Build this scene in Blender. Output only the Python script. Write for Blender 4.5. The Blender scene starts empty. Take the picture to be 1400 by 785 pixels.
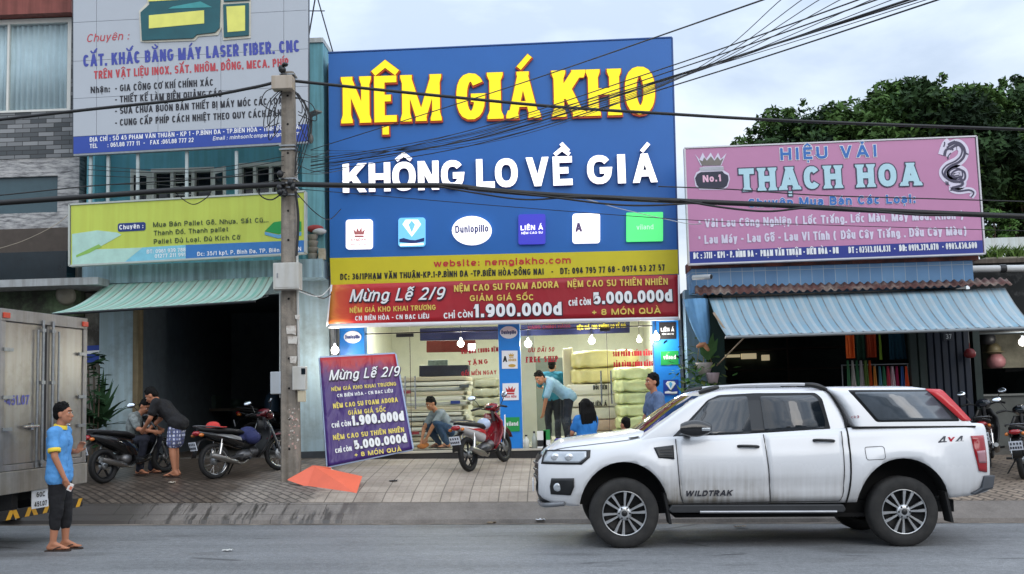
import bpy,bmesh,math,random,unicodedata
from mathutils import Vector,Matrix,Euler
SC=bpy.context.scene
COL=SC.collection
RNG=random.Random(7)
rad=math.radians
# ------------------------------------------------------------------ camera
CAM_F,CX,CY=1500.0,700.0,392.5
CAM_POS=Vector((0.0,0.0,1.75))
CAM_ROT=Matrix.Rotation(rad(2.0),3,'Z')@Matrix.Rotation(rad(90+5.73),3,'X')@Matrix.Rotation(rad(-1.55),3,'Z')
cam_data=bpy.data.cameras.new('camera')
cam=bpy.data.objects.new('camera',cam_data)
COL.objects.link(cam)
cam_data.sensor_fit='HORIZONTAL'
cam_data.sensor_width=36.0
cam_data.lens=36.0*CAM_F/1400.0
cam_data.clip_start=0.1
cam_data.clip_end=3000.0
cam.matrix_world=Matrix.Translation(CAM_POS)@CAM_ROT.to_4x4()
SC.camera=cam
# ------------------------------------------------------------------ world: overcast dusk sky
SUN_EL,SUN_ROT=rad(28),rad(150)
world=bpy.data.worlds.new('World')
SC.world=world
world.use_nodes=True
wt=world.node_tree
wt.nodes.clear()
w_out=wt.nodes.new('ShaderNodeOutputWorld')
w_bg=wt.nodes.new('ShaderNodeBackground')
w_bg.inputs['Strength'].default_value=0.145
w_sky=wt.nodes.new('ShaderNodeTexSky')
w_sky.sky_type='NISHITA'
w_sky.sun_disc=False
w_sky.sun_elevation=SUN_EL
w_sky.sun_rotation=SUN_ROT
w_sky.air_density=1.0
w_sky.dust_density=2.0
w_geo=wt.nodes.new('ShaderNodeTexCoord')
w_map=wt.nodes.new('ShaderNodeMapping')
w_map.inputs['Scale'].default_value=(1.0,1.0,2.6)
w_map.inputs['Location'].default_value=(0.35,0.2,0.1)
w_n1=wt.nodes.new('ShaderNodeTexNoise')
w_n1.inputs['Scale'].default_value=3.1
w_n1.inputs['Detail'].default_value=7.0
w_n1.inputs['Roughness'].default_value=0.52
w_n1.inputs['Distortion'].default_value=0.25
w_ramp=wt.nodes.new('ShaderNodeValToRGB')
w_ramp.color_ramp.elements[0].position=0.36
w_ramp.color_ramp.elements[0].color=(4.4,5.2,6.4,1)
w_ramp.color_ramp.elements[1].position=0.64
w_ramp.color_ramp.elements[1].color=(8.0,8.4,9.0,1)
w_mid=w_ramp.color_ramp.elements.new(0.50)
w_mid.color=(6.1,6.9,7.9,1)
w_mix=wt.nodes.new('ShaderNodeMixRGB')
w_mix.inputs['Fac'].default_value=0.86
# an overcast sky is about three times brighter overhead than at the horizon
w_sep=wt.nodes.new('ShaderNodeSeparateXYZ')
w_up=wt.nodes.new('ShaderNodeMath')
w_up.operation='MULTIPLY_ADD'
w_up.use_clamp=False
w_up.inputs[1].default_value=1.35
w_up.inputs[2].default_value=0.72
w_scl=wt.nodes.new('ShaderNodeVectorMath')
w_scl.operation='SCALE'
for a,b in((w_geo.outputs['Generated'],w_map.inputs['Vector']),(w_map.outputs['Vector'],w_n1.inputs['Vector']),(w_n1.outputs['Fac'],w_ramp.inputs['Fac']),(w_sky.outputs['Color'],w_mix.inputs['Color1']),(w_ramp.outputs['Color'],w_mix.inputs['Color2']),(w_geo.outputs['Generated'],w_sep.inputs['Vector']),(w_sep.outputs['Z'],w_up.inputs[0]),(w_up.outputs[0],w_scl.inputs['Scale']),(w_mix.outputs['Color'],w_scl.inputs[0]),(w_scl.outputs[0],w_bg.inputs['Color']),(w_bg.outputs['Background'],w_out.inputs['Surface'])):
 wt.links.new(a,b)
sun_data=bpy.data.lights.new('sun','SUN')
sun_data.energy=0.8
sun_data.angle=rad(40)
sun_data.color=(1.0,0.96,0.9)
sun=bpy.data.objects.new('sun',sun_data)
COL.objects.link(sun)
# light comes from behind the camera, high and from the left
sun.rotation_euler=Vector((math.sin(SUN_ROT)*math.cos(SUN_EL),math.cos(SUN_ROT)*math.cos(SUN_EL),math.sin(SUN_EL))).to_track_quat('Z','Y').to_euler()
SC.view_settings.view_transform='Standard'
SC.view_settings.look='None'
SC.view_settings.exposure=0.0
SC.view_settings.gamma=1.0
SC.view_settings.use_curve_mapping=False
SC.render.engine='CYCLES'
SC.cycles.max_bounces=8
SC.cycles.transparent_max_bounces=16
SC.cycles.use_denoising=True
SC.cycles.sample_clamp_indirect=6.0
# ------------------------------------------------------------------ measuring: photo pixel -> place
def ray(px,py):
 return CAM_ROT@Vector(((px-CX)/CAM_F,-(py-CY)/CAM_F,-1.0))
def H(px,py,Y):
 """The point at depth Y (metres along the street's normal) seen at photo pixel px, py."""
 d=ray(px,py)
 return CAM_POS+d*(Y/d.y)
PROFILE=[(-400,0.0),(15.40,0.0),(15.43,0.05),(15.95,0.235),(16.4,0.345),(17.2,0.455),(18.4,0.545),(19.5,0.635),(20.2,0.66),(400,0.66)]
def rise(y):
 for(a,za),(b,zb)in zip(PROFILE,PROFILE[1:]):
  if y<=b:
   return za+(zb-za)*(y-a)/(b-a)
 return 0.66
def gz(x,y):
 """Ground height: the street falls 2 % to the right; the pavement climbs to the shop fronts."""
 return -0.02*max(-40.0,min(40.0,x))+rise(y)
def G(px,py,y0=6.0,y1=40.0):
 """Point of the ground seen at photo pixel px, py."""
 lo,hi=y0,y1
 for _ in range(50):
  m=(lo+hi)/2
  p=H(px,py,m)
  if p.z>gz(p.x,p.y):
   lo=m
  else:
   hi=m
 p=H(px,py,lo)
 return Vector((p.x,p.y,gz(p.x,p.y)))
class Plane:
 """A flat board in the place, addressed by photo pixels."""
 def __init__(s,p,q,r):
  s.p=Vector(p)
  s.n=(Vector(q)-s.p).cross(Vector(r)-s.p).normalized()
  if s.n.dot(CAM_POS-s.p)<0:
   s.n=-s.n
 def hit(s,px,py,off=0.0):
  d=ray(px,py)
  t=(s.p+s.n*off-CAM_POS).dot(s.n)/d.dot(s.n)
  return CAM_POS+d*t
 @staticmethod
 def upright(Y):
  return Plane((0,Y,0),(1,Y,0),(0,Y,1))
  # ------------------------------------------------------------------ materials
def lin(c):
 return tuple((v/255.0/12.92)if v<=10 else((v/255.0+0.055)/1.055)**2.4 for v in c)
MATS={}
def mat(name,col,rough=0.6,metal=0.0,var=0.12,scale=5.0,bump=0.0,bscale=None,emit=0.0,spec=0.5,coat=0.0,streak=0.0,stain=None,stain_amt=0.0,stain_scale=2.0,alpha=None):
 """Procedural paint / cloth / stone: colour broken up by noise, optional rain streaks, stains and grain."""
 if name in MATS:
  return MATS[name]
 m=bpy.data.materials.new(name)
 m.use_nodes=True
 t=m.node_tree
 b=t.nodes['Principled BSDF']
 c=lin(col)
 b.inputs['Roughness'].default_value=rough
 b.inputs['Metallic'].default_value=metal
 b.inputs['Specular IOR Level'].default_value=spec
 b.inputs['Coat Weight'].default_value=coat
 b.inputs['Coat Roughness'].default_value=0.08
 tc=t.nodes.new('ShaderNodeTexCoord')
 n=t.nodes.new('ShaderNodeTexNoise')
 n.inputs['Scale'].default_value=scale
 n.inputs['Detail'].default_value=6
 n.inputs['Roughness'].default_value=0.65
 t.links.new(tc.outputs['Object'],n.inputs['Vector'])
 r=t.nodes.new('ShaderNodeValToRGB')
 r.color_ramp.elements[0].position=0.3
 r.color_ramp.elements[1].position=0.7
 r.color_ramp.elements[0].color=tuple(v*(1-var)for v in c)+(1,)
 r.color_ramp.elements[1].color=tuple(min(1,v*(1+var))for v in c)+(1,)
 t.links.new(n.outputs['Fac'],r.inputs['Fac'])
 cur=r.outputs['Color']
 if streak:
  mp=t.nodes.new('ShaderNodeMapping')
  mp.inputs['Scale'].default_value=(7.0,7.0,0.35)
  t.links.new(tc.outputs['Object'],mp.inputs['Vector'])
  n2=t.nodes.new('ShaderNodeTexNoise')
  n2.inputs['Scale'].default_value=1.6
  n2.inputs['Detail'].default_value=5
  t.links.new(mp.outputs['Vector'],n2.inputs['Vector'])
  r2=t.nodes.new('ShaderNodeValToRGB')
  r2.color_ramp.elements[0].position=0.38
  r2.color_ramp.elements[1].position=0.6
  k=1-streak
  r2.color_ramp.elements[0].color=(k,k*0.97,k*0.92,1)
  r2.color_ramp.elements[1].color=(1,1,1,1)
  t.links.new(n2.outputs['Fac'],r2.inputs['Fac'])
  x=t.nodes.new('ShaderNodeMixRGB')
  x.blend_type='MULTIPLY'
  x.inputs['Fac'].default_value=1.0
  t.links.new(cur,x.inputs['Color1'])
  t.links.new(r2.outputs['Color'],x.inputs['Color2'])
  cur=x.outputs['Color']
 if stain is not None:
  n3=t.nodes.new('ShaderNodeTexNoise')
  n3.inputs['Scale'].default_value=stain_scale
  n3.inputs['Detail'].default_value=8
  n3.inputs['Roughness'].default_value=0.7
  t.links.new(tc.outputs['Object'],n3.inputs['Vector'])
  r3=t.nodes.new('ShaderNodeValToRGB')
  r3.color_ramp.elements[0].position=0.5-0.3*stain_amt
  r3.color_ramp.elements[1].position=0.72-0.3*stain_amt
  r3.color_ramp.elements[0].color=(0,0,0,1)
  r3.color_ramp.elements[1].color=(1,1,1,1)
  t.links.new(n3.outputs['Fac'],r3.inputs['Fac'])
  x=t.nodes.new('ShaderNodeMixRGB')
  t.links.new(r3.outputs['Color'],x.inputs['Fac'])
  t.links.new(cur,x.inputs['Color1'])
  x.inputs['Color2'].default_value=lin(stain)+(1,)
  cur=x.outputs['Color']
 t.links.new(cur,b.inputs['Base Color'])
 if emit:
  t.links.new(cur,b.inputs['Emission Color'])
  b.inputs['Emission Strength'].default_value=emit
 if bump:
  n4=t.nodes.new('ShaderNodeTexNoise')
  n4.inputs['Scale'].default_value=bscale or scale*6
  n4.inputs['Detail'].default_value=5
  t.links.new(tc.outputs['Object'],n4.inputs['Vector'])
  bp=t.nodes.new('ShaderNodeBump')
  bp.inputs['Strength'].default_value=bump
  bp.inputs['Distance'].default_value=0.02
  t.links.new(n4.outputs['Fac'],bp.inputs['Height'])
  t.links.new(bp.outputs['Normal'],b.inputs['Normal'])
 if alpha is not None:
  b.inputs['Alpha'].default_value=alpha
 MATS[name]=m
 return m
def glow(name,col,strength):
 """A surface that gives off light: lamps and lit sign faces."""
 if name in MATS:
  return MATS[name]
 m=bpy.data.materials.new(name)
 m.use_nodes=True
 b=m.node_tree.nodes['Principled BSDF']
 b.inputs['Base Color'].default_value=lin(col)+(1,)
 b.inputs['Emission Color'].default_value=lin(col)+(1,)
 b.inputs['Emission Strength'].default_value=strength
 b.inputs['Roughness'].default_value=0.4
 MATS[name]=m
 return m
def glass(name,tint=(225,235,232),clear=0.9,rough=0.02):
 """Thin window glass: mostly see-through, with a reflection that grows at glancing angles."""
 if name in MATS:
  return MATS[name]
 m=bpy.data.materials.new(name)
 m.use_nodes=True
 t=m.node_tree
 t.nodes.clear()
 o=t.nodes.new('ShaderNodeOutputMaterial')
 tr=t.nodes.new('ShaderNodeBsdfTransparent')
 tr.inputs['Color'].default_value=tuple(v*clear for v in lin(tint))+(1,)
 gl=t.nodes.new('ShaderNodeBsdfGlossy')
 gl.inputs['Roughness'].default_value=rough
 gl.inputs['Color'].default_value=(0.9,0.95,0.95,1)
 fr=t.nodes.new('ShaderNodeFresnel')
 fr.inputs['IOR'].default_value=1.45
 mx=t.nodes.new('ShaderNodeMixShader')
 ge=t.nodes.new('ShaderNodeNewGeometry')
 fm=t.nodes.new('ShaderNodeMath')
 fm.operation='MULTIPLY_ADD'
 fm.inputs[1].default_value=-1.0
 fm.inputs[2].default_value=1.0
 t.links.new(ge.outputs['Backfacing'],fm.inputs[0])
 fk=t.nodes.new('ShaderNodeMath')
 fk.operation='MULTIPLY'
 t.links.new(fr.outputs['Fac'],fk.inputs[0])
 t.links.new(fm.outputs[0],fk.inputs[1])
 t.links.new(fk.outputs[0],mx.inputs['Fac'])
 t.links.new(tr.outputs['BSDF'],mx.inputs[1])
 t.links.new(gl.outputs['BSDF'],mx.inputs[2])
 t.links.new(mx.outputs['Shader'],o.inputs['Surface'])
 MATS[name]=m
 return m
 # ------------------------------------------------------------------ mesh collector
class MB:
 def __init__(s):
  s.v,s.f,s.m,s.sm=[],[],[],[]
 def add(s,vs,fs,mi=0,smooth=False):
  o=len(s.v)
  s.v.extend(Vector(p)for p in vs)
  for f in fs:
   s.f.append(tuple(i+o for i in f))
   s.m.append(mi)
   s.sm.append(smooth)
  return s
 def box(s,x0,x1,y0,y1,z0,z1,mi=0):
  vs=[(x,y,z)for z in(z0,z1)for y in(y0,y1)for x in(x0,x1)]
  return s.add(vs,[(0,2,3,1),(4,5,7,6),(0,1,5,4),(1,3,7,5),(3,2,6,7),(2,0,4,6)],mi)
 def obox(s,c,size,rot=None,mi=0):
  c=Vector(c)
  a,b,d=(v/2 for v in size)
  vs=[Vector((x,y,z))for z in(-d,d)for y in(-b,b)for x in(-a,a)]
  if rot is not None:
   vs=[rot@v for v in vs]
  return s.add([c+v for v in vs],[(0,2,3,1),(4,5,7,6),(0,1,5,4),(1,3,7,5),(3,2,6,7),(2,0,4,6)],mi)
 def beam(s,p,q,w,h,mi=0,up=(0,0,1)):
  p,q=Vector(p),Vector(q)
  d=q-p
  L=d.length
  d.normalize()
  u=Vector(up)
  if abs(d.dot(u))>0.98:
   u=Vector((0,1,0))
  sd=d.cross(u).normalized()
  u=sd.cross(d)
  return s.obox((p+q)/2,(L,w,h),Matrix((d,sd,u)).transposed(),mi)
 def tube(s,pts,r,n=8,mi=0,caps=True,smooth=True,sx=1.0):
  pts=[Vector(p)for p in pts]
  k=len(pts)
  rs=r if isinstance(r,(list,tuple))else[r]*k
  d0=(pts[1]-pts[0]).normalized()
  u=Vector((0,0,1))if abs(d0.z)<0.9 else Vector((0,1,0))
  a=d0.cross(u).normalized()
  vs=[]
  for i in range(k):
   d=(pts[min(i+1,k-1)]-pts[max(i-1,0)])
   if d.length<1e-9:
    d=d0.copy()
   d.normalize()
   a=(a-d*a.dot(d))
   if a.length<1e-6:
    a=d.orthogonal()
   a.normalize()
   b=d.cross(a)
   for j in range(n):
    t=2*math.pi*j/n
    vs.append(pts[i]+(a*math.cos(t)*sx+b*math.sin(t))*rs[i])
  fs=[(i*n+j,i*n+(j+1)%n,(i+1)*n+(j+1)%n,(i+1)*n+j)for i in range(k-1)for j in range(n)]
  s.add(vs,fs,mi,smooth)
  if caps:
   s.add(vs[:n],[tuple(range(n-1,-1,-1))],mi)
   s.add(vs[-n:],[tuple(range(n))],mi)
  return s
 def lathe(s,prof,c=(0,0,0),rot=None,n=24,mi=0,smooth=True):
  """prof: (radius, height) pairs turned round the local z axis."""
  c=Vector(c)
  vs=[]
  for r,z in prof:
   for j in range(n):
    t=2*math.pi*j/n
    p=Vector((r*math.cos(t),r*math.sin(t),z))
    vs.append(c+(rot@p if rot is not None else p))
  k=len(prof)
  fs=[(i*n+j,i*n+(j+1)%n,(i+1)*n+(j+1)%n,(i+1)*n+j)for i in range(k-1)for j in range(n)]
  return s.add(vs,fs,mi,smooth)
 def prism(s,poly,vec,mi=0,side=None):
  """A flat outline (3-D points) given thickness along vec."""
  vec=Vector(vec)
  a=[Vector(p)for p in poly]
  b=[p+vec for p in a]
  n=len(a)
  s.add(a,[tuple(range(n))],mi)
  s.add(b,[tuple(range(n-1,-1,-1))],mi if side is None else side)
  s.add(a+b,[(i,i+n,(i+1)%n+n,(i+1)%n)for i in range(n)],mi if side is None else side)
  return s
 def poly(s,pts,mi=0):
  return s.add(pts,[tuple(range(len(pts)))],mi)
 def grid(s,rows,mi=0,smooth=True,wrap=False):
  k,n=len(rows),len(rows[0])
  vs=[p for r in rows for p in r]
  w=n if wrap else n-1
  return s.add(vs,[(i*n+j,i*n+(j+1)%n,(i+1)*n+(j+1)%n,(i+1)*n+j)for i in range(k-1)for j in range(w)],mi,smooth)
 def ell(s,c,r,rot=None,nu=16,nv=10,mi=0):
  c=Vector(c)
  if not isinstance(r,(tuple,list)):
   r=(r,r,r)
  rows=[]
  for i in range(nv+1):
   ph=math.pi*i/nv
   row=[]
   for j in range(nu):
    t=2*math.pi*j/nu
    p=Vector((r[0]*math.sin(ph)*math.cos(t),r[1]*math.sin(ph)*math.sin(t),r[2]*math.cos(ph)))
    row.append(c+(rot@p if rot is not None else p))
   rows.append(row)
  return s.grid(rows,mi,True,True)
 def cone(s,p,q,r0,r1,n=12,mi=0):
  """Tapered limb with round ends."""
  p,q=Vector(p),Vector(q)
  d=q-p
  if d.length<1e-6:
   return s.ell(p,max(r0,r1),None,n,8,mi)
  d.normalize()
  pts,rs=[],[]
  for i in range(5):
   t=math.pi/2*i/4
   pts.append(p-d*(r0*math.cos(t)*0.999))
   rs.append(max(0.0008,r0*math.sin(t)))
  for i in range(5):
   t=math.pi/2*(1-i/4)
   pts.append(q+d*(r1*math.cos(t)*0.999))
   rs.append(max(0.0008,r1*math.sin(t)))
  return s.tube(pts,rs,n,mi)
 def move(s,M):
  s.v=[M@v for v in s.v]
  return s
 def build(s,name,mats,parent=None,bevel=0.0,seg=2,merge=False,autosmooth=None):
  me=bpy.data.meshes.new(name)
  off=Vector((0,0,0))
  if parent is None and s.v:
   xs,ys,zs=[v.x for v in s.v],[v.y for v in s.v],[v.z for v in s.v]
   off=Vector(((min(xs)+max(xs))/2,(min(ys)+max(ys))/2,min(zs)))
  elif parent is not None:
   q=parent
   while q is not None and not q.get('_w'):
    q=q.parent
   if q is not None:
    off=Vector(q['_w'])
  me.from_pydata([v-off for v in s.v],[],s.f)
  me.polygons.foreach_set('material_index',s.m)
  me.polygons.foreach_set('use_smooth',s.sm)
  if not isinstance(mats,(list,tuple)):
   mats=[mats]
  for m in mats:
   me.materials.append(m)
  if merge:
   bm=bmesh.new()
   bm.from_mesh(me)
   bmesh.ops.remove_doubles(bm,verts=bm.verts,dist=1e-4)
   bmesh.ops.recalc_face_normals(bm,faces=bm.faces)
   bm.to_mesh(me)
   bm.free()
  me.update()
  o=bpy.data.objects.new(name,me)
  COL.objects.link(o)
  if parent is None:
   o.location=off
  else:
   o.parent=parent
  if bevel:
   if not merge:
    bm=bmesh.new()
    bm.from_mesh(me)
    bmesh.ops.remove_doubles(bm,verts=bm.verts,dist=1e-5)
    bmesh.ops.recalc_face_normals(bm,faces=bm.faces)
    bm.to_mesh(me)
    bm.free()
   b=o.modifiers.new('bevel','BEVEL')
   b.width=bevel
   b.segments=seg
   b.limit_method='ANGLE'
   b.angle_limit=rad(35)
  return o
  # ------------------------------------------------------------------ things, labels
def tag(o,label=None,cat=None,group=None,kind=None):
 if label:
  o['label']=label
 if cat:
  o['category']=cat
 if group:
  o['group']=group
 if kind:
  o['kind']=kind
 return o
def thing(name,label,cat,loc=(0,0,0),rotz=0.0,group=None,world_coords=False):
 """An Empty at the base of a thing. With world_coords its parts are given in place coordinates."""
 o=bpy.data.objects.new(name,None)
 o.empty_display_size=0.2
 COL.objects.link(o)
 o.location=loc
 o.rotation_euler=(0,0,rotz)
 if world_coords:
  o['_w']=tuple(loc)
 return tag(o,label,cat,group)
def copy_tree(o,parent=None):
 kids=[c for c in COL.objects if c.parent==o]
 c=o.copy()
 COL.objects.link(c)
 c.parent=parent
 for k in kids:
  copy_tree(k,c)
 return c
PENDING=[]
def settle():
 dg=bpy.context.evaluated_depsgraph_get()
 new=[(o,bpy.data.meshes.new_from_object(o.evaluated_get(dg),depsgraph=dg))for o in PENDING]
 for o,me in new:
  o.modifiers.clear()
  o.data=me
 PENDING.clear()
def spline(pts,n=8):
 """Smooth curve through points (Catmull-Rom)."""
 pts=[Vector(p)for p in pts]
 out=[]
 for i in range(len(pts)-1):
  p0,p1,p2,p3=pts[max(i-1,0)],pts[i],pts[i+1],pts[min(i+2,len(pts)-1)]
  for k in range(n):
   t=k/n
   out.append(0.5*((2*p1)+(p2-p0)*t+(2*p0-5*p1+4*p2-p3)*t*t+(3*p1-p0-3*p2+p3)*t**3))
 out.append(pts[-1])
 return out
 # ------------------------------------------------------------------ sign-writer's alphabet (stroke letters)
def A(cx,cy,rx,ry,a0,a1,n=None,e=0.86):
 n=n or max(4,int(abs(a1-a0)/18))
 out=[]
 for i in range(n+1):
  t=rad(a0+(a1-a0)*i/n)
  c,s=math.cos(t),math.sin(t)
  out.append((cx+rx*math.copysign(abs(c)**e,c),cy+ry*math.copysign(abs(s)**e,s)))
 return out
X=0.70
GL={'A':(.74,[('d',0,0,.5,1),('d',1,0,.5,1),('b',[(.22,.27),(.78,.27)])]),'B':(.60,[('p',[(0,0),(0,1)]),('b',[(0,1),(.5,1)]+A(.5,.765,.45,.235,90,-90)+[(0,.53)]),('b',[(.5,.53)]+A(.5,.265,.5,.265,90,-90)+[(0,0)])]),'C':(.62,[('b',A(.5,.5,.5,.5,38,322))]),'D':(.64,[('p',[(0,0),(0,1)]),('b',[(0,1),(.4,1)]+A(.4,.5,.6,.5,90,-90)+[(0,0)])]),'E':(.52,[('p',[(1,1),(0,1),(0,0),(1,0)]),('b',[(0,.52),(.95,.52)])]),'F':(.50,[('p',[(1,1),(0,1),(0,0)]),('b',[(0,.5),(.9,.5)])]),'G':(.66,[('b',A(.5,.5,.5,.5,38,335)+[(1,.46),(.52,.46)])]),'H':(.64,[('p',[(0,0),(0,1)]),('p',[(1,0),(1,1)]),('b',[(0,.52),(1,.52)])]),'I':(0,[('p',[(.5,0),(.5,1)])]),'J':(.46,[('p',[(1,1),(1,.3)]+A(.5,.3,.5,.3,0,-170))]),'K':(.66,[('p',[(0,0),(0,1)]),('d',.02,.36,.98,1),('d',1,0,.36,.62)]),'L':(.50,[('p',[(0,1),(0,0),(1,0)])]),'M':(.80,[('p',[(0,0),(0,1)]),('p',[(1,0),(1,1)]),('d',.5,0,.02,1),('d',.5,0,.98,1)]),'N':(.66,[('p',[(0,0),(0,1)]),('p',[(1,0),(1,1)]),('d',1,0,0,1)]),'O':(.68,[('c',A(.5,.5,.5,.5,0,345,22))]),'P':(.58,[('p',[(0,0),(0,1)]),('b',[(0,1),(.5,1)]+A(.5,.725,.5,.275,90,-90)+[(0,.45)])]),'Q':(.68,[('c',A(.5,.5,.5,.5,0,345,22)),('d',1.05,-.06,.6,.3)]),'R':(.62,[('p',[(0,0),(0,1)]),('b',[(0,1),(.5,1)]+A(.5,.74,.48,.26,90,-90)+[(0,.48)]),('d',1,0,.5,.48)]),'S':(.58,[('b',A(.5,.755,.5,.245,22,270)+A(.5,.255,.5,.255,90,-158)[1:])]),'T':(.58,[('p',[(0,1),(1,1)]),('p',[(.5,0),(.5,.9)])]),'U':(.64,[('p',[(0,1),(0,.32)]+A(.5,.32,.5,.32,180,360)+[(1,1)])]),'V':(.68,[('d',.5,0,0,1),('d',.5,0,1,1)]),'W':(1.0,[('d',.25,0,0,1),('d',.25,0,.5,1),('d',.75,0,.5,1),('d',.75,0,1,1)]),'X':(.66,[('d',0,0,1,1),('d',1,0,0,1)]),'Y':(.66,[('d',.5,.42,0,1),('d',.5,.42,1,1),('p',[(.5,0),(.5,.44)])]),'Z':(.58,[('p',[(0,1),(1,1)]),('d',0,0,1,1),('p',[(0,0),(1,0)])]),'0':(.56,[('c',A(.5,.5,.5,.5,0,345,22))]),'1':(.34,[('p',[(.8,0),(.8,1)]),('d',0,.72,.75,1)]),'2':(.54,[('b',A(.5,.72,.5,.28,165,-35)+[(0,0),(1.1,0)])]),'3':(.54,[('b',A(.45,.76,.5,.24,150,-90)+[(.3,.52)]),('b',[(.3,.52)]+A(.45,.26,.55,.26,90,-155))]),'4':(.58,[('p',[(.72,0),(.72,1)]),('d',.02,.25,.68,1),('p',[(0,.24),(1,.24)])]),'5':(.54,[('b',[(.95,1),(.12,1)]+A(.48,.33,.52,.33,140,-150))]),'6':(.56,[('c',A(.5,.31,.5,.31,0,340,18)),('b',A(.55,.5,.55,.5,60,200))]),'7':(.52,[('p',[(0,1),(1,1)]),('d',.3,0,.98,1)]),'8':(.56,[('c',A(.5,.76,.44,.24,0,340,18)),('c',A(.5,.265,.5,.265,0,340,18))]),'9':(.56,[('c',A(.5,.69,.5,.31,0,340,18)),('b',A(.45,.5,.55,.5,20,-120))]),'a':(.50,[('b',A(.45,.5*X+.1,.5,.5*X-.1,150,0)+[(.95,0)]),('c',A(.45,.2,.45,.2,0,340,14))]),'b':(.52,[('p',[(0,0),(0,1)]),('c',A(.5,X/2,.5,X/2,0,340,16))]),'c':(.48,[('b',A(.5,X/2,.5,X/2,42,318))]),'d':(.52,[('p',[(1,0),(1,1)]),('c',A(.5,X/2,.5,X/2,0,340,16))]),'e':(.52,[('b',[(.02,X*.47),(1,X*.47)]),('b',A(.5,X/2,.5,X/2,0,318))]),'f':(.34,[('b',A(.85,.75,.5,.25,90,180)+[(.35,0)]),('b',[(0,X),(1,X)])]),'g':(.52,[('c',A(.5,X/2,.5,X/2,0,340,16)),('b',[(1,X),(1,0)]+A(.5,0,.5,.26,0,-150))]),'h':(.50,[('p',[(0,0),(0,1)]),('p',A(.5,X-.3,.5,.3,180,0)+[(1,0)])]),'i':(0,[('p',[(.5,0),(.5,X)]),('p',[(.5,.97),(.5,1.0)])]),'ı':(0,[('p',[(.5,0),(.5,X)])]),'j':(.16,[('p',[(1,X),(1,-.1)]+A(.2,-.1,.8,.15,0,-120)),('p',[(1,.97),(1,1.0)])]),'k':(.50,[('p',[(0,0),(0,1)]),('d',.04,.24,.95,X),('d',1,0,.35,.42)]),'l':(0,[('p',[(.5,0),(.5,1)])]),'m':(.82,[('p',[(0,0),(0,X)]),('p',A(.25,X-.28,.25,.28,180,0)+[(.5,0)]),('p',A(.75,X-.28,.25,.28,180,0)+[(1,0)])]),'n':(.50,[('p',[(0,0),(0,X)]),('p',A(.5,X-.3,.5,.3,180,0)+[(1,0)])]),'o':(.52,[('c',A(.5,X/2,.5,X/2,0,345,18))]),'p':(.52,[('p',[(0,-.28),(0,X)]),('c',A(.5,X/2,.5,X/2,0,340,16))]),'q':(.52,[('p',[(1,-.28),(1,X)]),('c',A(.5,X/2,.5,X/2,0,340,16))]),'r':(.34,[('p',[(0,0),(0,X)]),('b',A(.7,X-.3,.7,.3,180,60))]),'s':(.44,[('b',A(.5,X*.76,.5,X*.24,22,270)+A(.5,X*.26,.5,X*.26,90,-158)[1:])]),'t':(.34,[('p',[(.4,.95),(.4,.2)]+A(.85,.2,.45,.2,180,270)),('b',[(0,X),(1,X)])]),'u':(.50,[('p',[(0,X),(0,.3)]+A(.5,.3,.5,.3,180,360)+[(1,X)]),('p',[(1,0),(1,X)])]),'v':(.52,[('d',.5,0,0,X),('d',.5,0,1,X)]),'w':(.78,[('d',.25,0,0,X),('d',.25,0,.5,X),('d',.75,0,.5,X),('d',.75,0,1,X)]),'x':(.50,[('d',0,0,1,X),('d',1,0,0,X)]),'y':(.52,[('d',.5,0,0,X),('d',.25,-.3,1,X)]),'z':(.46,[('p',[(0,X),(1,X)]),('d',0,0,1,X),('p',[(0,0),(1,0)])]),'.':(0,[('p',[(.5,0),(.5,.03)])]),',':(0,[('b',[(.5,.12),(.5,-.03),(.2,-.16)])]),':':(0,[('p',[(.5,0),(.5,.03)]),('p',[(.5,.55),(.5,.58)])]),'-':(.32,[('p',[(0,.42),(1,.42)])]),'+':(.46,[('p',[(0,.45),(1,.45)]),('p',[(.5,.2),(.5,.7)])]),'/':(.34,[('d',0,0,1,1)]),'(':(.46,[('b',A(1.2,.42,1.2,.72,115,245))]),')':(.46,[('b',A(-.2,.42,1.2,.72,65,-65))]),'*':(.3,[('b',[(.5,.6),(.5,1)]),('b',[(.1,.7),(.9,.9)]),('b',[(.1,.9),(.9,.7)])]),'@':(.8,[('c',A(.5,.35,.2,.2,0,340,12)),('b',A(.5,.35,.5,.45,-20,300))]),' ':(.26,[]),}
GL['Đ']=(GL['D'][0],GL['D'][1]+[('b',[(-.22,.52),(.42,.52)])])
GL['đ']=(GL['d'][0],GL['d'][1]+[('b',[(.55,.86),(1.3,.86)])])
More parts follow.
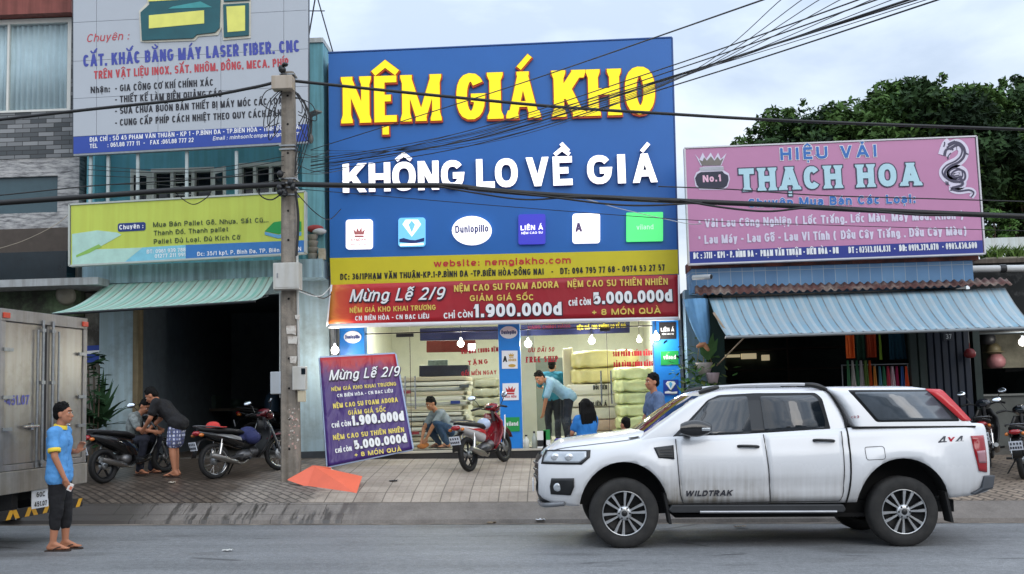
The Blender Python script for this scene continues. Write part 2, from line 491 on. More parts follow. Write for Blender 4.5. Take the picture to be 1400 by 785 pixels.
def accents(marks,w,top,cw):
 """Vietnamese marks over, under or beside a letter of width cw; returns strokes in letter units (x already in heights)."""
 out,y=[],top+.10
 c=cw/2
 for m in sorted(marks,key=lambda k:0 if k in '\u0302\u0306\u031b' else 1):
  two=any(k in marks for k in '\u0302\u0306')
  shift=.14 if(two and m in '\u0300\u0301')else(-.14 if 0 else 0)
  yy=y
  if m=='\u0302':
   out.append([(c-.2,yy),(c,yy+.16),(c+.2,yy)])
   y+=.10 if len(marks)>1 else 0
  elif m=='\u0306':
   out.append([(c+dx,yy+dy)for dx,dy in((-.2,.15),(-.13,.04),(0,0),(.13,.04),(.2,.15))])
   y+=.12
  elif m=='\u0301':
   out.append([(c-.04+shift,yy+.02),(c+.12+shift,yy+.2)])
  elif m=='\u0300':
   out.append([(c+.04+shift,yy+.02),(c-.12+shift,yy+.2)])
  elif m=='\u0309':
   out.append([(c-.07,yy+.2),(c+.05,yy+.22),(c+.08,yy+.13),(c,yy+.08),(c,yy+.01)])
  elif m=='\u0303':
   out.append([(c-.2,yy+.05),(c-.09,yy+.15),(c+.07,yy+.07),(c+.2,yy+.16)])
  elif m=='\u0323':
   out.append([(c,-.2),(c,-.16)])
  elif m=='\u031b':
   out.append([(cw-w*.6,top-w*.5),(cw+.07,top-.02),(cw+.1,top+.12)])
 return out
class Letters:
 """Writes lines of stroke letters on a Plane; every stroke is a ribbon laid a hair above the last."""
 def __init__(s,plane):
  s.pl=plane
 def measure(s,text,t,gap):
  x=0
  for ch in unicodedata.normalize('NFD',text):
   if unicodedata.combining(ch):
    continue
   g=GL.get(ch)or GL[' ']
   x+=max(g[0],t)+gap
  return x-gap
 def line(s,mb,text,a,b,hpx,t=.17,gap=.13,off=.006,mi=0,slant=0.0,contrast=0.0,serif=0.0,extrude=0.0,grow=0.0,side=None,dx=0.0,dy=0.0):
  """text from photo pixel a to b along its baseline, capitals hpx tall; t = stroke weight in letter heights."""
  O,E=s.pl.hit(*a),s.pl.hit(*b)
  U=E-O
  L=U.length
  U.normalize()
  N=s.pl.n
  V=N.cross(U).normalized()
  top=s.pl.hit(a[0],a[1]-hpx)
  hh=(top-O).dot(V)
  nat=s.measure(text,t,gap)*hh
  k=L/nat if nat>0 else 1
  O=O+U*dx*hh+V*dy*hh
  x=0.0
  cnt=0
  chars=[]
  for ch in unicodedata.normalize('NFD',text):
   if unicodedata.combining(ch)and chars:
    chars[-1][1].append(ch)
   else:
    chars.append([ch,[]])
  kk=k
  pieces=[]
  for ch,marks in chars:
   g=GL.get(ch)or GL[' ']
   if marks and ch=='i' and any(m in '\u0300\u0301\u0303\u0309' for m in marks):
    g=GL['ı']
   W=max(g[0],t)*kk
   if g[0]==0:
    W=t
   adv=(max(g[0],t)+gap)*kk
   ox=x+(adv-gap*kk-W)/2 if g[0]==0 else x
   tw,th=t,t*(1-contrast)
   mx=lambda u:ox+tw/2+u*(W-tw)
   my=lambda v:th/2+v*(1-th)
   for st in g[1]:
    kind=st[0]
    if kind=='d':
     _,x0,y0,x1,y1=st
     X0,X1=mx(x0),mx(x1)
     Y0,Y1=(0 if y0==0 else my(y0)),(1 if y1==1 else my(y1)+(th/2 if y1==X else 0))
     l=math.hypot(X1-X0,Y1-Y0)
     hw=min(t*.5*l/max(.2,abs(Y1-Y0)),t*.85)+grow
     ey=grow if grow else 0
     pieces.append(('q',[(X0-hw,Y0-ey),(X0+hw,Y0-ey),(X1+hw,Y1+ey),(X1-hw,Y1+ey)]))
     if serif:
      if y0==0:
       pieces.append(('s',X0,0,1))
      if y1==1:
       pieces.append(('s',X1,1,-1))
    else:
     pts=[(mx(u),my(v))for u,v in st[1]]
     pieces.append((kind,pts))
     if serif and kind=='p':
      for(u,v),(u2,v2)in((st[1][0],st[1][1]),(st[1][-1],st[1][-2])):
       if abs(u-u2)<1e-6 and v in(0,1):
        pieces.append(('s',mx(u),v,1 if v==0 else -1))
   if marks:
    tp=X if ch.islower()and ch not in 'bdfhklt' else 1.0
    for st in accents(marks,t,tp,W):
     pieces.append(('m',[(ox+u,v)for u,v in st]))
   x+=adv
  def put(poly):
   nonlocal cnt
   o=off+extrude+(cnt%7)*.0005
   cnt+=1
   P=[O+U*((u+slant*v)*hh)+V*(v*hh)+N*o for u,v in poly]
   if extrude:
    mb.prism(P,N*-(extrude+(cnt%7)*.0005),mi,side)
   else:
    mb.poly(P,mi)
  def ribbon(pts,closed,cap,tw,th):
   n=len(pts)
   L_,R_=[],[]
   P=[Vector((p[0],p[1]))for p in pts]
   if cap and not closed:
    for i0,i1 in((0,1),(-1,-2)):
     d=(P[i0]-P[i1]).normalized()
     e=tw/2 if abs(d.x)>abs(d.y)else th/2
     P[i0]=P[i0]+d*e
   if grow and not closed:
    for i0,i1 in((0,1),(-1,-2)):
     P[i0]=P[i0]+(P[i0]-P[i1]).normalized()*grow
   for i in range(n):
    a_=P[(i-1)%n]if(closed or i>0)else None
    c_=P[(i+1)%n]if(closed or i<n-1)else None
    d1=(P[i]-a_).normalized()if a_ is not None else(c_-P[i]).normalized()
    d2=(c_-P[i]).normalized()if c_ is not None else d1
    n1,n2=Vector((-d1.y,d1.x)),Vector((-d2.y,d2.x))
    m_=n1+n2
    if m_.length<1e-6:
     m_=n1.copy()
    m_.normalize()
    q=1/max(.45,m_.dot(n1))
    w=Vector((m_.x*(tw/2+grow),m_.y*(th/2+grow)))*q
    L_.append(P[i]+w)
    R_.append(P[i]-w)
   return L_,R_,n
  for pc in pieces:
   if pc[0]=='q':
    put(pc[1])
   elif pc[0]=='s':
    _,sx_,v,sg=pc
    b_,t_=t*(.5+serif),t*.52
    hgt=.13
    e=0.002
    pts=[(sx_-b_-grow,v-sg*(e+grow)),(sx_+b_+grow,v-sg*(e+grow)),(sx_+b_+grow,v+sg*(hgt*.45+grow)),(sx_+t_,v+sg*hgt*1.3),(sx_-t_,v+sg*hgt*1.3),(sx_-b_-grow,v+sg*(hgt*.45+grow))]
    put(pts if sg>0 else pts[::-1])
   else:
    kind,pts=pc
    w=(t,t*(1-contrast))if kind!='m' else(t*.62,t*.62)
    L_,R_,n=ribbon(pts,kind=='c',kind in 'pm',*w)
    o=off+extrude+(cnt%7)*.0005
    cnt+=1
    to3=lambda q,oo:O+U*((q[0]+slant*q[1])*hh)+V*(q[1]*hh)+N*oo
    m=n if kind=='c' else n-1
    lf,rf=[to3(q,o)for q in L_],[to3(q,o)for q in R_]
    mb.add(lf+rf,[(i,n+i,n+(i+1)%n,(i+1)%n)for i in range(m)],mi)
    if extrude:
     lb,rb=[to3(q,0)for q in L_],[to3(q,0)for q in R_]
     sd=mi if side is None else side
     mb.add(lf+lb,[(i,(i+1)%n,n+(i+1)%n,n+i)for i in range(m)],sd)
     mb.add(rf+rb,[(i,n+i,n+(i+1)%n,(i+1)%n)for i in range(m)],sd)
     if kind!='c':
      mb.add([lf[0],rf[0],rb[0],lb[0]],[(0,1,2,3)],sd)
      mb.add([lf[-1],rf[-1],rb[-1],lb[-1]],[(3,2,1,0)],sd)
  return mb
  # ================================================================== SETTING
def nodes_mat(name,rough=0.8):
 m=bpy.data.materials.new(name)
 m.use_nodes=True
 t=m.node_tree
 b=t.nodes['Principled BSDF']
 b.inputs['Roughness'].default_value=rough
 g=t.nodes.new('ShaderNodeNewGeometry')
 MATS[name]=m
 return m,t,b,g
def nn(t,kind,ins=(),**props):
 """A node with its inputs linked or set."""
 n=t.nodes.new('ShaderNode'+kind)
 for k,v in props.items():
  setattr(n,k,v)
 for key,v in dict(ins).items():
  if hasattr(v,'is_output')or isinstance(v,bpy.types.NodeSocket):
   t.links.new(v,n.inputs[key])
  else:
   n.inputs[key].default_value=v
 return n
def ramp(t,src,stops):
 r=t.nodes.new('ShaderNodeValToRGB')
 els=r.color_ramp.elements
 while len(els)<len(stops):
  els.new(0.5)
 for e,(p,c)in zip(els,stops):
  e.position=p
  e.color=tuple(c)+(1,)if len(c)==3 else c
 t.links.new(src,r.inputs['Fac'])
 return r.outputs['Color']
def mixc(t,fac,a,b,mode='MIX'):
 x=t.nodes.new('ShaderNodeMixRGB')
 x.blend_type=mode
 for key,v in(('Fac',fac),('Color1',a),('Color2',b)):
  if isinstance(v,bpy.types.NodeSocket):
   t.links.new(v,x.inputs[key])
  else:
   x.inputs[key].default_value=v if key=='Fac' else tuple(v)+(1,)
 return x.outputs['Color']
def bumpn(t,b,src,strength,dist=0.01):
 bp=t.nodes.new('ShaderNodeBump')
 bp.inputs['Strength'].default_value=strength
 bp.inputs['Distance'].default_value=dist
 t.links.new(src,bp.inputs['Height'])
 t.links.new(bp.outputs['Normal'],b.inputs['Normal'])
 # --- road
m_road,t,b,g=nodes_mat('asphalt',0.62)
n1=nn(t,'TexNoise',{'Vector':g.outputs['Position'],'Scale':0.55,'Detail':6.0,'Roughness':0.7})
n2=nn(t,'TexNoise',{'Vector':g.outputs['Position'],'Scale':70.0,'Detail':3.0})
mp=nn(t,'Mapping',{'Vector':g.outputs['Position'],'Scale':(0.10,1.2,1.0)})
n3=nn(t,'TexNoise',{'Vector':mp.outputs['Vector'],'Scale':1.4,'Detail':7.0,'Roughness':0.7})
c=ramp(t,n1.outputs['Fac'],[(0.3,(.172,.178,.186)),(0.7,(.22,.226,.236))])
c=mixc(t,0.6,c,ramp(t,n3.outputs['Fac'],[(0.35,(.6,.6,.6)),(0.6,(1.08,1.08,1.08))]),'MULTIPLY')
c=mixc(t,0.5,c,ramp(t,n2.outputs['Fac'],[(0.35,(.42,.42,.42)),(0.7,(1.5,1.5,1.5))]),'MULTIPLY')
mpc=nn(t,'Mapping',{'Vector':g.outputs['Position'],'Scale':(0.35,1.0,1.0)})
vor=nn(t,'TexVoronoi',{'Vector':mpc.outputs['Vector'],'Scale':0.42},feature='DISTANCE_TO_EDGE')
n4=nn(t,'TexNoise',{'Vector':g.outputs['Position'],'Scale':1.3})
mask=ramp(t,n4.outputs['Fac'],[(0.52,(0,0,0)),(0.6,(1,1,1))])
crack=mixc(t,1.0,ramp(t,vor.outputs['Distance'],[(0.0,(1,1,1)),(0.012,(0,0,0))]),mask,'MULTIPLY')
c=mixc(t,crack,c,(.045,.045,.048))
n5=nn(t,'TexNoise',{'Vector':g.outputs['Position'],'Scale':16.0,'Detail':4.0,'Roughness':.75})
c=mixc(t,.55,c,ramp(t,n5.outputs['Fac'],[(.36,(.62,.62,.61)),(.64,(1.3,1.3,1.28))]),'MULTIPLY')
n6=nn(t,'TexNoise',{'Vector':nn(t,'Mapping',{'Vector':g.outputs['Position'],'Scale':(.5,1.3,1)}).outputs['Vector'],'Scale':.9,'Detail':7.0})
c=mixc(t,.8,c,ramp(t,n6.outputs['Fac'],[(.30,(.58,.56,.54)),(.42,(1,1,1))]),'MULTIPLY')
t.links.new(c,b.inputs['Base Color'])
bumpn(t,b,n2.outputs['Fac'],0.35,0.006)
# --- kerb ramp: slabs of worn concrete, wet streaks where the washing water runs down
m_kerb,t,b,g=nodes_mat('kerb_concrete',0.7)
pos=g.outputs['Position']
sp=nn(t,'SeparateXYZ',{'Vector':pos})
n1=nn(t,'TexNoise',{'Vector':pos,'Scale':2.2,'Detail':8.0,'Roughness':0.7})
n2=nn(t,'TexNoise',{'Vector':pos,'Scale':45.0,'Detail':3.0})
c=ramp(t,n1.outputs['Fac'],[(0.3,(.115,.098,.086)),(0.7,(.215,.19,.168))])
c=mixc(t,0.5,c,ramp(t,n2.outputs['Fac'],[(0.3,(.7,.7,.7)),(0.7,(1.2,1.2,1.2))]),'MULTIPLY')
left=ramp(t,nn(t,'MapRange',{'Value':sp.outputs['X'],'From Min':-3.2,'From Max':-2.4,'To Min':1.0,'To Max':0.0}).outputs['Result'],[(0,(0,0,0)),(1,(1,1,1))])
c=mixc(t,left,c,mixc(t,1.0,c,(1.12,1.13,1.14),'MULTIPLY'))
vr=nn(t,'Mapping',{'Vector':pos,'Rotation':(0,0,rad(-35)),'Scale':(4.6,0.55,0.55)})
nw=nn(t,'TexNoise',{'Vector':vr.outputs['Vector'],'Scale':1.5,'Detail':6.0,'Roughness':0.65})
wet=mixc(t,1.0,ramp(t,nw.outputs['Fac'],[(0.49,(0,0,0)),(0.56,(1,1,1))]),left,'MULTIPLY')
left2=ramp(t,nn(t,'MapRange',{'Value':sp.outputs['X'],'From Min':-6.3,'From Max':-5.2,'To Min':1.0,'To Max':0.0}).outputs['Result'],[(0.2,(0,0,0)),(0.8,(1,1,1))])
wet=mixc(t,1.0,wet,left2,'LIGHTEN')
c=mixc(t,wet,c,(.075,.066,.06))
br=nn(t,'TexBrick',{'Vector':pos,'Scale':1.0,'Mortar Size':0.006,'Brick Width':1.0,'Row Height':0.30,'Color1':(1,1,1,1),'Color2':(.9,.9,.9,1),'Mortar':(.35,.33,.3,1)},offset=0.3)
c=mixc(t,left,c,mixc(t,1.0,c,br.outputs['Color'],'MULTIPLY'))
t.links.new(c,b.inputs['Base Color'])
t.links.new(ramp(t,wet,[(0,(.75,.75,.75)),(1,(.3,.3,.3))]),b.inputs['Roughness'])
bumpn(t,b,n1.outputs['Fac'],0.4,0.02)
# --- pavement: 40 cm tiles scored in lines; darker interlocking pavers and wet patches on the left
m_pave,t,b,g=nodes_mat('pavement_tiles',0.75)
pos=g.outputs['Position']
sp=nn(t,'SeparateXYZ',{'Vector':pos})
br=nn(t,'TexBrick',{'Vector':pos,'Scale':1.0,'Mortar Size':0.008,'Bias':0.0,'Brick Width':0.42,'Row Height':0.42,'Color1':(.325,.278,.235,1),'Color2':(.40,.345,.29,1),'Mortar':(.18,.155,.132,1)},offset=0.0)
br2=nn(t,'TexBrick',{'Vector':pos,'Scale':1.0,'Mortar Size':0.012,'Brick Width':0.14,'Row Height':0.42,'Color1':(1,1,1,1),'Color2':(.94,.94,.94,1),'Mortar':(.84,.82,.8,1)},offset=0.0)
n1=nn(t,'TexNoise',{'Vector':pos,'Scale':1.1,'Detail':8.0,'Roughness':0.68})
n2=nn(t,'TexNoise',{'Vector':pos,'Scale':38.0,'Detail':4.0})
c=mixc(t,1.0,br.outputs['Color'],br2.outputs['Color'],'MULTIPLY')
mpd=nn(t,'Mapping',{'Vector':pos,'Rotation':(0,0,rad(45))})
brd=nn(t,'TexBrick',{'Vector':mpd.outputs['Vector'],'Scale':1.0,'Mortar Size':0.015,'Brick Width':0.22,'Row Height':0.11,'Color1':(.19,.165,.142,1),'Color2':(.275,.24,.205,1),'Mortar':(.08,.07,.062,1)})
dist=nn(t,'MapRange',{'Value':nn(t,'Math',{0:sp.outputs['X'],1:nn(t,'Math',{0:n1.outputs['Fac'],1:1.2},operation='MULTIPLY').outputs[0]},operation='ADD').outputs[0],'From Min':-3.15,'From Max':-2.95,'To Min':1.0,'To Max':0.0})
leftm=dist.outputs['Result']
c=mixc(t,leftm,c,brd.outputs['Color'])
rightm=nn(t,'MapRange',{'Value':sp.outputs['X'],'From Min':3.6,'From Max':4.2,'To Min':0.0,'To Max':1.0}).outputs['Result']
c=mixc(t,rightm,c,mixc(t,1.0,brd.outputs['Color'],(1.15,1.05,.95),'MULTIPLY'))
c=mixc(t,0.75,c,ramp(t,n1.outputs['Fac'],[(0.32,(.5,.47,.44)),(0.6,(1.1,1.08,1.06))]),'MULTIPLY')
c=mixc(t,0.4,c,ramp(t,n2.outputs['Fac'],[(0.3,(.7,.7,.7)),(0.7,(1.25,1.25,1.25))]),'MULTIPLY')
nwet=nn(t,'TexNoise',{'Vector':pos,'Scale':0.8,'Detail':5.0})
wetx=nn(t,'MapRange',{'Value':nn(t,'Math',{0:sp.outputs['X'],1:nn(t,'Math',{0:nwet.outputs['Fac'],1:3.0},operation='MULTIPLY').outputs[0]},operation='ADD').outputs[0],'From Min':-3.6,'From Max':-2.9,'To Min':1.0,'To Max':0.0}).outputs['Result']
c=mixc(t,wetx,c,mixc(t,1.0,c,(.52,.48,.45),'MULTIPLY'))
t.links.new(c,b.inputs['Base Color'])
t.links.new(ramp(t,wetx,[(0,(.8,.8,.8)),(1,(.38,.38,.38))]),b.inputs['Roughness'])
bumpn(t,b,br.outputs['Fac'],-0.4,0.006)
m_ground=mat('bare_earth',(96,84,70),0.95,var=.3,scale=.8,bump=.4)
def sheet(name,xs,ys,m,dz,kind='structure'):
 mb=MB()
 mb.grid([[(x,y,gz(x,y)+dz)for x in xs]for y in ys],0,False)
 o=mb.build(name,m)
 tag(o,kind=kind)
 return o
XS=[-40+i*4 for i in range(21)]
sheet('ground',[-900,-300]+XS+[300,900],[-120,-30,15.3,15.95,16.4,17.2,18.4,19.5,20.2,60,200,900],m_ground,-0.06)
sheet('road',XS,[-24,0,8,12,15.40],m_road,0.0)
m_gut=mat('dusty_gutter',(132,122,110),.9,var=.3,scale=3,stain=(84,76,68),stain_amt=.4,stain_scale=1.6,bump=.4)
sheet('gutter_strip',XS,[15.27,15.34,15.40],m_gut,0.004)
sheet('kerb',XS,[15.40,15.43,15.70,15.95],m_kerb,0.004)
sheet('pavement',XS,[15.95,16.4,17.2,18.4,19.5,20.2,24.0,30.0],m_pave,0.006)
# ------------------------------------------------------------------ shared paints
W_WHITE=mat('white_print',(235,236,238),0.45,var=.03)
K_BLACK=mat('black_print',(24,24,27),0.5,var=.1)
N_NAVY=mat('navy_print',(30,52,120),0.45,var=.06)
R_RED=mat('red_print',(190,40,46),0.45,var=.06)
Y_YEL=mat('yellow_print',(232,214,70),0.45,var=.05)
STEEL=mat('galvanised_steel',(150,153,155),0.4,0.8,var=.15,scale=20)
DARKST=mat('dark_steel',(52,54,57),0.5,0.6,var=.15)
CHROME=mat('chrome',(205,205,205),0.12,1.0,var=.03)
RUBBER=mat('rubber',(22,22,23),0.75,var=.25,scale=20,bump=.1)
BLKPL=mat('black_plastic',(22,23,25),0.4,var=.1)
def pp(pl,pts,off=0.0):
 return[pl.hit(x,y,off)for x,y in pts]
def slab(mb,pl,pts,off,thick,mi=0):
 """A board on a plane: photo-pixel outline, front face `off` in front, `thick` deep."""
 return mb.prism(pp(pl,pts,off),pl.n*-thick,mi)
def rrect(x0,y0,x1,y1,r=3,slope=0.0,n=4):
 """Rounded rectangle in photo pixels (sheared by slope for tilted signs)."""
 out=[]
 for cx,cy,a in((x1-r,y0+r,0),(x0+r,y0+r,90),(x0+r,y1-r,180),(x1-r,y1-r,270)):
  for i in range(n+1):
   t=rad(a+90*i/n)
   px,py=cx+r*math.cos(t),cy-r*math.sin(t)
   out.append((px,py+slope*(px-x0)))
 return out
def oval(cx,cy,rx,ry,n=24):
 return[(cx+rx*math.cos(2*math.pi*i/n),cy-ry*math.sin(2*math.pi*i/n))for i in range(n)]
def lines_on(root,plane,items,mats,off=0.012,name='lettering'):
 """Each line of writing is a part of its sign. items: (text, a, b, cap px, dict(...)); mi picks the paint."""
 for it in items:
  text,a,b_,h=it[:4]
  kw=dict(it[4])if len(it)>4 else{}
  mi=kw.pop('mi',0)
  shadow=kw.pop('shadow',None)
  mb=MB()
  L=Letters(plane)
  use=[mats[mi]]
  if shadow is not None:
   gr=kw.pop('sgrow',.05)
   L.line(mb,text,a,b_,h,off=off,mi=1,grow=gr,dx=kw.pop('sdx',0),dy=kw.pop('sdy',0),**kw)
   use.append(mats[shadow])
   L.line(mb,text,a,b_,h,off=off+.005,mi=0,**kw)
  else:
   L.line(mb,text,a,b_,h,off=off,mi=0,**kw)
  mb.build(name,use,root)
def wall_with_holes(mb,pl,outer,holes,thick,mi=0):
 """Upright wall at a plane Y: world-x/z rectangle with rectangular openings; built as strips so no faces overlap."""
 Y=pl
 x0,x1,z0,z1=outer
 xs=sorted({x0,x1}|{h[0]for h in holes}|{h[1]for h in holes})
 for a,b_ in zip(xs,xs[1:]):
  cuts=sorted((h[2],h[3])for h in holes if h[0]<(a+b_)/2<h[1])
  z=z0
  for c0,c1 in cuts:
   if c0>z:
    mb.box(a,b_,Y,Y+thick,z,c0,mi)
   z=max(z,c1)
  if z<z1:
   mb.box(a,b_,Y,Y+thick,z,z1,mi)
   # ================================================================== MATTRESS STORE
YS=20.0
SX0,SX1=H(451,400,YS).x,H(930,400,YS).x
ZF=H(640,614.5,YS).z
ZC=ZF+2.95
m_cream=mat('cream_paint',(206,206,192),0.7,var=.05)
m_blueside=mat('blue_cladding',(36,92,172),0.5,var=.06,streak=.08)
m_bluepanel=mat('bright_blue_panel',(30,128,214),0.4,var=.04)
m_tilefl=mat('polished_floor_tile',(196,190,176),0.25,var=.06)
m_stepdark=mat('dark_granite',(46,44,44),0.45,var=.3,scale=30)
m_concwall=mat('grey_render',(150,152,152),0.85,var=.12,streak=.2)
store=thing('mattress_store','mattress shop with glass front and tall blue facade, between two older shops','shop building',(-0.8,YS,ZF),world_coords=True)
mb=MB()
mb.box(SX0,SX0+.10,YS+.02,YS+7,ZF-.4,8.1)
mb.box(SX1-.10,SX1,YS+.02,YS+7,ZF-.4,8.1)
mb.box(SX0+.10,SX1-.10,YS+6.9,YS+7,ZF-.4,8.1)
mb.box(SX0+.10,SX1-.10,YS+.02,YS+6.9,7.9,8.05)
mb.box(SX0+.10,SX1-.10,YS+.02,YS+.2,ZC+.1,7.9)
mb.build('wall',m_concwall,store)
mb=MB()
mb.box(SX0+.103,SX0+.13,YS+.25,YS+6.85,ZF,ZC)
mb.box(SX1-.13,SX1-.103,YS+.25,YS+6.85,ZF,ZC)
mb.box(SX0+.13,SX1-.13,YS+6.83,YS+6.88,ZF,ZC)
mb.build('inner_wall',m_cream,store)
mb=MB()
mb.box(SX0+.1,SX1-.1,YS+.05,YS+6.9,ZC+.003,ZC+.09)
mb.build('ceiling',mat('white_ceiling',(226,224,214),.8,var=.03),store)
mb=MB()
mb.box(SX0+.1,SX1-.1,YS-.25,YS+6.9,ZF-.035,ZF)
mb.build('floor_slab',m_tilefl,store)
mb=MB()
mb.box(SX0,SX1+.05,YS-.23,YS+.5,ZF-.55,ZF-.038)
mb.build('front_step',m_stepdark,store,bevel=.008)
# pillars clad in blue panels
for x0,x1 in((465,499),(683,712.5),(896,931)):
 mb=MB()
 a,b_=H(x0,530,YS-.08).x,H(x1,530,YS-.08).x
 mb.box(a,b_,YS-.08,YS+.22,ZF,ZC)
 mb.build('blue_pillar',m_bluepanel,store,bevel=.006)
 # header and glass
m_glass=glass('shop_glass',(246,249,246),.985)
gx=[H(499,530,YS).x,H(561,530,YS).x,H(683,530,YS).x,H(712.5,530,YS).x,H(832,530,YS).x,H(896,530,YS).x]
for a,b_ in((gx[0],gx[1]),(gx[1],gx[2]),(gx[3],gx[4]),(gx[4],gx[5])):
 mb=MB()
 mb.box(a+.012,b_-.012,YS+.05,YS+.062,ZF+.02,ZF+2.12)
 mb.build('glass_door',m_glass,store)
 mb=MB()
 mb.box(a+.012,b_-.012,YS+.05,YS+.062,ZF+2.17,ZC-.05)
 mb.build('transom_pane',m_glass,store)
for a,b_ in((gx[0],gx[2]),(gx[3],gx[5])):
 mb=MB()
 mb.box(a+.01,b_-.01,YS+.035,YS+.075,ZF+2.135,ZF+2.155)
 mb.box(a+.01,b_-.01,YS+.03,YS+.08,ZC-.045,ZC)
 mb.box(a+.01,b_-.01,YS+.035,YS+.075,ZF+.001,ZF+.016)
 mb.build('door_rail',DARKST,store)
for gxx,sgn in((gx[1],1),(gx[4],-1)):
 for s in(-1,1):
  hx=gxx+s*.09-(.04 if sgn<0 else 0)
  mb=MB()
  mb.tube([(hx,YS-.01,ZF+.75),(hx,YS-.01,ZF+1.35)],.014,10)
  mb.tube([(hx,YS-.01,ZF+.85),(hx,YS+.05,ZF+.85)],.009,8)
  mb.tube([(hx,YS-.01,ZF+1.25),(hx,YS+.05,ZF+1.25)],.009,8)
  mb.build('door_handle',CHROME,store)
 mb=MB()
 mb.box(gxx-.25 if sgn>0 else gxx-.12,gxx+.07,YS+.03,YS+.082,ZF+2.07,ZF+2.13)
 mb.box(gxx-.005,gxx+.005,YS+.045,YS+.067,ZF+.02,ZF+2.07)
 mb.build('door_closer',DARKST,store)
 # brand plates on the pillars
PS=Plane.upright(YS-.08)
m_green=mat('green_print',(32,148,72),.45,var=.05)
m_dblue=mat('deep_blue_print',(24,60,150),.45,var=.05)
m_cyan=mat('sky_blue_print',(92,178,226),.45,var=.05)
m_gold=mat('gold_print',(200,160,70),.45,var=.08)
def plate(root,pl,outline,m,off=.012,thick=.011,name='logo_plate'):
 mb=MB()
 slab(mb,pl,outline,off,thick)
 return mb.build(name,m,root)
def crown_marks(mb,pl,x,y,s,off,mi=0):
 """Little five-pointed crown over a bar."""
 mb.poly(pp(pl,[(x-5*s,y+3*s),(x-6.5*s,y-3*s),(x-3*s,y),(x-2.6*s,y-5*s),(x,y-.6*s),(x,y-6*s),(x+.01,y-.6*s),(x+2.6*s,y-5*s),(x+3*s,y),(x+6.5*s,y-3*s),(x+5*s,y+3*s)],off),mi)
 mb.poly(pp(pl,[(x-5*s,y+6*s),(x-5*s,y+4*s),(x+5*s,y+4*s),(x+5*s,y+6*s)],off),mi)
def diamond_marks(mb,pl,x,y,s,off):
 mb.poly(pp(pl,[(x-6*s,y-2*s),(x-4*s,y-5*s),(x+4*s,y-5*s),(x+6*s,y-2*s),(x,y+6*s)],off),0)
 mb.poly(pp(pl,[(x-2.2*s,y-1.8*s),(x,y-4.6*s),(x+2.2*s,y-1.8*s),(x,y+3.5*s)],off+.002),1)
for cx_,cy_ in((482,461),(695.5,454.5)):
 p=plate(store,PS,oval(cx_,cy_,12,8.5),W_WHITE)
 lines_on(p,PS,[('Dunlopillo',(cx_-10,cy_+2.5),(cx_+10,cy_+2),5,{'t':.18})],[N_NAVY],off=.016)
p=plate(store,PS,[(686,479.5),(707.5,479.5),(707.8,504),(686.3,504.3)],W_WHITE)
lines_on(p,PS,[('A',(687.5,495),(693.5,495),8,{'t':.24}),('ADORA',(695,494),(706,494),3.6,{'mi':1})],[K_BLACK,m_gold],off=.016)
mb=MB();slab(mb,PS,oval(700,500,5,2.2),.015,.002);crown_marks(mb,PS,699,485.5,.6,.015);mb.build('emblem',m_gold,p)
p=plate(store,PS,[(687,524.3),(709,523.8),(709.3,547),(687.3,547.5)],W_WHITE)
mb=MB();crown_marks(mb,PS,698,533,1.05,.016);mb.build('emblem',R_RED,p)
lines_on(p,PS,[('VUA NỆM',(690,544),(706,543.6),3,{})],[R_RED],off=.016)
p=plate(store,PS,[(690,570.8),(710.3,570.3),(710.6,589.8),(690.3,590.3)],m_green)
lines_on(p,PS,[('viland',(692.5,582.5),(708.5,582),6,{})],[W_WHITE],off=.016)
p=plate(store,PS,[(901,441),(924,440.3),(924.3,463.5),(901.3,464.2)],K_BLACK)
lines_on(p,PS,[('LIÊN Á',(903.5,453.5),(921.5,453),5,{'t':.2}),('NỆM CAO SU',(905,458),(921,457.6),2,{})],[W_WHITE],off=.016)
p=plate(store,PS,[(903,480.2),(927.5,479.4),(927.8,498.6),(903.3,499.4)],m_green)
lines_on(p,PS,[('viland',(907,491.5),(924,491),6,{})],[W_WHITE],off=.016)
p=plate(store,PS,[(906.7,519.6),(927.5,519),(927.8,540),(907,540.6)],m_dblue)
mb=MB();diamond_marks(mb,PS,917,527,1.15,.016)
mb.poly(pp(PS,[(909,538),(909,535.5),(914,534.5),(919,536),(926,535),(926,538)],.016),0)
mb.build('emblem',[W_WHITE,m_cyan],p)
# red lettering stuck on the glass
PG=Plane.upright(YS+.048)
m_sticker=mat('red_sticker',(176,22,40),.4,var=.05)
lines_on(store,PG,[('KHI MUA CHUNG NỆM',(631,484.3),(681.5,480.5),6,{'t':.22}),('TẶNG',(640,499.5),(667,497.2),6.2,{'t':.26,'gap':.3,'serif':.35}),('GỐI MỀN NGAY',(631,514),(679,511.8),5.8,{'t':.2}),('ƯU ĐÃI 50',(722,482),(757.5,480.8),6.2,{'t':.2,'slant':.18}),('FREE SHIP',(719,496),(763,494.6),8,{'t':.24,'serif':.3,'gap':.22}),('SẢN PHẨM CHÍNH HÃNG',(838,487.6),(892,486),6.8,{'t':.24}),('BẢO HÀNH CHÍNH HÃNG',(839,502),(893,500.5),6.8,{'t':.24})],[m_sticker,W_WHITE],off=.002,name='window_lettering')
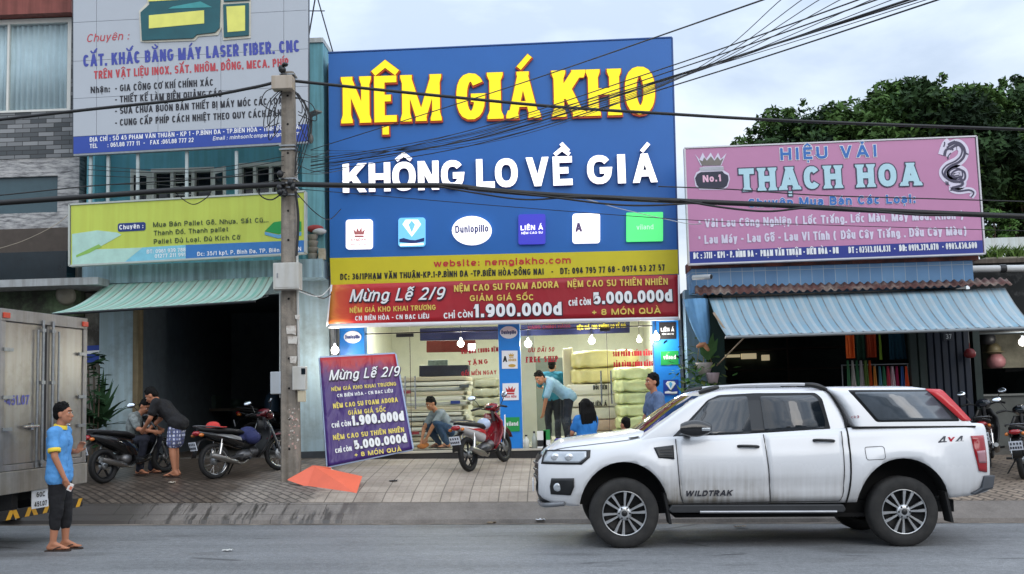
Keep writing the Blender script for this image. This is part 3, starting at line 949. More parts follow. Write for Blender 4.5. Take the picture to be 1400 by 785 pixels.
# signboard over the shop ------------------------------------------------------
YB=19.62
PB=Plane.upright(YB)
sign=thing('shop_signboard','huge blue signboard with glowing yellow and white letters over the mattress shop','signboard',(-0.8,YB,3.6),world_coords=True)
m_signblue=mat('blue_sign_sheet',(32,100,176),.38,var=.05,scale=.8)
mb=MB()
slab(mb,PB,[(449,73),(918,52),(926.5,341),(928,386),(452.6,392),(451,352)],0,.34)
mb.build('sign_panel',m_signblue,sign)
mb=MB()
slab(mb,PB,[(451,353),(926.5,341.3),(927.6,374.5),(452.6,390)],.012,.011)
band=mb.build('yellow_band',mat('mustard_yellow',(206,192,32),.45,var=.05,scale=2),sign)
mb=MB()
mb.tube(pp(PB,[(448.5,72.5),(918.5,51.5)],-.01),.022,6)
mb.tube(pp(PB,[(918.5,51.5),(927.5,386)],-.01),.02,6)
mb.build('edge_trim',mat('blue_edge_trim',(26,70,132),.4),sign)
g_yel=glow('lit_yellow_acrylic',(255,226,8),.42)
m_redside=glow('red_letter_return',(190,74,20),.12)
g_white=glow('lit_white_acrylic',(255,253,255),.95)
m_mauve=mat('lilac_letter_side',(150,110,160),.5)
SL=-.0305
def big(ch,x0,x1,y0,slope,h,mats,t,**kw):
 mb=MB()
 if mats[0]is g_yel:
  Letters(PB).line(mb,ch,(x0,y0+slope*(x0-468)),(x1,y0+slope*(x1-468)),h,t=t,extrude=.05,off=.018,mi=1,side=1,grow=.022,dy=-.012,**kw)
 Letters(PB).line(mb,ch,(x0,y0+slope*(x0-468)),(x1,y0+slope*(x1-468)),h,t=t,extrude=.07,off=.02,mi=0,side=1,**kw)
 mb.build('channel_letter',mats,sign)
for ch,x0,x1,t in(('N',470,506.5,.175),('Ệ',513,543.5,.22),('M',551,602.5,.165),('G',625,664,.225),('I',669,687,.24),('Á',695,737,.185),('K',758,799.5,.21),('H',805,847.5,.21),('O',855,896,.235)):
 big(ch,x0,x1,170.5,SL,63 if ch!='O' else 65,[g_yel,m_redside],t,serif=.2 if ch not in 'GO' else 0.0,contrast=.34 if ch in 'NỆMIÁKH' else.2)
for ch,x0,x1 in(('K',470,502),('H',505.5,535),('Ô',537.5,569.5),('N',572.5,601),('G',604,635.5),('L',652,677),('O',677.5,708.6),('V',720,751),('Ề',756.5,783),('G',803,836.8),('I',844.5,855.5),('Á',865,898.5)):
 big(ch,x0,x1,265,-.034,39.5,[g_white,m_mauve],.22 if ch in 'KHÔNGMỀLVÁO' else.27)
lines_on(band,PB,[('website: nemgiakho.com',(593,365.3),(780.5,360.2),9.3,{'t':.2,'mi':1}),('ĐC: 36/1PHẠM VĂN THUẬN-KP.1-P.BÌNH ĐA -TP.BIÊN HÒA-ĐỒNG NAI',(465.3,383),(743.3,375.6),8.4,{'t':.2}),('-   ĐT: 094 795 77 68 - 0974 53 27 57',(754,375.5),(909,370),8.4,{'t':.2})],[K_BLACK,R_RED],off=.018)
# lit brand boxes
def litbox(outline,m):
 mb=MB()
 slab(mb,PB,outline,.06,.055)
 return mb.build('logo_box',m,sign)
g_box=glow('lit_white_box',(255,250,252),.85)
g_sky=glow('lit_sky_box',(120,200,240),.45)
g_ind=glow('lit_indigo_box',(62,62,190),.35)
g_grn=glow('lit_green_box',(90,235,130),.5)
PO=.066
bx=litbox(rrect(472.8,300.5,509.3,341,4,-.02),g_box)
mb=MB();crown_marks(mb,PB,491,317,1.25,PO);mb.build('emblem',mat('faded_red_print',(206,122,122),.5),bx)
lines_on(bx,PB,[('KYMDAN',(481,330.6),(501,329.8),3.5,{}),('NỆM CAO SU',(479,336.5),(503,335.6),2.2,{})],[mat('faded_red_print',(206,122,122))],off=PO)
bx=litbox(rrect(544.5,298,581.5,337.6,4,-.02),g_sky)
mb=MB();diamond_marks(mb,PB,563,311,2.1,PO)
mb.poly(pp(PB,[(546,331),(546,327),(552,325.5),(560,328),(568,328.5),(580,325),(580,330),(566,333)],PO),2)
mb.poly(pp(PB,[(547,336.3),(547,333.5),(579,332.2),(579,335)],PO+.002),0)
mb.build('emblem',[g_white,g_sky,N_NAVY],bx)
bx=litbox(oval(645,315.2,27.2,19.8,32),g_box)
lines_on(bx,PB,[('Dunlopillo',(623,319.5),(668,317.6),10,{'t':.17})],[N_NAVY],off=PO)
bx=litbox(rrect(708.7,293.2,745.8,334.4,3,-.02),g_ind)
lines_on(bx,PB,[('LIÊN Á',(712,315.8),(742.5,314.6),6.5,{'t':.22}),('NỆM CAO SU',(713,321.2),(742,320),3,{})],[g_white],off=PO)
bx=litbox(rrect(782.6,292.2,820.4,333,4,-.02),g_box)
lines_on(bx,PB,[('A',(786.5,317.8),(796,317.4),12,{'t':.24})],[mat('mauve_print',(96,74,120),.5)],off=PO)
bx=litbox(rrect(856.3,290.8,906.5,330.6,1.5,-.02),g_grn)
lines_on(bx,PB,[('viland',(870,315),(893,314.2),7,{'t':.14})],[glow('pale_green_letters',(190,255,205),.5)],off=PO)
# red promotion banner tied under the sign -------------------------------------
YN=19.5
PN=Plane.upright(YN)
ban=thing('promo_banner','long red vinyl banner with sale prices hung under the blue signboard','banner',(-0.8,YN,3.0),world_coords=True)
m_banred,t,b,g=nodes_mat('red_banner_print',.42)
tc=nn(t,'TexCoord')
n1=nn(t,'TexNoise',{'Vector':tc.outputs['Object'],'Scale':1.6,'Detail':4.0,'Distortion':1.2})
sp=nn(t,'SeparateXYZ',{'Vector':tc.outputs['Object']})
fx=nn(t,'MapRange',{'Value':nn(t,'Math',{0:sp.outputs['X'],1:nn(t,'Math',{0:n1.outputs['Fac'],1:1.6},operation='MULTIPLY').outputs[0]},operation='ADD').outputs[0],'From Min':-2.4,'From Max':0.2})
c=ramp(t,fx.outputs['Result'],[(0.0,lin((226,140,60))),(0.10,lin((206,84,50))),(0.22,lin((190,36,42))),(0.6,lin((172,24,38))),(1.0,lin((156,20,36)))])
t.links.new(c,b.inputs['Base Color'])
n5=nn(t,'TexNoise',{'Vector':nn(t,'Mapping',{'Vector':tc.outputs['Object'],'Scale':(1.2,1,.5)}).outputs['Vector'],'Scale':2.0,'Detail':3.0})
bumpn(t,b,n5.outputs['Fac'],.5,.05)
m_banwhite=mat('white_vinyl',(222,222,226),.45,var=.05)
TL,TR,BR,BL=(453,389.5),(927.5,375.5),(929,438),(449,449)
def quadpx(u,v,c4):
 (ax,ay),(bx_,by),(cx_,cy_),(dx_,dy_)=c4
 x=(ax*(1-u)+bx_*u)*(1-v)+(dx_*(1-u)+cx_*u)*v
 y=(ay*(1-u)+by*u)*(1-v)+(dy_*(1-u)+cy_*u)*v
 return x,y
def wavy(u,v):
 return.012*math.sin(u*17+v*2)*v+.008*math.sin(u*41+1)*v
mb=MB()
mb.grid([[PN.hit(*quadpx(u/60,v/8,(TL,TR,(BR[0],BR[1]-5),(BL[0],BL[1]-6))),wavy(u/60,v/8))for u in range(61)]for v in range(9)])
o=mb.build('banner_sheet',m_banred,ban)
sol=o.modifiers.new('thick','SOLIDIFY');sol.thickness=.004;sol.offset=-1;PENDING.append(o)
mb=MB()
mb.grid([[PN.hit(*quadpx(u/60,v,((BL[0],BL[1]-6),(BR[0],BR[1]-5),BR,BL)),wavy(u/60,1)+.001)for u in range(61)]for v in(0,1)])
mb.grid([[PN.hit(*p,.002)for p in((451.5,389.5),(454.5,389.4))],[PN.hit(*p,.002)for p in((446,447),(449.5,443))]])
mb.grid([[PN.hit(*p,.014)for p in((926.6,375.6),(929,375.4))],[PN.hit(*p,.014)for p in((927.6,433),(930,438))]])
o=mb.build('banner_hem',m_banwhite,ban)
sol=o.modifiers.new('thick','SOLIDIFY');sol.thickness=.004;sol.offset=-1;PENDING.append(o)
m_shadowprint=mat('dark_print',(40,22,44),.5)
m_gold2=mat('banner_gold',(222,196,92),.45,var=.06)
lines_on(ban,PN,[('Mừng Lễ 2/9',(478,413),(606,409.5),17,{'t':.15,'slant':.28,'shadow':3,'sgrow':.045,'sdx':.05,'sdy':-.06}),('NỆM GIÁ KHO KHAI TRƯƠNG',(478.5,428),(596,423.8),7,{'mi':2,'t':.19}),('CN BIÊN HÒA - CN BẠC LIÊU',(486,438.6),(587,435.6),6.3,{'t':.2}),('NỆM CAO SU FOAM ADORA',(621,399.3),(764,393.4),9,{'mi':2,'t':.2}),('GIẢM GIÁ SỐC',(642.5,412),(730,410.5),8,{'mi':2,'t':.2}),('CHỈ CÒN',(607,436),(646.5,433.8),8,{'t':.2,'gap':.08}),('1.900.000đ',(648,434.3),(768,431),18,{'t':.24,'gap':.08,'shadow':3,'sgrow':.05,'sdx':.03,'sdy':-.03}),('NỆM CAO SU THIÊN NHIÊN',(776,393.2),(913,389.5),9,{'mi':2,'t':.19}),('CHỈ CÒN',(777.5,418.6),(808,417),8,{'t':.2,'gap':.08}),('5.000.000đ',(811,416.5),(919,412.2),16.5,{'t':.24,'gap':.08,'shadow':3,'sgrow':.05,'sdx':.03,'sdy':-.03}),('+ 8 MÓN QUÀ',(809.5,431.3),(903.5,428.8),8.3,{'mi':2,'t':.2})],[W_WHITE,K_BLACK,m_gold2,m_shadowprint],off=.026)
# leaning promotion stand ------------------------------------------------------
bl,brr=H(448,638,18.42),H(564,614,19.02)
tl=H(437.5,489,18.75)
PT=Plane(bl,brr,tl)
st=thing('banner_stand','purple and red promotion board leaning at the left end of the mattress shop front','sign board',(bl.x,bl.y,gz(bl.x,bl.y)),world_coords=True)
m_purple,t,b,g=nodes_mat('purple_banner_print',.38)
tc=nn(t,'TexCoord')
n1=nn(t,'TexNoise',{'Vector':tc.outputs['Object'],'Scale':2.2,'Detail':4.0,'Distortion':1.6})
sp=nn(t,'SeparateXYZ',{'Vector':tc.outputs['Object']})
fz=nn(t,'MapRange',{'Value':nn(t,'Math',{0:sp.outputs['Z'],1:nn(t,'Math',{0:n1.outputs['Fac'],1:.5},operation='MULTIPLY').outputs[0]},operation='ADD').outputs[0],'From Min':1.62,'From Max':2.3})
c=ramp(t,fz.outputs['Result'],[(0.0,lin((62,32,112))),(0.4,lin((92,36,104))),(0.62,lin((176,40,52))),(0.85,lin((186,34,34))),(1.0,lin((150,40,40)))])
t.links.new(c,b.inputs['Base Color'])
n6=nn(t,'TexNoise',{'Vector':nn(t,'Mapping',{'Vector':tc.outputs['Object'],'Rotation':(0,rad(35),0),'Scale':(2.2,1,.6)}).outputs['Vector'],'Scale':2.4,'Detail':3.0,'Distortion':.6})
bumpn(t,b,n6.outputs['Fac'],.9,.07)
C4=((437.5,489.5),(540,484),(564,614),(448,638))
mb=MB()
mb.grid([[PT.hit(*quadpx(u/24,v/30,C4),.010*math.sin(u*.9+v*1.1)*math.sin(math.pi*u/24)*math.sin(math.pi*v/30))for u in range(25)]for v in range(31)])
o=mb.build('printed_sheet',m_purple,st)
sol=o.modifiers.new('thick','SOLIDIFY');sol.thickness=.003;sol.offset=-1;PENDING.append(o)
mb=MB()
cs=[PT.hit(*q,-.03)for q in C4]
for i in range(4):
 mb.beam(cs[i],cs[(i+1)%4],.05,.035,0,up=PT.n)
mb.beam((cs[0]+cs[3])/2,(cs[1]+cs[2])/2,.04,.03,0,up=PT.n)
mb.build('frame',mat('pale_blue_steel',(150,166,196),.5,.3,var=.1),st,bevel=.004)
mb=MB()
slab(mb,PT,[(437.5,489.5),(540,484),(564,614),(448,638)],-.055,.012)
mb.build('backing_sheet',m_banwhite,st)
m_gold3=mat('pale_gold_print',(226,206,96),.45,var=.06)
lines_on(st,PT,[('Mừng Lễ 2/9',(449.5,520.5),(545,514.5),14,{'t':.14,'slant':.28,'shadow':2,'sgrow':.045,'sdx':.05,'sdy':-.06}),('NỆM GIÁ KHO KHAI TRƯƠNG',(453,535.2),(541.5,527.5),5.2,{'mi':1,'t':.2}),('CN BIÊN HÒA - CN BẠC LIÊU',(461,543.6),(537,536.8),4.6,{'t':.2}),('NỆM CAO SU FOAM ADORA',(455.5,558.8),(544,549.8),6.6,{'mi':1,'t':.21}),('GIẢM GIÁ SỐC',(476,568),(528,563),6.4,{'mi':1,'t':.2}),('CHỈ CÒN',(453.5,585.5),(480,582.3),6.3,{'t':.22,'gap':.08}),('1.900.000đ',(481.5,582.5),(552.5,575.3),13.8,{'t':.25,'gap':.07,'shadow':2,'sgrow':.05}),('NỆM CAO SU THIÊN NHIÊN',(455.5,602),(552.5,590.8),6.8,{'mi':1,'t':.21}),('CHỈ CÒN',(458.5,620),(481,616.5),6.2,{'t':.22,'gap':.08}),('5.000.000đ',(484.5,615),(556.5,604.8),12.5,{'t':.25,'gap':.07,'shadow':2,'sgrow':.05}),('+ 8 MÓN QUÀ',(485,625.4),(549,617.2),6.4,{'mi':1,'t':.21})],[W_WHITE,m_gold3,m_shadowprint],off=.016)
# ================================================================== LEFT: LIGHT BLUE WORKSHOP HOUSE
YL=20.0
m_ltblue=mat('light_blue_paint',(150,190,206),.75,var=.07,streak=.14,stain=(128,140,142),stain_amt=.05,stain_scale=1.2)
m_paleblue=mat('pale_blue_render',(170,192,200),.75,var=.05,streak=.16,stain=(136,146,146),stain_amt=.05,stain_scale=1.2)
m_turq=mat('turquoise_paint',(104,176,192),.7,var=.07,streak=.12)
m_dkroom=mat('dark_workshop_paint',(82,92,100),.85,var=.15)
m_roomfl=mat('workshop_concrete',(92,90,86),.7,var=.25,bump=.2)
m_whitewood=mat('white_window_frame',(214,214,208),.5,var=.05)
m_darkglass=mat('dark_window_glass',(22,30,36),.08,var=.1,spec=.6)
lx=lambda px,py=300,Y=YL:H(px,py,Y).x
lz=lambda px,py,Y=YL:H(px,py,Y).z
house=thing('workshop_house','light blue two storey house with an open dark workshop on the ground floor','house',(lx(290),YL,gz(lx(290),YL)),world_coords=True)
HX0,HX1=lx(118),SX0-.02
HT=lz(434,66)
OX0,OX1=lx(190,500),lx(389,500)
OZ=lz(290,404)
mb=MB()
mb.box(HX0,lx(136,500),YL,YL+.25,0.3,lz(130,400))
mb.build('grimy_wall',mat('grimy_wall',(138,136,128),.9,var=.2,streak=.35,stain=(70,66,60),stain_amt=.4),house)
mb=MB()
mb.box(lx(136.3,500),OX0-.1,YL-.03,YL+.25,0.3,lz(160,380))
mb.box(OX1+.02,HX1,YL-.02,YL+.25,0.3,lz(420,380))
mb.box(OX0-.1,OX1+.02,YL,YL+.25,OZ,lz(300,380))
mb.build('ground_floor_wall',m_paleblue,house)
mb=MB()
mb.box(OX0-.098,OX0,YL-.05,YL+.2,0.4,OZ)
mb.build('door_frame',mat('weathered_wood',(140,126,98),.8,var=.2,streak=.3),house)
mb=MB()
mb.box(OX1+.02,HX1,YL-.035,YL-.021,0.3,gz(-4.3,YL)+.13)
mb.build('skirting',mat('dark_skirting',(62,66,70),.8,var=.2),house)
# workshop room
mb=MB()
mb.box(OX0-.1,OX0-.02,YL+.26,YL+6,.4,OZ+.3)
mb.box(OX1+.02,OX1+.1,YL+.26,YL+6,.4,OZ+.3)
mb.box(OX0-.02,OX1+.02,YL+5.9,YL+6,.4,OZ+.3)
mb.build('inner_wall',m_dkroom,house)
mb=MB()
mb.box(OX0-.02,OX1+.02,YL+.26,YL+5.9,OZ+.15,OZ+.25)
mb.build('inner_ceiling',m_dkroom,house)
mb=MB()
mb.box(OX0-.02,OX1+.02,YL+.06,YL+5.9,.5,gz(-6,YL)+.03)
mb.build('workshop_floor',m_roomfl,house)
# first floor: ledge, recessed wall with windows, side column
ZL0,ZL1=lz(300,383,19.4),lz(300,358,19.4)
mb=MB()
mb.box(lx(112,370,19.4),HX1,19.4,YL,ZL0,ZL1)
mb.build('ledge',mat('stained_ledge',(150,176,188),.8,var=.12,streak=.4),house)
W2Y=20.5
wins=[(lx(207,245,W2Y),lx(293,245,W2Y),lz(250,285,W2Y),lz(250,230,W2Y)),(lx(327,245,W2Y),lx(392,245,W2Y),lz(350,285,W2Y),lz(350,223,W2Y))]
mb=MB()
wall_with_holes(mb,W2Y,(HX0,HX1,ZL1-.3,HT-.25),wins,.2)
mb.box(HX0,HX0+.15,YL,W2Y,ZL1,HT-.25)
mb.build('upper_wall',m_turq,house)
mb=MB()
mb.box(lx(416,200,19.9),HX1,19.7,W2Y-.003,ZL1+.004,HT)
mb.build('side_column',mat('blue_grey_paint',(112,172,186),.7,var=.08,streak=.3),house)
mb=MB()
mb.box(lx(414,200,19.9),HX1+.01,19.66,W2Y+.2,HT+.003,HT+.09)
mb.build('column_cap',mat('white_stone_cap',(190,196,196),.7,var=.1,streak=.3),house)
mb=MB()
mb.box(HX0,HX1,W2Y+.2,YL+6.2,OZ+.32,HT-.3)
mb.box(HX0,OX0-.103,YL+.26,YL+6.2,.4,OZ+.319)
mb.box(OX1+.103,HX1,YL+.26,YL+6.2,.4,OZ+.319)
mb.box(OX0-.1,OX1+.1,YL+6.01,YL+6.2,.4,OZ+.319)
mb.build('body_wall',m_concwall,house)
for i,(a,b_,z0,z1)in enumerate(wins):
 w=thing('window',None,None)
 w.parent=house
 mb=MB()
 for x0,x1,q0,q1 in((a,b_,z1-.07,z1),(a,b_,z0,z0+.06),(a,a+.06,z0+.06,z1-.07),(b_-.06,b_,z0+.06,z1-.07)):
  mb.box(x0,x1,W2Y-.04,W2Y+.12,q0,q1)
 for k in(1,2):
  xm=a+(b_-a)*k/3
  mb.box(xm-.03,xm+.03,W2Y-.03,W2Y+.1,z0+.061,z1-.071)
 f=mb.build('window_frame',m_whitewood,w)
 mb=MB()
 mb.box(a+.061,b_-.061,W2Y+.105,W2Y+.115,z0+.061,z1-.071)
 mb.build('pane',m_darkglass,w)
 if i==0:
  mb=MB()
  for k in range(9):
   zz=z0+.1+k*.08
   if zz<z1-.1:
    mb.box(a+(b_-a)/3+.035,a+2*(b_-a)/3-.035,W2Y,W2Y+.02,zz,zz+.012)
  mb.build('window_grille',m_whitewood,w)
  for s in(0,1):
   x=a+.0 if s==0 else b_
   mb=MB()
   q=.16 if s else -.0
   mb.obox((x+(.15 if s else -.15),W2Y-.16,(z0+z1)/2),(.38,.04,z1-z0-.1),Matrix.Rotation(rad(-40 if s else 40),3,'Z'))
   sh=mb.build('shutter',m_whitewood,w)
   mb=MB()
   mb.obox((x+(.15 if s else -.15),W2Y-.185,(z0+z1)/2),(.24,.02,z1-z0-.32),Matrix.Rotation(rad(-40 if s else 40),3,'Z'))
   mb.build('shutter_pane',m_darkglass,sh)
   # things on the ledge beside the column
p0=H(433,366,19.55)
for k,(dx,w,h_,cl,nm,lb)in enumerate(((-.08,.20,.46,(146,140,130),'clay_pot_stack','stack of grey clay pots on the ledge left of the blue signboard'),(.10,.12,.2,(170,160,140),'plastic_box','small beige box on the ledge beside the clay pots'))):
 mb=MB()
 if k==0:
  for j in range(4):
   mb.lathe([(.0,j*.115),(.07,j*.115),(.1,j*.115+.1),(.105,j*.115+.112),(.09,j*.115+.113),(.0,j*.115+.105)],(p0.x+dx,19.6,ZL1+.004),None,14)
 else:
  mb.box(p0.x+dx-w/2,p0.x+dx+w/2,19.5,19.62,ZL1+.004,ZL1+h_)
 tag(mb.build(nm,mat(nm,cl,.8,var=.25,scale=9),bevel=.006 if k else 0),lb,'pot' if k==0 else 'box')
mb=MB()
mb.ell((p0.x-.04,19.62,ZL1+.58),(.16,.1,.07))
mb.ell((p0.x+.05,19.58,ZL1+.52),(.13,.09,.06),mi=1)
tag(mb.build('cloth_bundle',[mat('dull_red_cloth',(150,60,58),.9,var=.3),mat('grey_cloth',(170,172,174),.9,var=.2)]),'red and grey cloth bundle lying on top of the clay pots','cloth')
# ------------------------------------------------------------------ laser workshop signboard
YZ=18.95
PZ=Plane.upright(YZ)
ls=thing('workshop_billboard','large pale grey engraving workshop billboard with blue and red lettering on steel posts','billboard',(lx(260,200,YZ),YZ,ZL1),world_coords=True)
m_acp=mat('pale_grey_panel',(176,182,190),.4,var=.03,scale=1.2)
mb=MB()
seams=[100,132,216,302,388,421]
rows=[-110,-40,31,84,135,187]
sl=-.0535
for x0,x1 in zip(seams,seams[1:]):
 for y0,y1 in zip(rows,rows[1:]):
  slab(mb,PZ,[(x0+.25,y0+sl*(x0-100)+.25),(x1-.25,y0+sl*(x1-100)+.25),(x1-.25,y1+sl*(x1-100)-.25),(x0+.25,y1+sl*(x0-100)-.25)],0,.05)
pan=mb.build('sign_panel',m_acp,ls)
mb=MB()
slab(mb,PZ,[(99,-111),(422,-129),(422,195.5),(99,213)],-.055,.08)
mb.build('backing_frame',mat('sign_backing',(70,74,82),.6),ls)
mb=MB()
slab(mb,PZ,[(100.5,187.3),(421,169.6),(421,193),(100.5,210.5)],.004,.054)
bluband=mb.build('blue_band',mat('royal_blue_print',(44,72,158),.4,var=.04),ls)
mb=MB()
slab(mb,PZ,[(100.5,210.8),(421,193.3),(421,196),(100.5,213.2)],.01,.1)
mb.build('bottom_rail',STEEL,ls)
for px_ in(124,148,188.5,255.5,323.5,405):
 mb=MB()
 p=H(px_,240,YZ+.1)
 mb.beam((p.x,YZ+.1,ZL1-.02),(p.x,YZ+.1,lz(px_,205,YZ)),.05,.05)
 mb.build('post',mat('pale_steel_post',(176,186,186),.5,.2,var=.1),ls)
m_red2=mat('brick_red_print',(182,66,74),.45,var=.05)
m_vio=mat('violet_blue_print',(64,74,158),.45,var=.05)
m_char=mat('charcoal_print',(38,38,46),.5,var=.06)
lines_on(ls,PZ,[('Chuyên :',(118.3,58),(176,54),11,{'mi':0,'t':.13,'slant':.22}),('CẮT, KHẮC BẰNG MÁY LASER FIBER, CNC',(114,91.7),(410,71),16.5,{'mi':1,'t':.2,'gap':.11}),('TRÊN VẬT LIỆU INOX, SẮT, NHÔM, ĐỒNG, MECA, PHÍP',(128.6,108.3),(394.7,90.5),11,{'mi':0,'t':.19,'gap':.12}),('Nhận:',(124,127.8),(150.5,126),9,{'mi':2,'t':.2}),('- GIA CÔNG CƠ KHÍ CHÍNH XÁC',(157.5,125.6),(291.8,117.3),9.3,{'mi':2,'t':.19}),('- THIẾT KẾ LÀM BIỂN QUẢNG CÁO',(157.5,140.8),(303.7,132.4),9.3,{'mi':2,'t':.19}),('- SỬA CHỮA BUÔN BÁN THIẾT BỊ MÁY MÓC CÁC LOẠI',(157.5,156.5),(389,142.2),9.3,{'mi':2,'t':.19}),('- CUNG CẤP PHÍP CÁCH NHIỆT THEO QUY CÁCH,BẢN',(157.5,172.6),(385,158.8),9.3,{'mi':2,'t':.19})],[m_red2,m_vio,m_char],off=.004)
lines_on(bluband,PZ,[('ĐỊA CHỈ : SỐ 45 PHẠM VĂN THUẬN - KP 1 - P.BÌNH ĐA - TP.BIÊN HÒA - TỈNH ĐỒNG NAI',(123,194.2),(411,176.6),6.2,{'t':.17}),('TEL      : 061.88 777 11  -   FAX :061.88 777 22',(123,203),(265,194.4),6,{'t':.17}),('Email : minhson1company@gmail.com',(291,192.3),(409,184.6),5.4,{'t':.14,'slant':.2})],[W_WHITE],off=.008)
m_teal=mat('dark_teal_print',(22,84,92),.35,var=.15,scale=3)
m_tealmid=mat('mid_teal_print',(60,148,150),.35,var=.15,scale=3)
m_lime=mat('pale_yellow_print',(226,224,112),.35,var=.08,scale=3)
m_ivory=mat('ivory_edge',(204,200,186),.5,var=.06)
EMB=[([(192,17),(204,6),(202,-60),(303,-66),(300,38),(294,44),(269,47),(264,52),(194,55)],0,.05),([(203.5,21),(279,14),(279,32),(203.5,39)],1,.056),([(203,2),(275,-2),(275,-50),(203,-48)],1,.056),([(236,9),(274,2),(290,10),(230,12)],2,.056),([(305,6),(340,4),(340,48),(306,51)],0,.05),([(309.5,9),(335,7.5),(335,42),(311,44)],1,.056),([(306,-60),(341,-62),(341,0),(306,2)],0,.05),([(311,-52),(335,-54),(335,-6),(311,-4)],1,.056)]
mb=MB()
slab(mb,PZ,[(190,15),(201,4),(200,-62),(343,-68),(342.5,52),(305,55),(303,38),(298,48),(271,50),(266,55.5),(200,58),(192,57)],.02,.02,3)
for poly_,mi,of in EMB:
 slab(mb,PZ,poly_,of,.028 if of<.053 else.005,mi)
mb.build('raised_logo',[m_teal,m_lime,m_tealmid,m_ivory],ls)
# ------------------------------------------------------------------ pallet signboard
YP=18.75
PP=Plane.upright(YP)
ps=thing('pallet_signboard','faded yellow green pallet trader signboard above the green striped awning','signboard',(lx(260,350,YP),YP,lz(260,355,YP)),world_coords=True)
m_yg=mat('yellow_green_print',(190,204,86),.45,var=.05,scale=1.5,streak=.05)
mb=MB()
slab(mb,PP,[(97,281),(417.5,263),(417.5,346),(97,363.5)],0,.12)
mb.build('sign_panel',m_yg,ps)
mb=MB()
for a,b_ in(((96.5,280.5),(418,262.5)),((418,262.5),(418,346.5)),((418,346.5),(96.5,364)),((96.5,364),(96.5,280.5))):
 mb.beam(PP.hit(*a,-.05),PP.hit(*b_,-.05),.03,.14,0,up=PP.n)
mb.build('frame',mat('grey_white_trim',(176,182,176),.5,var=.08),ps)
mb=MB()
slab(mb,PP,[(254,335),(416.5,328.5),(416.5,345),(254,354)],.006,.005,0)
slab(mb,PP,[(195,338.5),(253.8,335),(253.8,354),(170,358.7)],.006,.005,1)
slab(mb,PP,[(98.5,320),(133,315),(160,318),(166,321),(150,330),(130,341),(194.7,338.6),(169.7,358.8),(98.5,362.3)],.006,.005,2)
mb.poly(pp(PP,[(104,349),(135,334),(139,337),(122,346),(104,352)],.009),3)
mb.build('printed_band',[mat('sea_blue_print',(52,118,184),.4,var=.08),mat('light_cyan_print',(126,194,214),.4,var=.1),mat('pale_cyan_print',(176,212,200),.4,var=.1),mat('leaf_green_print',(140,186,90),.4,var=.1)],ps)
mb=MB()
slab(mb,PP,rrect(161,305.5,199,317,3,-.05),.008,.007)
lbl=mb.build('blue_label',N_NAVY,ps)
lines_on(lbl,PP,[('Chuyên :',(163.5,314.2),(196.5,312),6.3,{'t':.2})],[W_WHITE],off=.012)
lines_on(ps,PP,[('Mua Bán Pallet Gỗ, Nhựa, Sắt Cũ...',(209.6,310.7),(367.4,304),6.6,{'t':.17,'serif':.1}),('Thanh Đố, Thanh pallet',(210.5,322.2),(312.4,316.6),6.6,{'t':.17}),('Pallet Đủ Loại, Đủ Kích Cỡ',(210.5,333.9),(328.5,327.6),6.6,{'t':.17}),('ĐT: 0961 939 788',(201,347),(254,344),5.2,{'mi':1}),('01277 211 991',(212,353),(254,350.4),5,{'mi':1}),('Đc: 35/1 kp1, P. Bình Đa, TP. Biên Hòa, ĐN',(270,350.3),(412,343.2),5.6,{'mi':1})],[mat('olive_print',(58,74,44),.5),W_WHITE],off=.012)
mb=MB()
slab(mb,PP,[(362,316),(374,304),(392,301),(412,303),(412,316),(380,320)],.008,.007,0)
slab(mb,PP,[(362,317),(380,321),(412,317),(412,322),(380,326),(362,321)],.010,.009,1)
mb.build('pallet_picture',[m_green,mat('bluish_print',(98,160,200),.4)],ps)
# ------------------------------------------------------------------ striped awnings
def stripes(name,cols,axis='X',period=.22,rough=.55,dirt=(120,110,96),dirt_amt=.3,emitless=True):
 m,t,b,g=nodes_mat(name,rough)
 tc=nn(t,'TexCoord')
 uv=nn(t,'UVMap')
 sp=nn(t,'SeparateXYZ',{'Vector':uv.outputs['UV']})
 fr=nn(t,'Math',{0:nn(t,'Math',{0:sp.outputs['X'],1:1.0/period},operation='MULTIPLY').outputs[0]},operation='FRACT')
 r=ramp(t,fr.outputs[0],cols)
 r.node.color_ramp.interpolation='CONSTANT'
 n1=nn(t,'TexNoise',{'Vector':tc.outputs['Object'],'Scale':3.0,'Detail':7.0,'Roughness':.7})
 dm=ramp(t,n1.outputs['Fac'],[(.5-.2*dirt_amt,(0,0,0)),(.85,(1,1,1))])
 c=mixc(t,dm,r,lin(dirt))
 t.links.new(c,b.inputs['Base Color'])
 b.inputs['Transmission Weight'].default_value=0.0
 return m
def cloth_quad(mb_rows,name,m,root,length,thick=.006):
 mb=MB()
 mb.grid(mb_rows)
 o=mb.build(name,m,root)
 me=o.data
 uvl=me.uv_layers.new(name='UVMap')
 k,n=len(mb_rows),len(mb_rows[0])
 for p in me.polygons:
  for li in p.loop_indices:
   vi=me.loops[li].vertex_index
   uvl.data[li].uv=((vi%n)/(n-1)*length,(vi//n)/(k-1))
 s=o.modifiers.new('thick','SOLIDIFY')
 s.thickness=thick
 PENDING.append(o)
 return o
aw=thing('green_awning','pale green and white striped awning sloping out over the workshop entrance','awning',(lx(240,400),19.4,lz(240,400)),world_coords=True)
A_TL,A_TR,A_BL,A_BR=H(146,388,19.45),H(376,377,19.45),H(71,428.5,17.9),H(349,410.5,17.9)
rows_=[]
for v in range(13):
 f=v/12
 rows_.append([A_TL.lerp(A_TR,u/60).lerp(A_BL.lerp(A_BR,u/60),f)+Vector((0,0,-.10*math.sin(math.pi*f)))for u in range(61)])
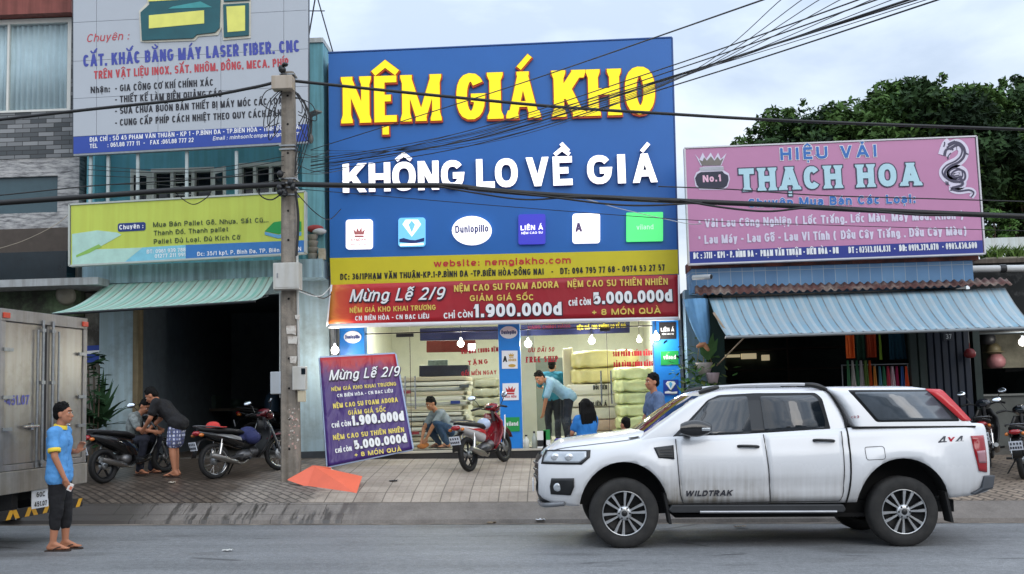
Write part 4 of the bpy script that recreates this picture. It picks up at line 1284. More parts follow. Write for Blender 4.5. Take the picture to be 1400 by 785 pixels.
m_awg=stripes('green_awning_stripes',[(0.0,lin((170,200,188))),(0.36,lin((118,174,156))),(0.62,lin((158,188,174))),(0.86,lin((118,118,102)))],period=.30,dirt=(150,176,166),dirt_amt=.5)
cloth_quad(rows_,'awning_cloth',m_awg,aw,4.3)
mb=MB()
mb.tube([A_BL+Vector((0,0,-.02)),A_BR+Vector((0,0,-.02))],.022,8)
mb.build('front_bar',DARKST,aw)
mb=MB()
mb.tube([A_TL+Vector((0,.02,0)),A_TR+Vector((.15,.02,0))],.04,8)
mb.build('roller_tube',STEEL,aw)
for f in(.08,.92):
 mb=MB()
 a,b_=A_TL.lerp(A_TR,f)+Vector((0,.0,-.35)),A_BL.lerp(A_BR,f)+Vector((0,0,-.03))
 mb.tube([a,(a+b_)/2+Vector((0.3,0,.05)),b_],.014,6)
 mb.build('folding_arm',DARKST,aw)
 # ================================================================== FAR LEFT: STONE-CLAD HOUSE
YK=20.0
m_stone_d,t,b,g=nodes_mat('dark_stacked_stone',.8)
tc=nn(t,'TexCoord')
mp=nn(t,'Mapping',{'Vector':tc.outputs['Object'],'Rotation':(rad(90),0,0)})
br=nn(t,'TexBrick',{'Vector':mp.outputs['Vector'],'Scale':1.0,'Brick Width':.30,'Row Height':.085,'Mortar Size':.006,'Color1':(.07,.078,.085,1),'Color2':(.30,.31,.32,1),'Mortar':(.03,.03,.03,1),'Bias':-.15})
t.links.new(br.outputs['Color'],b.inputs['Base Color'])
bumpn(t,b,br.outputs['Color'],.6,.03)
m_stone_l,t,b,g=nodes_mat('pale_split_stone',.8)
tc=nn(t,'TexCoord')
mp=nn(t,'Mapping',{'Vector':tc.outputs['Object'],'Scale':(1.6,1,9.0)})
n1=nn(t,'TexNoise',{'Vector':mp.outputs['Vector'],'Scale':2.2,'Detail':5.0,'Roughness':.7})
c=ramp(t,n1.outputs['Fac'],[(.36,(.12,.12,.125)),(.5,(.34,.34,.345)),(.64,(.52,.51,.5))])
t.links.new(c,b.inputs['Base Color'])
bumpn(t,b,n1.outputs['Fac'],.7,.03)
kx=lambda px,py=200:H(px,py,YK).x
kz=lambda px,py:H(px,py,YK).z
stone=thing('stone_clad_house','grey stone clad house with a curtained window, at the left edge above the truck','house',(kx(20),YK,gz(kx(20),YK)),world_coords=True)
KX0,KX1=kx(-160),lx(101,200)
WZ0,WZ1=kz(50,153),kz(50,26)
PZ0,PZ1=kz(40,291),kz(40,241)
win_k=(KX0+.4,kx(96),WZ0,WZ1)
pane_k=(KX0+.4,kx(78,260),PZ0,PZ1)
mb=MB()
wall_with_holes(mb,YK,(KX0,KX1,kz(50,216),WZ0+3.5),[win_k],.25)
mb.build('upper_wall',m_stone_d,stone)
mb=MB()
wall_with_holes(mb,YK+.02,(KX0,KX1+.1,kz(50,312),kz(50,216)),[pane_k],.25)
mb.build('lower_wall',m_stone_l,stone)
mb=MB()
mb.box(KX0,KX1+.02,YK-.25,YK-.003,kz(50,25),kz(50,-4))
mb.box(KX0,KX1+.03,YK-.3,YK-.004,kz(50,-3.9),kz(50,-30))
mb.build('red_brown_cornice',mat('red_brown_paint',(134,74,66),.7,var=.12,streak=.3),stone)
mb=MB()
mb.box(win_k[1]-.07,win_k[1],YK-.02,YK+.12,WZ0,WZ1)
mb.box(win_k[0],win_k[1]-.07,YK-.02,YK+.12,WZ1-.09,WZ1)
mb.box(win_k[0],win_k[1]-.07,YK-.02,YK+.12,WZ0,WZ0+.04)
mb.box(kx(9)-.02,kx(9)+.02,YK-.01,YK+.1,WZ0+.04,WZ1-.09)
wf=mb.build('window_frame',m_whitewood,stone)
mb=MB()
rows_=[]
for zz in(WZ0+.05,WZ1-.1):
 rows_.append([(win_k[0]+(win_k[1]-.08-win_k[0])*u/160,YK+.09+.022*math.sin(u*1.15)+.012*math.sin(u*.43),zz)for u in range(161)])
mb.grid(rows_)
cu=mb.build('curtain',mat('pale_blue_curtain',(214,226,228),.8,var=.06),stone)
s_=cu.modifiers.new('thick','SOLIDIFY');s_.thickness=.004;PENDING.append(cu)
mb=MB()
mb.box(win_k[0],win_k[1]-.071,YK+.03,YK+.038,WZ0+.041,WZ1-.091)
mb.build('pane',glass('window_glass',(244,248,250),.98),stone)
mb=MB()
mb.box(pane_k[0],pane_k[1],YK+.10,YK+.12,PZ0,PZ1)
mb.build('tinted_pane',mat('blue_grey_glass',(62,84,92),.12,var=.08),stone)
mb=MB()
mb.box(KX0,KX1,YK+.26,YK+6,.5,11.0)
mb.build('body_wall',m_concwall,stone)
CZ0,CZ1=H(60,391,18.9).z,H(60,381,18.9).z
mb=MB()
mb.box(KX0,H(134,386,18.9).x,18.9,YK+.3,CZ0,CZ1)
mb.build('canopy_slab',mat('grey_white_concrete',(160,164,166),.8,var=.1,streak=.3),stone)
mb=MB()
mb.box(KX0,KX1+.05,YK-.35,YK+.019,CZ1+.003,kz(50,348))
mb.build('recess_shade',mat('recess_shade_teal',(26,36,42),.15,var=.2),stone)  # dark box painted for the shade of the recess above the slab
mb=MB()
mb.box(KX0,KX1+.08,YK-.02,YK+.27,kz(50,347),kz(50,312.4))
mb.build('recess_shade_strip',mat('shade_brown_grey',(74,66,60),.8,var=.2),stone)  # brown grey strip painted for the shade in the upper recess
mb=MB()
mb.box(KX0,HX0-.02,YK-.4,YK+.25,H(60,433,YK-.4).z,CZ0-.01)
mb.build('green_fascia',mat('mossy_green_paint',(92,112,84),.85,var=.25,streak=.3,stain=(52,54,46),stain_amt=.4),stone)
mb=MB()
mb.box(KX0,HX0-.02,YK+.05,YK+.25,.4,H(60,433,YK-.4).z)
mb.build('ground_floor_wall',mat('shop_front_grey',(74,78,80),.7,var=.2),stone)
p=H(90,404,YK-.45)
mb=MB()
mb.lathe([(.0,.09),(.12,.07),(.19,.0),(.17,-.02),(.0,-.02)],p,Matrix.Rotation(rad(105),3,'X'),20)
tag(mb.build('wall_lamp',mat('lamp_enamel',(150,146,132),.4)),'round dull enamel lamp under the canopy of the stone clad house','lamp')
# blue notice on the grimy wall
p=Plane.upright(YL-.01)
nt=thing('wall_notice','small blue notice on the grimy wall between the truck and the workshop','sign',H(127,500,YL-.01),world_coords=True)
mb=MB();slab(mb,p,[(118,473),(136.5,472),(136.5,496),(118,497)],.012,.011);mb.build('board',m_dblue,nt)
mb=MB();slab(mb,p,[(119,480),(135.5,479),(135.5,483),(119,484)],.015,.002);mb.build('white_stripe',W_WHITE,nt)
# ================================================================== RIGHT: FABRIC SHOP
YR=19.6
rx=lambda px,py=450,Y=YR:H(px,py,Y).x
rz=lambda px,py,Y=YR:H(px,py,Y).z
FX0,FX1=SX1+.03,rx(1334,400)
ZRF=gz(5,YR)+.05
ZRC=rz(1100,400)
m_bluetile,t,b,g=nodes_mat('blue_glazed_tile',.25)
tc=nn(t,'TexCoord')
mp=nn(t,'Mapping',{'Vector':tc.outputs['Object'],'Rotation':(rad(90),0,0),'Location':(.05,.03,0)})
br=nn(t,'TexBrick',{'Vector':mp.outputs['Vector'],'Scale':1.0,'Brick Width':.20,'Row Height':.40,'Mortar Size':.005,'Color1':(.10,.22,.40,1),'Color2':(.14,.28,.47,1),'Mortar':(.33,.40,.46,1)},offset=0.0)
n1=nn(t,'TexNoise',{'Vector':tc.outputs['Object'],'Scale':2.0,'Detail':6.0})
t.links.new(mixc(t,.5,br.outputs['Color'],ramp(t,n1.outputs['Fac'],[(.3,(.7,.72,.75)),(.6,(1.05,1.05,1.05))]),'MULTIPLY'),b.inputs['Base Color'])
m_rust=mat('rusty_sheet',(128,70,54),.85,var=.3,scale=9,stain=(66,42,36),stain_amt=.5)
m_pillb=mat('grey_blue_pillar',(116,142,160),.75,var=.08,streak=.15)
m_dkgreen=mat('dark_green_paint',(26,50,44),.7,var=.25)
fab=thing('fabric_shop','low old fabric shop with blue tiled parapet and a dark open front','shop building',(rx(1140),YR,ZRF),world_coords=True)
YLG=19.1
mb=MB()
mb.box(rx(946,380,YLG),rx(1331,380,YLG),YLG,YR+.3,rz(1140,394,YLG),rz(1140,362,YLG))
mb.build('tiled_parapet',m_bluetile,fab)
mb=MB()
mb.box(rx(944,355,YLG),rx(1337,355,YLG),YLG-.04,YR+.3,rz(1140,362,YLG)+.003,rz(1140,350,YLG))
mb.build('rust_strip',m_rust,fab)
mb=MB()
mb.box(FX0,rx(966,500),YR,YR+.3,ZRF-.5,rz(950,396))
mb.box(FX0,FX0+.15,YR+.3,26,ZRF-.5,ZRC)
mb.build('corner_pillar',m_pillb,fab)
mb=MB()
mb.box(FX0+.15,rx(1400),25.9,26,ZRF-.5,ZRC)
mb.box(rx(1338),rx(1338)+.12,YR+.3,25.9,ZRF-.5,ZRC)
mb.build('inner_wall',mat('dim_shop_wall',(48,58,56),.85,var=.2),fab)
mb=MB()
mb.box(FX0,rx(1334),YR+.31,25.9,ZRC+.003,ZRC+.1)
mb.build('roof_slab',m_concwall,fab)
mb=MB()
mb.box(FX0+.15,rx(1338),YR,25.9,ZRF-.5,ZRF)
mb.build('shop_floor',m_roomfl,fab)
mb=MB()
mb.box(rx(973,500),rx(992,500),YR+.02,YR+.25,ZRF,ZRC)
mb.build('green_post',m_dkgreen,fab)
for a,b_,nm,cl in((1247,1272,'green_shutter',(24,42,40)),(1272,1332,'blue_shutter',(20,32,50))):
 mb=MB()
 x0,x1=rx(a,500),rx(b_,500)
 k=int((x1-x0)/.11)
 for j in range(k):
  xa=x0+(x1-x0)*j/k
  xb=x0+(x1-x0)*(j+1)/k
  mb.prism([(xa,YR+.15,ZRF),(xa+.02,YR+.12,ZRF),(xb-.02,YR+.12,ZRF),(xb,YR+.15,ZRF),(xb,YR+.18,ZRF),(xa,YR+.18,ZRF)],(0,0,ZRC-ZRF-.02))
 mb.build(nm,mat(nm,cl,.6,var=.15,streak=.2),fab)
PRS=Plane.upright(YR+.11)
p_=thing('house_number','small dark number plate 37 on the blue shutter of the fabric shop','number plate',H(1297,460,YR+.11),world_coords=True)
mb=MB();slab(mb,PRS,[(1290,455.5),(1304,454.8),(1304,465.3),(1290,466)],.008,.007);mb.build('plate',mat('dark_enamel',(30,36,48),.4),p_)
lines_on(p_,PRS,[('37',(1293,463.6),(1301,463.2),6.5,{'t':.16})],[mat('dull_white',(170,176,180),.5)],off=.012)
# corrugated roof lip
lip=MB()
ra,rb=H(950,402.5,18.85),H(1384,388.5,18.85)
rc,rd=H(950,392,19.15),H(1376,383,19.15)
nseg=240
r1=[ra.lerp(rb,i/nseg)+Vector((0,0,.022*math.sin(i*math.pi*2/6)))for i in range(nseg+1)]
r2=[rc.lerp(rd,i/nseg)+Vector((0,0,.022*math.sin(i*math.pi*2/6)+.03))for i in range(nseg+1)]
lip.grid([r1,r2])
o=lip.build('corrugated_roof_edge',mat('dark_rust_sheet',(86,54,50),.85,var=.35,scale=7,stain=(150,140,130),stain_amt=.1),fab)
s_=o.modifiers.new('thick','SOLIDIFY');s_.thickness=.006;PENDING.append(o)
p1,p2=H(948,379.5,YLG-.12),H(970,379.8,YLG-.12)
mb=MB()
mb.tube([(p1.x,YLG-.1,p1.z),(p2.x,YLG-.35,p1.z-.02)],.045,12,caps=False)
mb.tube([(p2.x,YLG-.35,p1.z-.02),(p1.x,YLG-.1,p1.z)],.036,12,mi=1)
mb.build('drain_pipe',[mat('grey_pvc',(176,180,182),.4),K_BLACK],fab)
# blue awning
ab=thing('blue_awning','long light blue striped awning along the front of the fabric shop','awning',(rx(1180),YR-.6,rz(1180,400)),world_coords=True)
B_TL,B_TR,B_BL,B_BR=H(969,408,19.0),H(1374,394,19.0),H(993,459.5,17.5),H(1416,446.5,17.5)
rows_=[]
for v in range(13):
 f=v/12
 rows_.append([B_TL.lerp(B_TR,u/110).lerp(B_BL.lerp(B_BR,u/110),f)+Vector((0,0,-.07*math.sin(math.pi*f)+.012*math.sin(u*1.7)*f))for u in range(111)])
m_awb=stripes('blue_awning_stripes',[(0.0,lin((128,164,182))),(0.34,lin((160,180,190))),(0.56,lin((112,156,178))),(0.90,lin((74,82,90)))],period=.262,dirt=(150,158,160),dirt_amt=1.0)
cloth_quad(rows_,'awning_cloth',m_awb,ab,5.5)
mb=MB()
mb.tube([B_BL+Vector((-.02,0,-.02)),B_BR+Vector((0,0,-.02))],.025,8)
mb.build('front_bar',mat('grey_bar',(120,126,130),.5,.3),ab)
mb=MB()
mb.tube([H(976,428,18.4),H(999,462,17.6)],.02,6)
mb.tube([H(980,500,19.4),H(1018,461,17.6)],.012,6)
mb.build('support_arm',mat('rusted_arm',(150,132,112),.7,var=.3),ab)
# pink signboard ------------------------------------------------------------
YQ=18.85
PQ=Plane.upright(YQ)
pk=thing('pink_signboard','wide pink fabric shop signboard with pale blue lettering and a dragon','signboard',(rx(1140,360,YQ),YQ,rz(1140,356,YQ)),world_coords=True)
m_pink=mat('pink_print',(188,128,166),.45,var=.04,scale=1.3)
mb=MB()
slab(mb,PQ,[(936,204),(1332.5,188),(1344.5,347),(942,361.5)],0,.14)
mb.build('sign_panel',m_pink,pk)
mb=MB()
for a,b_ in(((935.5,203.5),(1333,187.5)),((1333,187.5),(1345,347.5)),((1345,347.5),(941.5,362)),((941.5,362),(935.5,203.5))):
 mb.beam(PQ.hit(*a,-.06),PQ.hit(*b_,-.06),.025,.15,0,up=PQ.n)
mb.build('frame',mat('white_trim',(206,204,208),.5,var=.06),pk)
for px_ in(1000,1140,1290):
 q=H(px_,300,YQ+.2)
 mb=MB()
 mb.beam((q.x,YQ+.2,rz(px_,352,YLG)),(q.x,YQ+.2,rz(px_,205,YQ)),.06,.06)
 mb.build('post',DARKST,pk)
mb=MB()
slab(mb,PQ,[(941.4,344),(1343.3,328.6),(1344.3,346.3),(942.2,360.6)],.008,.007)
nb=mb.build('blue_band',mat('navy_band',(34,52,138),.4,var=.04),pk)
m_skyprint=mat('sky_print',(178,214,226),.45,var=.04)
m_outline=mat('dark_slate_print',(58,60,84),.45,var=.05)
m_blueprint=mat('blue_print',(44,106,180),.45,var=.05)
m_lilacw=mat('pale_lilac_print',(214,208,226),.45,var=.04)
lines_on(pk,PQ,[('HIỆU VẢI',(1067,219.3),(1199,214.4),16.5,{'mi':2,'t':.22,'gap':.24,'shadow':4,'sgrow':.05}),('THẠCH HOA',(1011,262),(1259,253.6),31,{'mi':0,'t':.25,'gap':.17,'serif':.26,'shadow':1,'sgrow':.05}),('Chuyên Mua Bán Các Loại:',(1023,284),(1251.8,277.6),12,{'mi':2,'t':.22,'shadow':4,'sgrow':.04}),('* Vải Lau Công Nghiệp ( Lốc Trắng, Lốc Màu, Máy Màu, Khăn )',(955,311.6),(1317,299.5),11.5,{'mi':3,'t':.2,'gap':.11}),('* Lau Máy - Lau Gỗ - Lau Vi Tính ( Đầu Cây Trắng , Đầu Cây Màu)',(955,334),(1321.4,321.4),11.8,{'mi':3,'t':.2,'gap':.11})],[m_skyprint,m_outline,m_blueprint,m_lilacw,W_WHITE],off=.008)
lines_on(nb,PQ,[('ĐC : 37/1 - KP1 - P. BÌNH ĐA -  PHẠM VĂN THUẬN - BIÊN HÒA - ĐN',(948,354.2),(1146.4,346.6),8.6,{'t':.2}),('ĐT : 02513.814.831  -  DĐ: 0919.379.070  - 0905.450.600',(1160,346.4),(1335.5,339.6),8.6,{'t':.2})],[W_WHITE],off=.014)
mb=MB()
def cpx(pts,off,mi):
 mb.poly(pp(PQ,[(920+x*.1274,180+y*.1274)for x,y in pts],off),mi)
cpx([(290,385),(330,375),(540,370),(545,415),(600,450),(612,510),(590,590),(545,625),(285,622),(240,580),(228,490),(250,440),(285,420)],.006,1)
cpx([(300,435),(530,425),(550,448),(592,470),(598,520),(580,580),(545,605),(290,610),(255,570),(238,500),(262,455)],.010,0)
cpx([(300,365),(235,240),(285,300),(320,225),(355,295),(405,225),(445,295),(485,225),(515,295),(575,230),(520,365)],.008,1)
cpx([(312,362),(280,300),(320,318),(335,275),(365,312),(408,265),(445,312),(480,270),(508,310),(545,280),(512,360)],.012,2)
cpx([(280,398),(300,384),(535,378),(550,394),(540,412),(300,418)],.012,3)
mb.build('crown_emblem',[mat('black_navy_print',(38,42,62),.45),m_lilacw,mat('olive_grey_print',(122,116,110),.45),mat('silver_print',(176,178,186),.4)],pk)
lines_on(pk,PQ,[('No.1',(961,249.6),(986,248.2),9.5,{'t':.24})],[mat('pale_pink_print',(226,178,200),.45)],off=.014)
# dragon emblem drawn as brush ribbons
mb=MB()
def drib(pts,w,off,mi):
 P3=spline([PQ.hit(1260+x*.121,185+y*.121,off)for x,y in pts],6)
 n=len(P3)
 Ls,Rs=[],[]
 for i in range(n):
  d=(P3[min(i+1,n-1)]-P3[max(i-1,0)]).normalized()
  s=d.cross(PQ.n)
  f=i/(n-1)
  ww=(w[0]*(1-f)+w[1]*f)/2 if isinstance(w,tuple)else w/2
  Ls.append(P3[i]+s*ww)
  Rs.append(P3[i]-s*ww)
 mb.grid([Ls,Rs],mi,False)
body=[(300,150),(400,100),(470,160),(460,240),(400,300),(300,350),(250,420),(290,490),(380,520),(470,490),(470,410),(400,380),(330,420),(350,470),(440,460)]
tail=[(440,480),(460,560),(340,600),(420,630),(540,620),(590,650),(560,700)]
drib(body,(.19,.13),.006,0);drib(tail,(.14,.08),.0065,0);drib([(250,230),(290,120),(330,80)],.2,.007,0)
drib([(p[0]+14,p[1]+8)for p in body],(.045,.03),.010,1)
drib([(p[0]-16,p[1]-10)for p in body],(.03,.02),.011,1)
drib([(p[0],p[1])for p in tail],(.05,.02),.0105,1)
drib([(260,230),(275,170),(320,150),(360,165)],(.05,.03),.012,1);drib([(300,110),(360,80),(430,90),(480,140),(500,200),(530,215)],(.05,.02),.0125,1)
drib([(250,130),(262,95),(258,75)],.02,.012,1);drib([(330,200),(300,240),(300,270)],.02,.012,1)
for k in range(5):
 drib([(360+k*26,78+k*16),(372+k*27,60+k*16)],.02,.013,1)
drib([(275,520),(285,560)],.02,.011,1);drib([(295,525),(303,565)],.02,.011,1)
mb.build('dragon_emblem',[m_lilacw,mat('ink_grey_print',(62,58,84),.45)],pk)
# right edge: mildewed wall, pipe, white wall with plants behind
mw=thing('mildewed_wall','old wall black with mildew at the right edge beside the fabric shop','wall',(rx(1370),YR+.3,ZRF),world_coords=True)
mb=MB()
mb.box(rx(1335,420,YR+.35),rx(1500,420),YR+.35,YR+.6,rz(1370,452),rz(1370,357))
mb.build('upper_wall',mat('mildew_wall',(104,104,104),.9,var=.25,streak=.55,stain=(26,28,28),stain_amt=.75,stain_scale=2.2),mw)
mb=MB()
mb.box(rx(1335,420,YR+.35),rx(1500,420),YR+.3,YR+.62,rz(1370,357)+.003,rz(1370,351))
mb.build('coping',mat('dirty_coping',(96,88,80),.9,var=.3,streak=.4),mw)
p1,p2=H(1322,368,YR),H(1420,366.5,YR)
mb=MB()
mb.tube([p1,p1.lerp(p2,.48)],.06,12)
mb.tube([p1.lerp(p2,.46),p1.lerp(p2,.54)],.075,12,mi=1)
mb.tube([p1.lerp(p2,.52),p2],.06,12)
tag(mb.build('water_pipe',[mat('grey_white_pipe',(188,190,190),.45,var=.08),DARKST]),'grey white plastic pipe running along the mildewed wall','pipe')
ww=MB()
ww.box(rx(1346,335,24),rx(1520,335,24),24,24.2,.4,rz(1370,325,24))
tag(ww.build('white_wall',mat('white_garden_wall',(206,214,212),.8,var=.06,streak=.15)),'white wall behind the plants at the right edge','wall')
# ================================================================== PICKUP TRUCK
def lerp1(tab,x):
 if x<=tab[0][0]:
  return tab[0][1]
 for(a,va),(b_,vb)in zip(tab,tab[1:]):
  if x<=b_:
   return va+(vb-va)*(x-a)/(b_-a)
 return tab[-1][1]
def smooth1(tab,x):
 """Monotone-ish smooth lookup."""
 if x<=tab[0][0]:
  return tab[0][1]
 for i in range(len(tab)-1):
  a,va=tab[i]
  b_,vb=tab[i+1]
  if x<=b_:
   t=(x-a)/(b_-a)
   m0=(vb-tab[i-1][1])/(b_-tab[i-1][0])if i>0 else(vb-va)/(b_-a)
   m1=(tab[i+2][1]-va)/(tab[i+2][0]-a)if i+2<len(tab)else(vb-va)/(b_-a)
   h=b_-a
   return(2*t**3-3*t**2+1)*va+(t**3-2*t**2+t)*h*m0+(-2*t**3+3*t**2)*vb+(t**3-t**2)*h*m1
 return tab[-1][1]
S_=116.8
def LX(px):
 return(px-740)/S_
def LZ(px,py):
 return(750-(px-855)*.0133-py)/S_
fw,rw_=Vector((0.77,12.87)),Vector((3.98,12.96))
m_white,t,b,g=nodes_mat('white_car_paint',.28)
b.inputs['Coat Weight'].default_value=.6
b.inputs['Coat Roughness'].default_value=.05
tc=nn(t,'TexCoord')
sp=nn(t,'SeparateXYZ',{'Vector':tc.outputs['Object']})
n1=nn(t,'TexNoise',{'Vector':nn(t,'Mapping',{'Vector':tc.outputs['Object'],'Scale':(14.0,1,.8)}).outputs['Vector'],'Scale':1.6,'Detail':5.0})
n2=nn(t,'TexNoise',{'Vector':tc.outputs['Object'],'Scale':2.4,'Detail':7.0,'Roughness':.65})
zf=nn(t,'MapRange',{'Value':sp.outputs['Z'],'From Min':.45,'From Max':1.02,'To Min':1.0,'To Max':0.0}).outputs['Result']
bell=ramp(t,nn(t,'MapRange',{'Value':sp.outputs['X'],'From Min':.8,'From Max':4.6}).outputs['Result'],[(0,(.1,.1,.1)),(.2,(1,1,1)),(.42,(.8,.8,.8)),(.62,(.35,.35,.35)),(1,(.3,.3,.3))])
dirt=nn(t,'Math',{0:nn(t,'Math',{0:zf,1:n2.outputs['Fac']},operation='MULTIPLY').outputs[0],1:nn(t,'Math',{0:n1.outputs['Fac'],1:1.6},operation='MULTIPLY').outputs[0]},operation='MULTIPLY')
dm=nn(t,'Math',{0:dirt.outputs[0],1:bell},operation='MULTIPLY')
dm2=nn(t,'Math',{0:dm.outputs[0],1:2.3},operation='MULTIPLY',use_clamp=True)
t.links.new(mixc(t,dm2.outputs[0],(.70,.71,.73),(.25,.225,.19)),b.inputs['Base Color'])
t.links.new(mixc(t,dm2.outputs[0],(.25,.25,.25),(.75,.75,.75)),b.inputs['Roughness'])
m_glassdk=mat('tinted_car_glass',(20,27,34),.04,var=.05,spec=.8,coat=.3)
m_gap=mat('panel_gap',(14,14,15),.8)
m_arch=mat('arch_liner',(16,16,17),.9,var=.2)
m_tail=mat('red_lens',(150,14,26),.15,var=.05,coat=.6)
m_clearlens=mat('clear_lens',(176,182,188),.12,.3,var=.1,coat=.5)
m_redpaint=mat('red_body_paint',(196,36,44),.3,var=.04,coat=.5)
m_alloy=mat('silver_alloy',(196,198,200),.28,.85,var=.05)
m_tyre,t,b,g=nodes_mat('tyre_rubber',.85)
tc=nn(t,'TexCoord')
n1=nn(t,'TexNoise',{'Vector':tc.outputs['Object'],'Scale':8.0,'Detail':5.0})
t.links.new(ramp(t,n1.outputs['Fac'],[(.3,(.014,.014,.014)),(.7,(.034,.032,.03))]),b.inputs['Base Color'])
pk_ang=math.atan2(rw_.y-fw.y,rw_.x-fw.x)
pux=fw-Vector((math.cos(pk_ang),math.sin(pk_ang)))*.985
pickup=thing('pickup_truck','white double cab pickup with matching canopy parked at the kerb','pickup truck',(pux.x,pux.y,gz(fw.x,fw.y)+.0),pk_ang)
pickup.rotation_mode='XYZ'
pickup.rotation_euler=(0,math.atan(.02*1.0)*1.0,pk_ang)
pickup.location.z+=.02*.985
WID=1.86
ZT=[(0.0,.97),(.05,1.03),(.11,1.075),(.3,1.125),(.6,1.165),(1.03,1.215),(1.25,1.255),(1.45,1.28),(2.2,1.30),(3.4,1.345),(3.6,1.355),(5.1,1.40),(5.2,1.395),(5.24,1.38)]
ZBT=[(0.0,.60),(.04,.55),(.18,.49),(.4,.47),(1.5,.49),(3.5,.50),(4.6,.53),(5.05,.58),(5.24,.62)]
PROF=[(0,.07),(.12,.03),(.35,.0),(.55,.0),(.72,.018),(.86,.045),(.95,.072),(1.0,.105)]
def side_in(x,z):
 """How far the body side lies inside the widest plane at station x, height z."""
 zb,zt=lerp1(ZBT,x),smooth1(ZT,x)
 f=max(0,min(1,(z-zb)/(zt-zb)))
 y=smooth1(PROF,f)
 if x<1.0:
  q=(1.0-max(x,0))/1.0
  y+=.30*q**3.2+.025*q
 if x>4.9:
  y+=.16*((x-4.9)/.34)**3*.6
 for cx in(.985,4.205):
  d=math.hypot(x-cx,(z-.42)*.9)
  if.45<d<.75 and z>.5:
   y-=.028*math.sin(math.pi*(d-.45)/.30)**2*min(1,(z-.5)/.2)
 if 1.5<x<3.55:
  y+=.020*math.exp(-((z-.70)/.06)**2)
 if 1.05<x<5.1:
  y+=.010*math.exp(-((z-1.17)/.028)**2)*min(1,(x-1.05)/.3)
 return y
def body_patch(name,m,root,xl,xr,zb,zt,off=.006,nu=14,nv=10,edge=.012,side='near'):
 """A panel lying on the body side: xl/xr give its ends at height fraction v, zb/zt its edges at length fraction u."""
 mb=MB()
 rows_=[]
 fu=[0,.004]+[i/nu for i in range(nu+1)][1:-1]+[.996,1]
 fv=[0,.008]+[i/nv for i in range(nv+1)][1:-1]+[.992,1]
 for v in fv:
  row=[]
  for u in fu:
   x=xl(v)*(1-u)+xr(v)*u
   z=zb(u)*(1-v)+zt(u)*v
   o=off if(0<u<1 and 0<v<1)else -.012
   y=side_in(x,z)-o
   row.append((x,y if side=='near' else WID-y,z))
  rows_.append(row)
 mb.grid(rows_)
 return mb.build(name,m,root)
xs_=sorted(set([0.0,.02,.05,.09,.14,.2,.28,.38,.5]+[.5+i*.07 for i in range(67)]+[5.19,5.22,5.24]))
mb=MB()
rows_=[]
for x in xs_:
 zb,zt=lerp1(ZBT,x),smooth1(ZT,x)
 half=[]
 half.append((WID/2,zb))
 half.append((side_in(x,zb)+.12,zb))
 for f in(0,.06,.12,.2,.3,.4,.5,.6,.7,.78,.86,.92,.96,1.0):
  z=zb+(zt-zb)*f
  half.append((side_in(x,z),z))
 y1=half[-1][0]
 hood=max(0,min(1,(x-.02)/.25))*(1 if x<1.5 else 0)
 for f,h_ in((.03,.004),(.07,.012),(.14,.045),(.24,.072),(.5,.09),(1.0,.102)):
  half.append((y1+(WID/2-y1)*f,zt+h_*hood+(0 if hood else.001)))
 ring=[(x,y,z)for y,z in half]+[(x,WID-y,z)for y,z in half[-2:0:-1]]
 rows_.append(ring)
mb.grid(rows_,0,True,True)
mb.add(rows_[0],[tuple(range(len(rows_[0])-1,-1,-1))],0)
mb.add(rows_[-1],[tuple(range(len(rows_[-1])))],0)
body=mb.build('body',[m_white,m_arch],pickup,merge=True)
cuts=MB()
for cx,r,dz in((.985,.515,.43),(4.205,.535,.43)):
 for y0,y1 in((-.3,.36),(WID-.36,WID+.3)):
  n=40
  ring=[(cx+r*math.cos(2*math.pi*k/n)*(1.0),dz+r*math.sin(2*math.pi*k/n)*1.08)for k in range(n)]
  cuts.prism([(x,y0,z)for x,z in ring],(0,y1-y0,0),1)
cut=cuts.build('arch_cutter',[m_white,m_arch],pickup,merge=True)
bo=body.modifiers.new('arches','BOOLEAN')
bo.operation='DIFFERENCE'
bo.object=cut
bo.solver='EXACT'
PENDING.append(body)
CUTTERS=[cut]
# cabin -----------------------------------------------------------------
def ring_loft(levels,nf=8,ns=14):
 """levels: (z, xf, xr, half width, front bow, rear bow, corner radius) -> rows of points."""
 out=[]
 for z,xf,xr,hw,bf,br_,rc in levels:
  yc=WID/2
  ring=[]
  for k in range(ns+1):
   f=k/ns
   ring.append((xf+rc+(xr-xf-2*rc)*f,yc-hw,z))
  for k in range(1,4):
   a=rad(-90+90*k/4)
   ring.append((xr-rc+rc*math.cos(a),yc-hw+rc+rc*math.sin(a),z))
  for k in range(nf+1):
   f=k/nf*2-1
   ring.append((xr+br_*(1-f*f),yc+(hw-rc)*f,z))
  for k in range(1,4):
   a=rad(90*k/4)
   ring.append((xr-rc+rc*math.cos(a),yc+hw-rc+rc*math.sin(a),z))
  for k in range(ns+1):
   f=k/ns
   ring.append((xr-rc-(xr-xf-2*rc)*f,yc+hw,z))
  for k in range(1,4):
   a=rad(90+90*k/4)
   ring.append((xf+rc+rc*math.cos(a),yc+hw-rc+rc*math.sin(a),z))
  for k in range(nf+1):
   f=1-k/nf*2
   ring.append((xf-bf*(1-f*f),yc+(hw-rc)*f,z))
  for k in range(1,4):
   a=rad(180+90*k/4)
   ring.append((xf+rc+rc*math.cos(a),yc-hw+rc+rc*math.sin(a),z))
  out.append(ring)
 return out
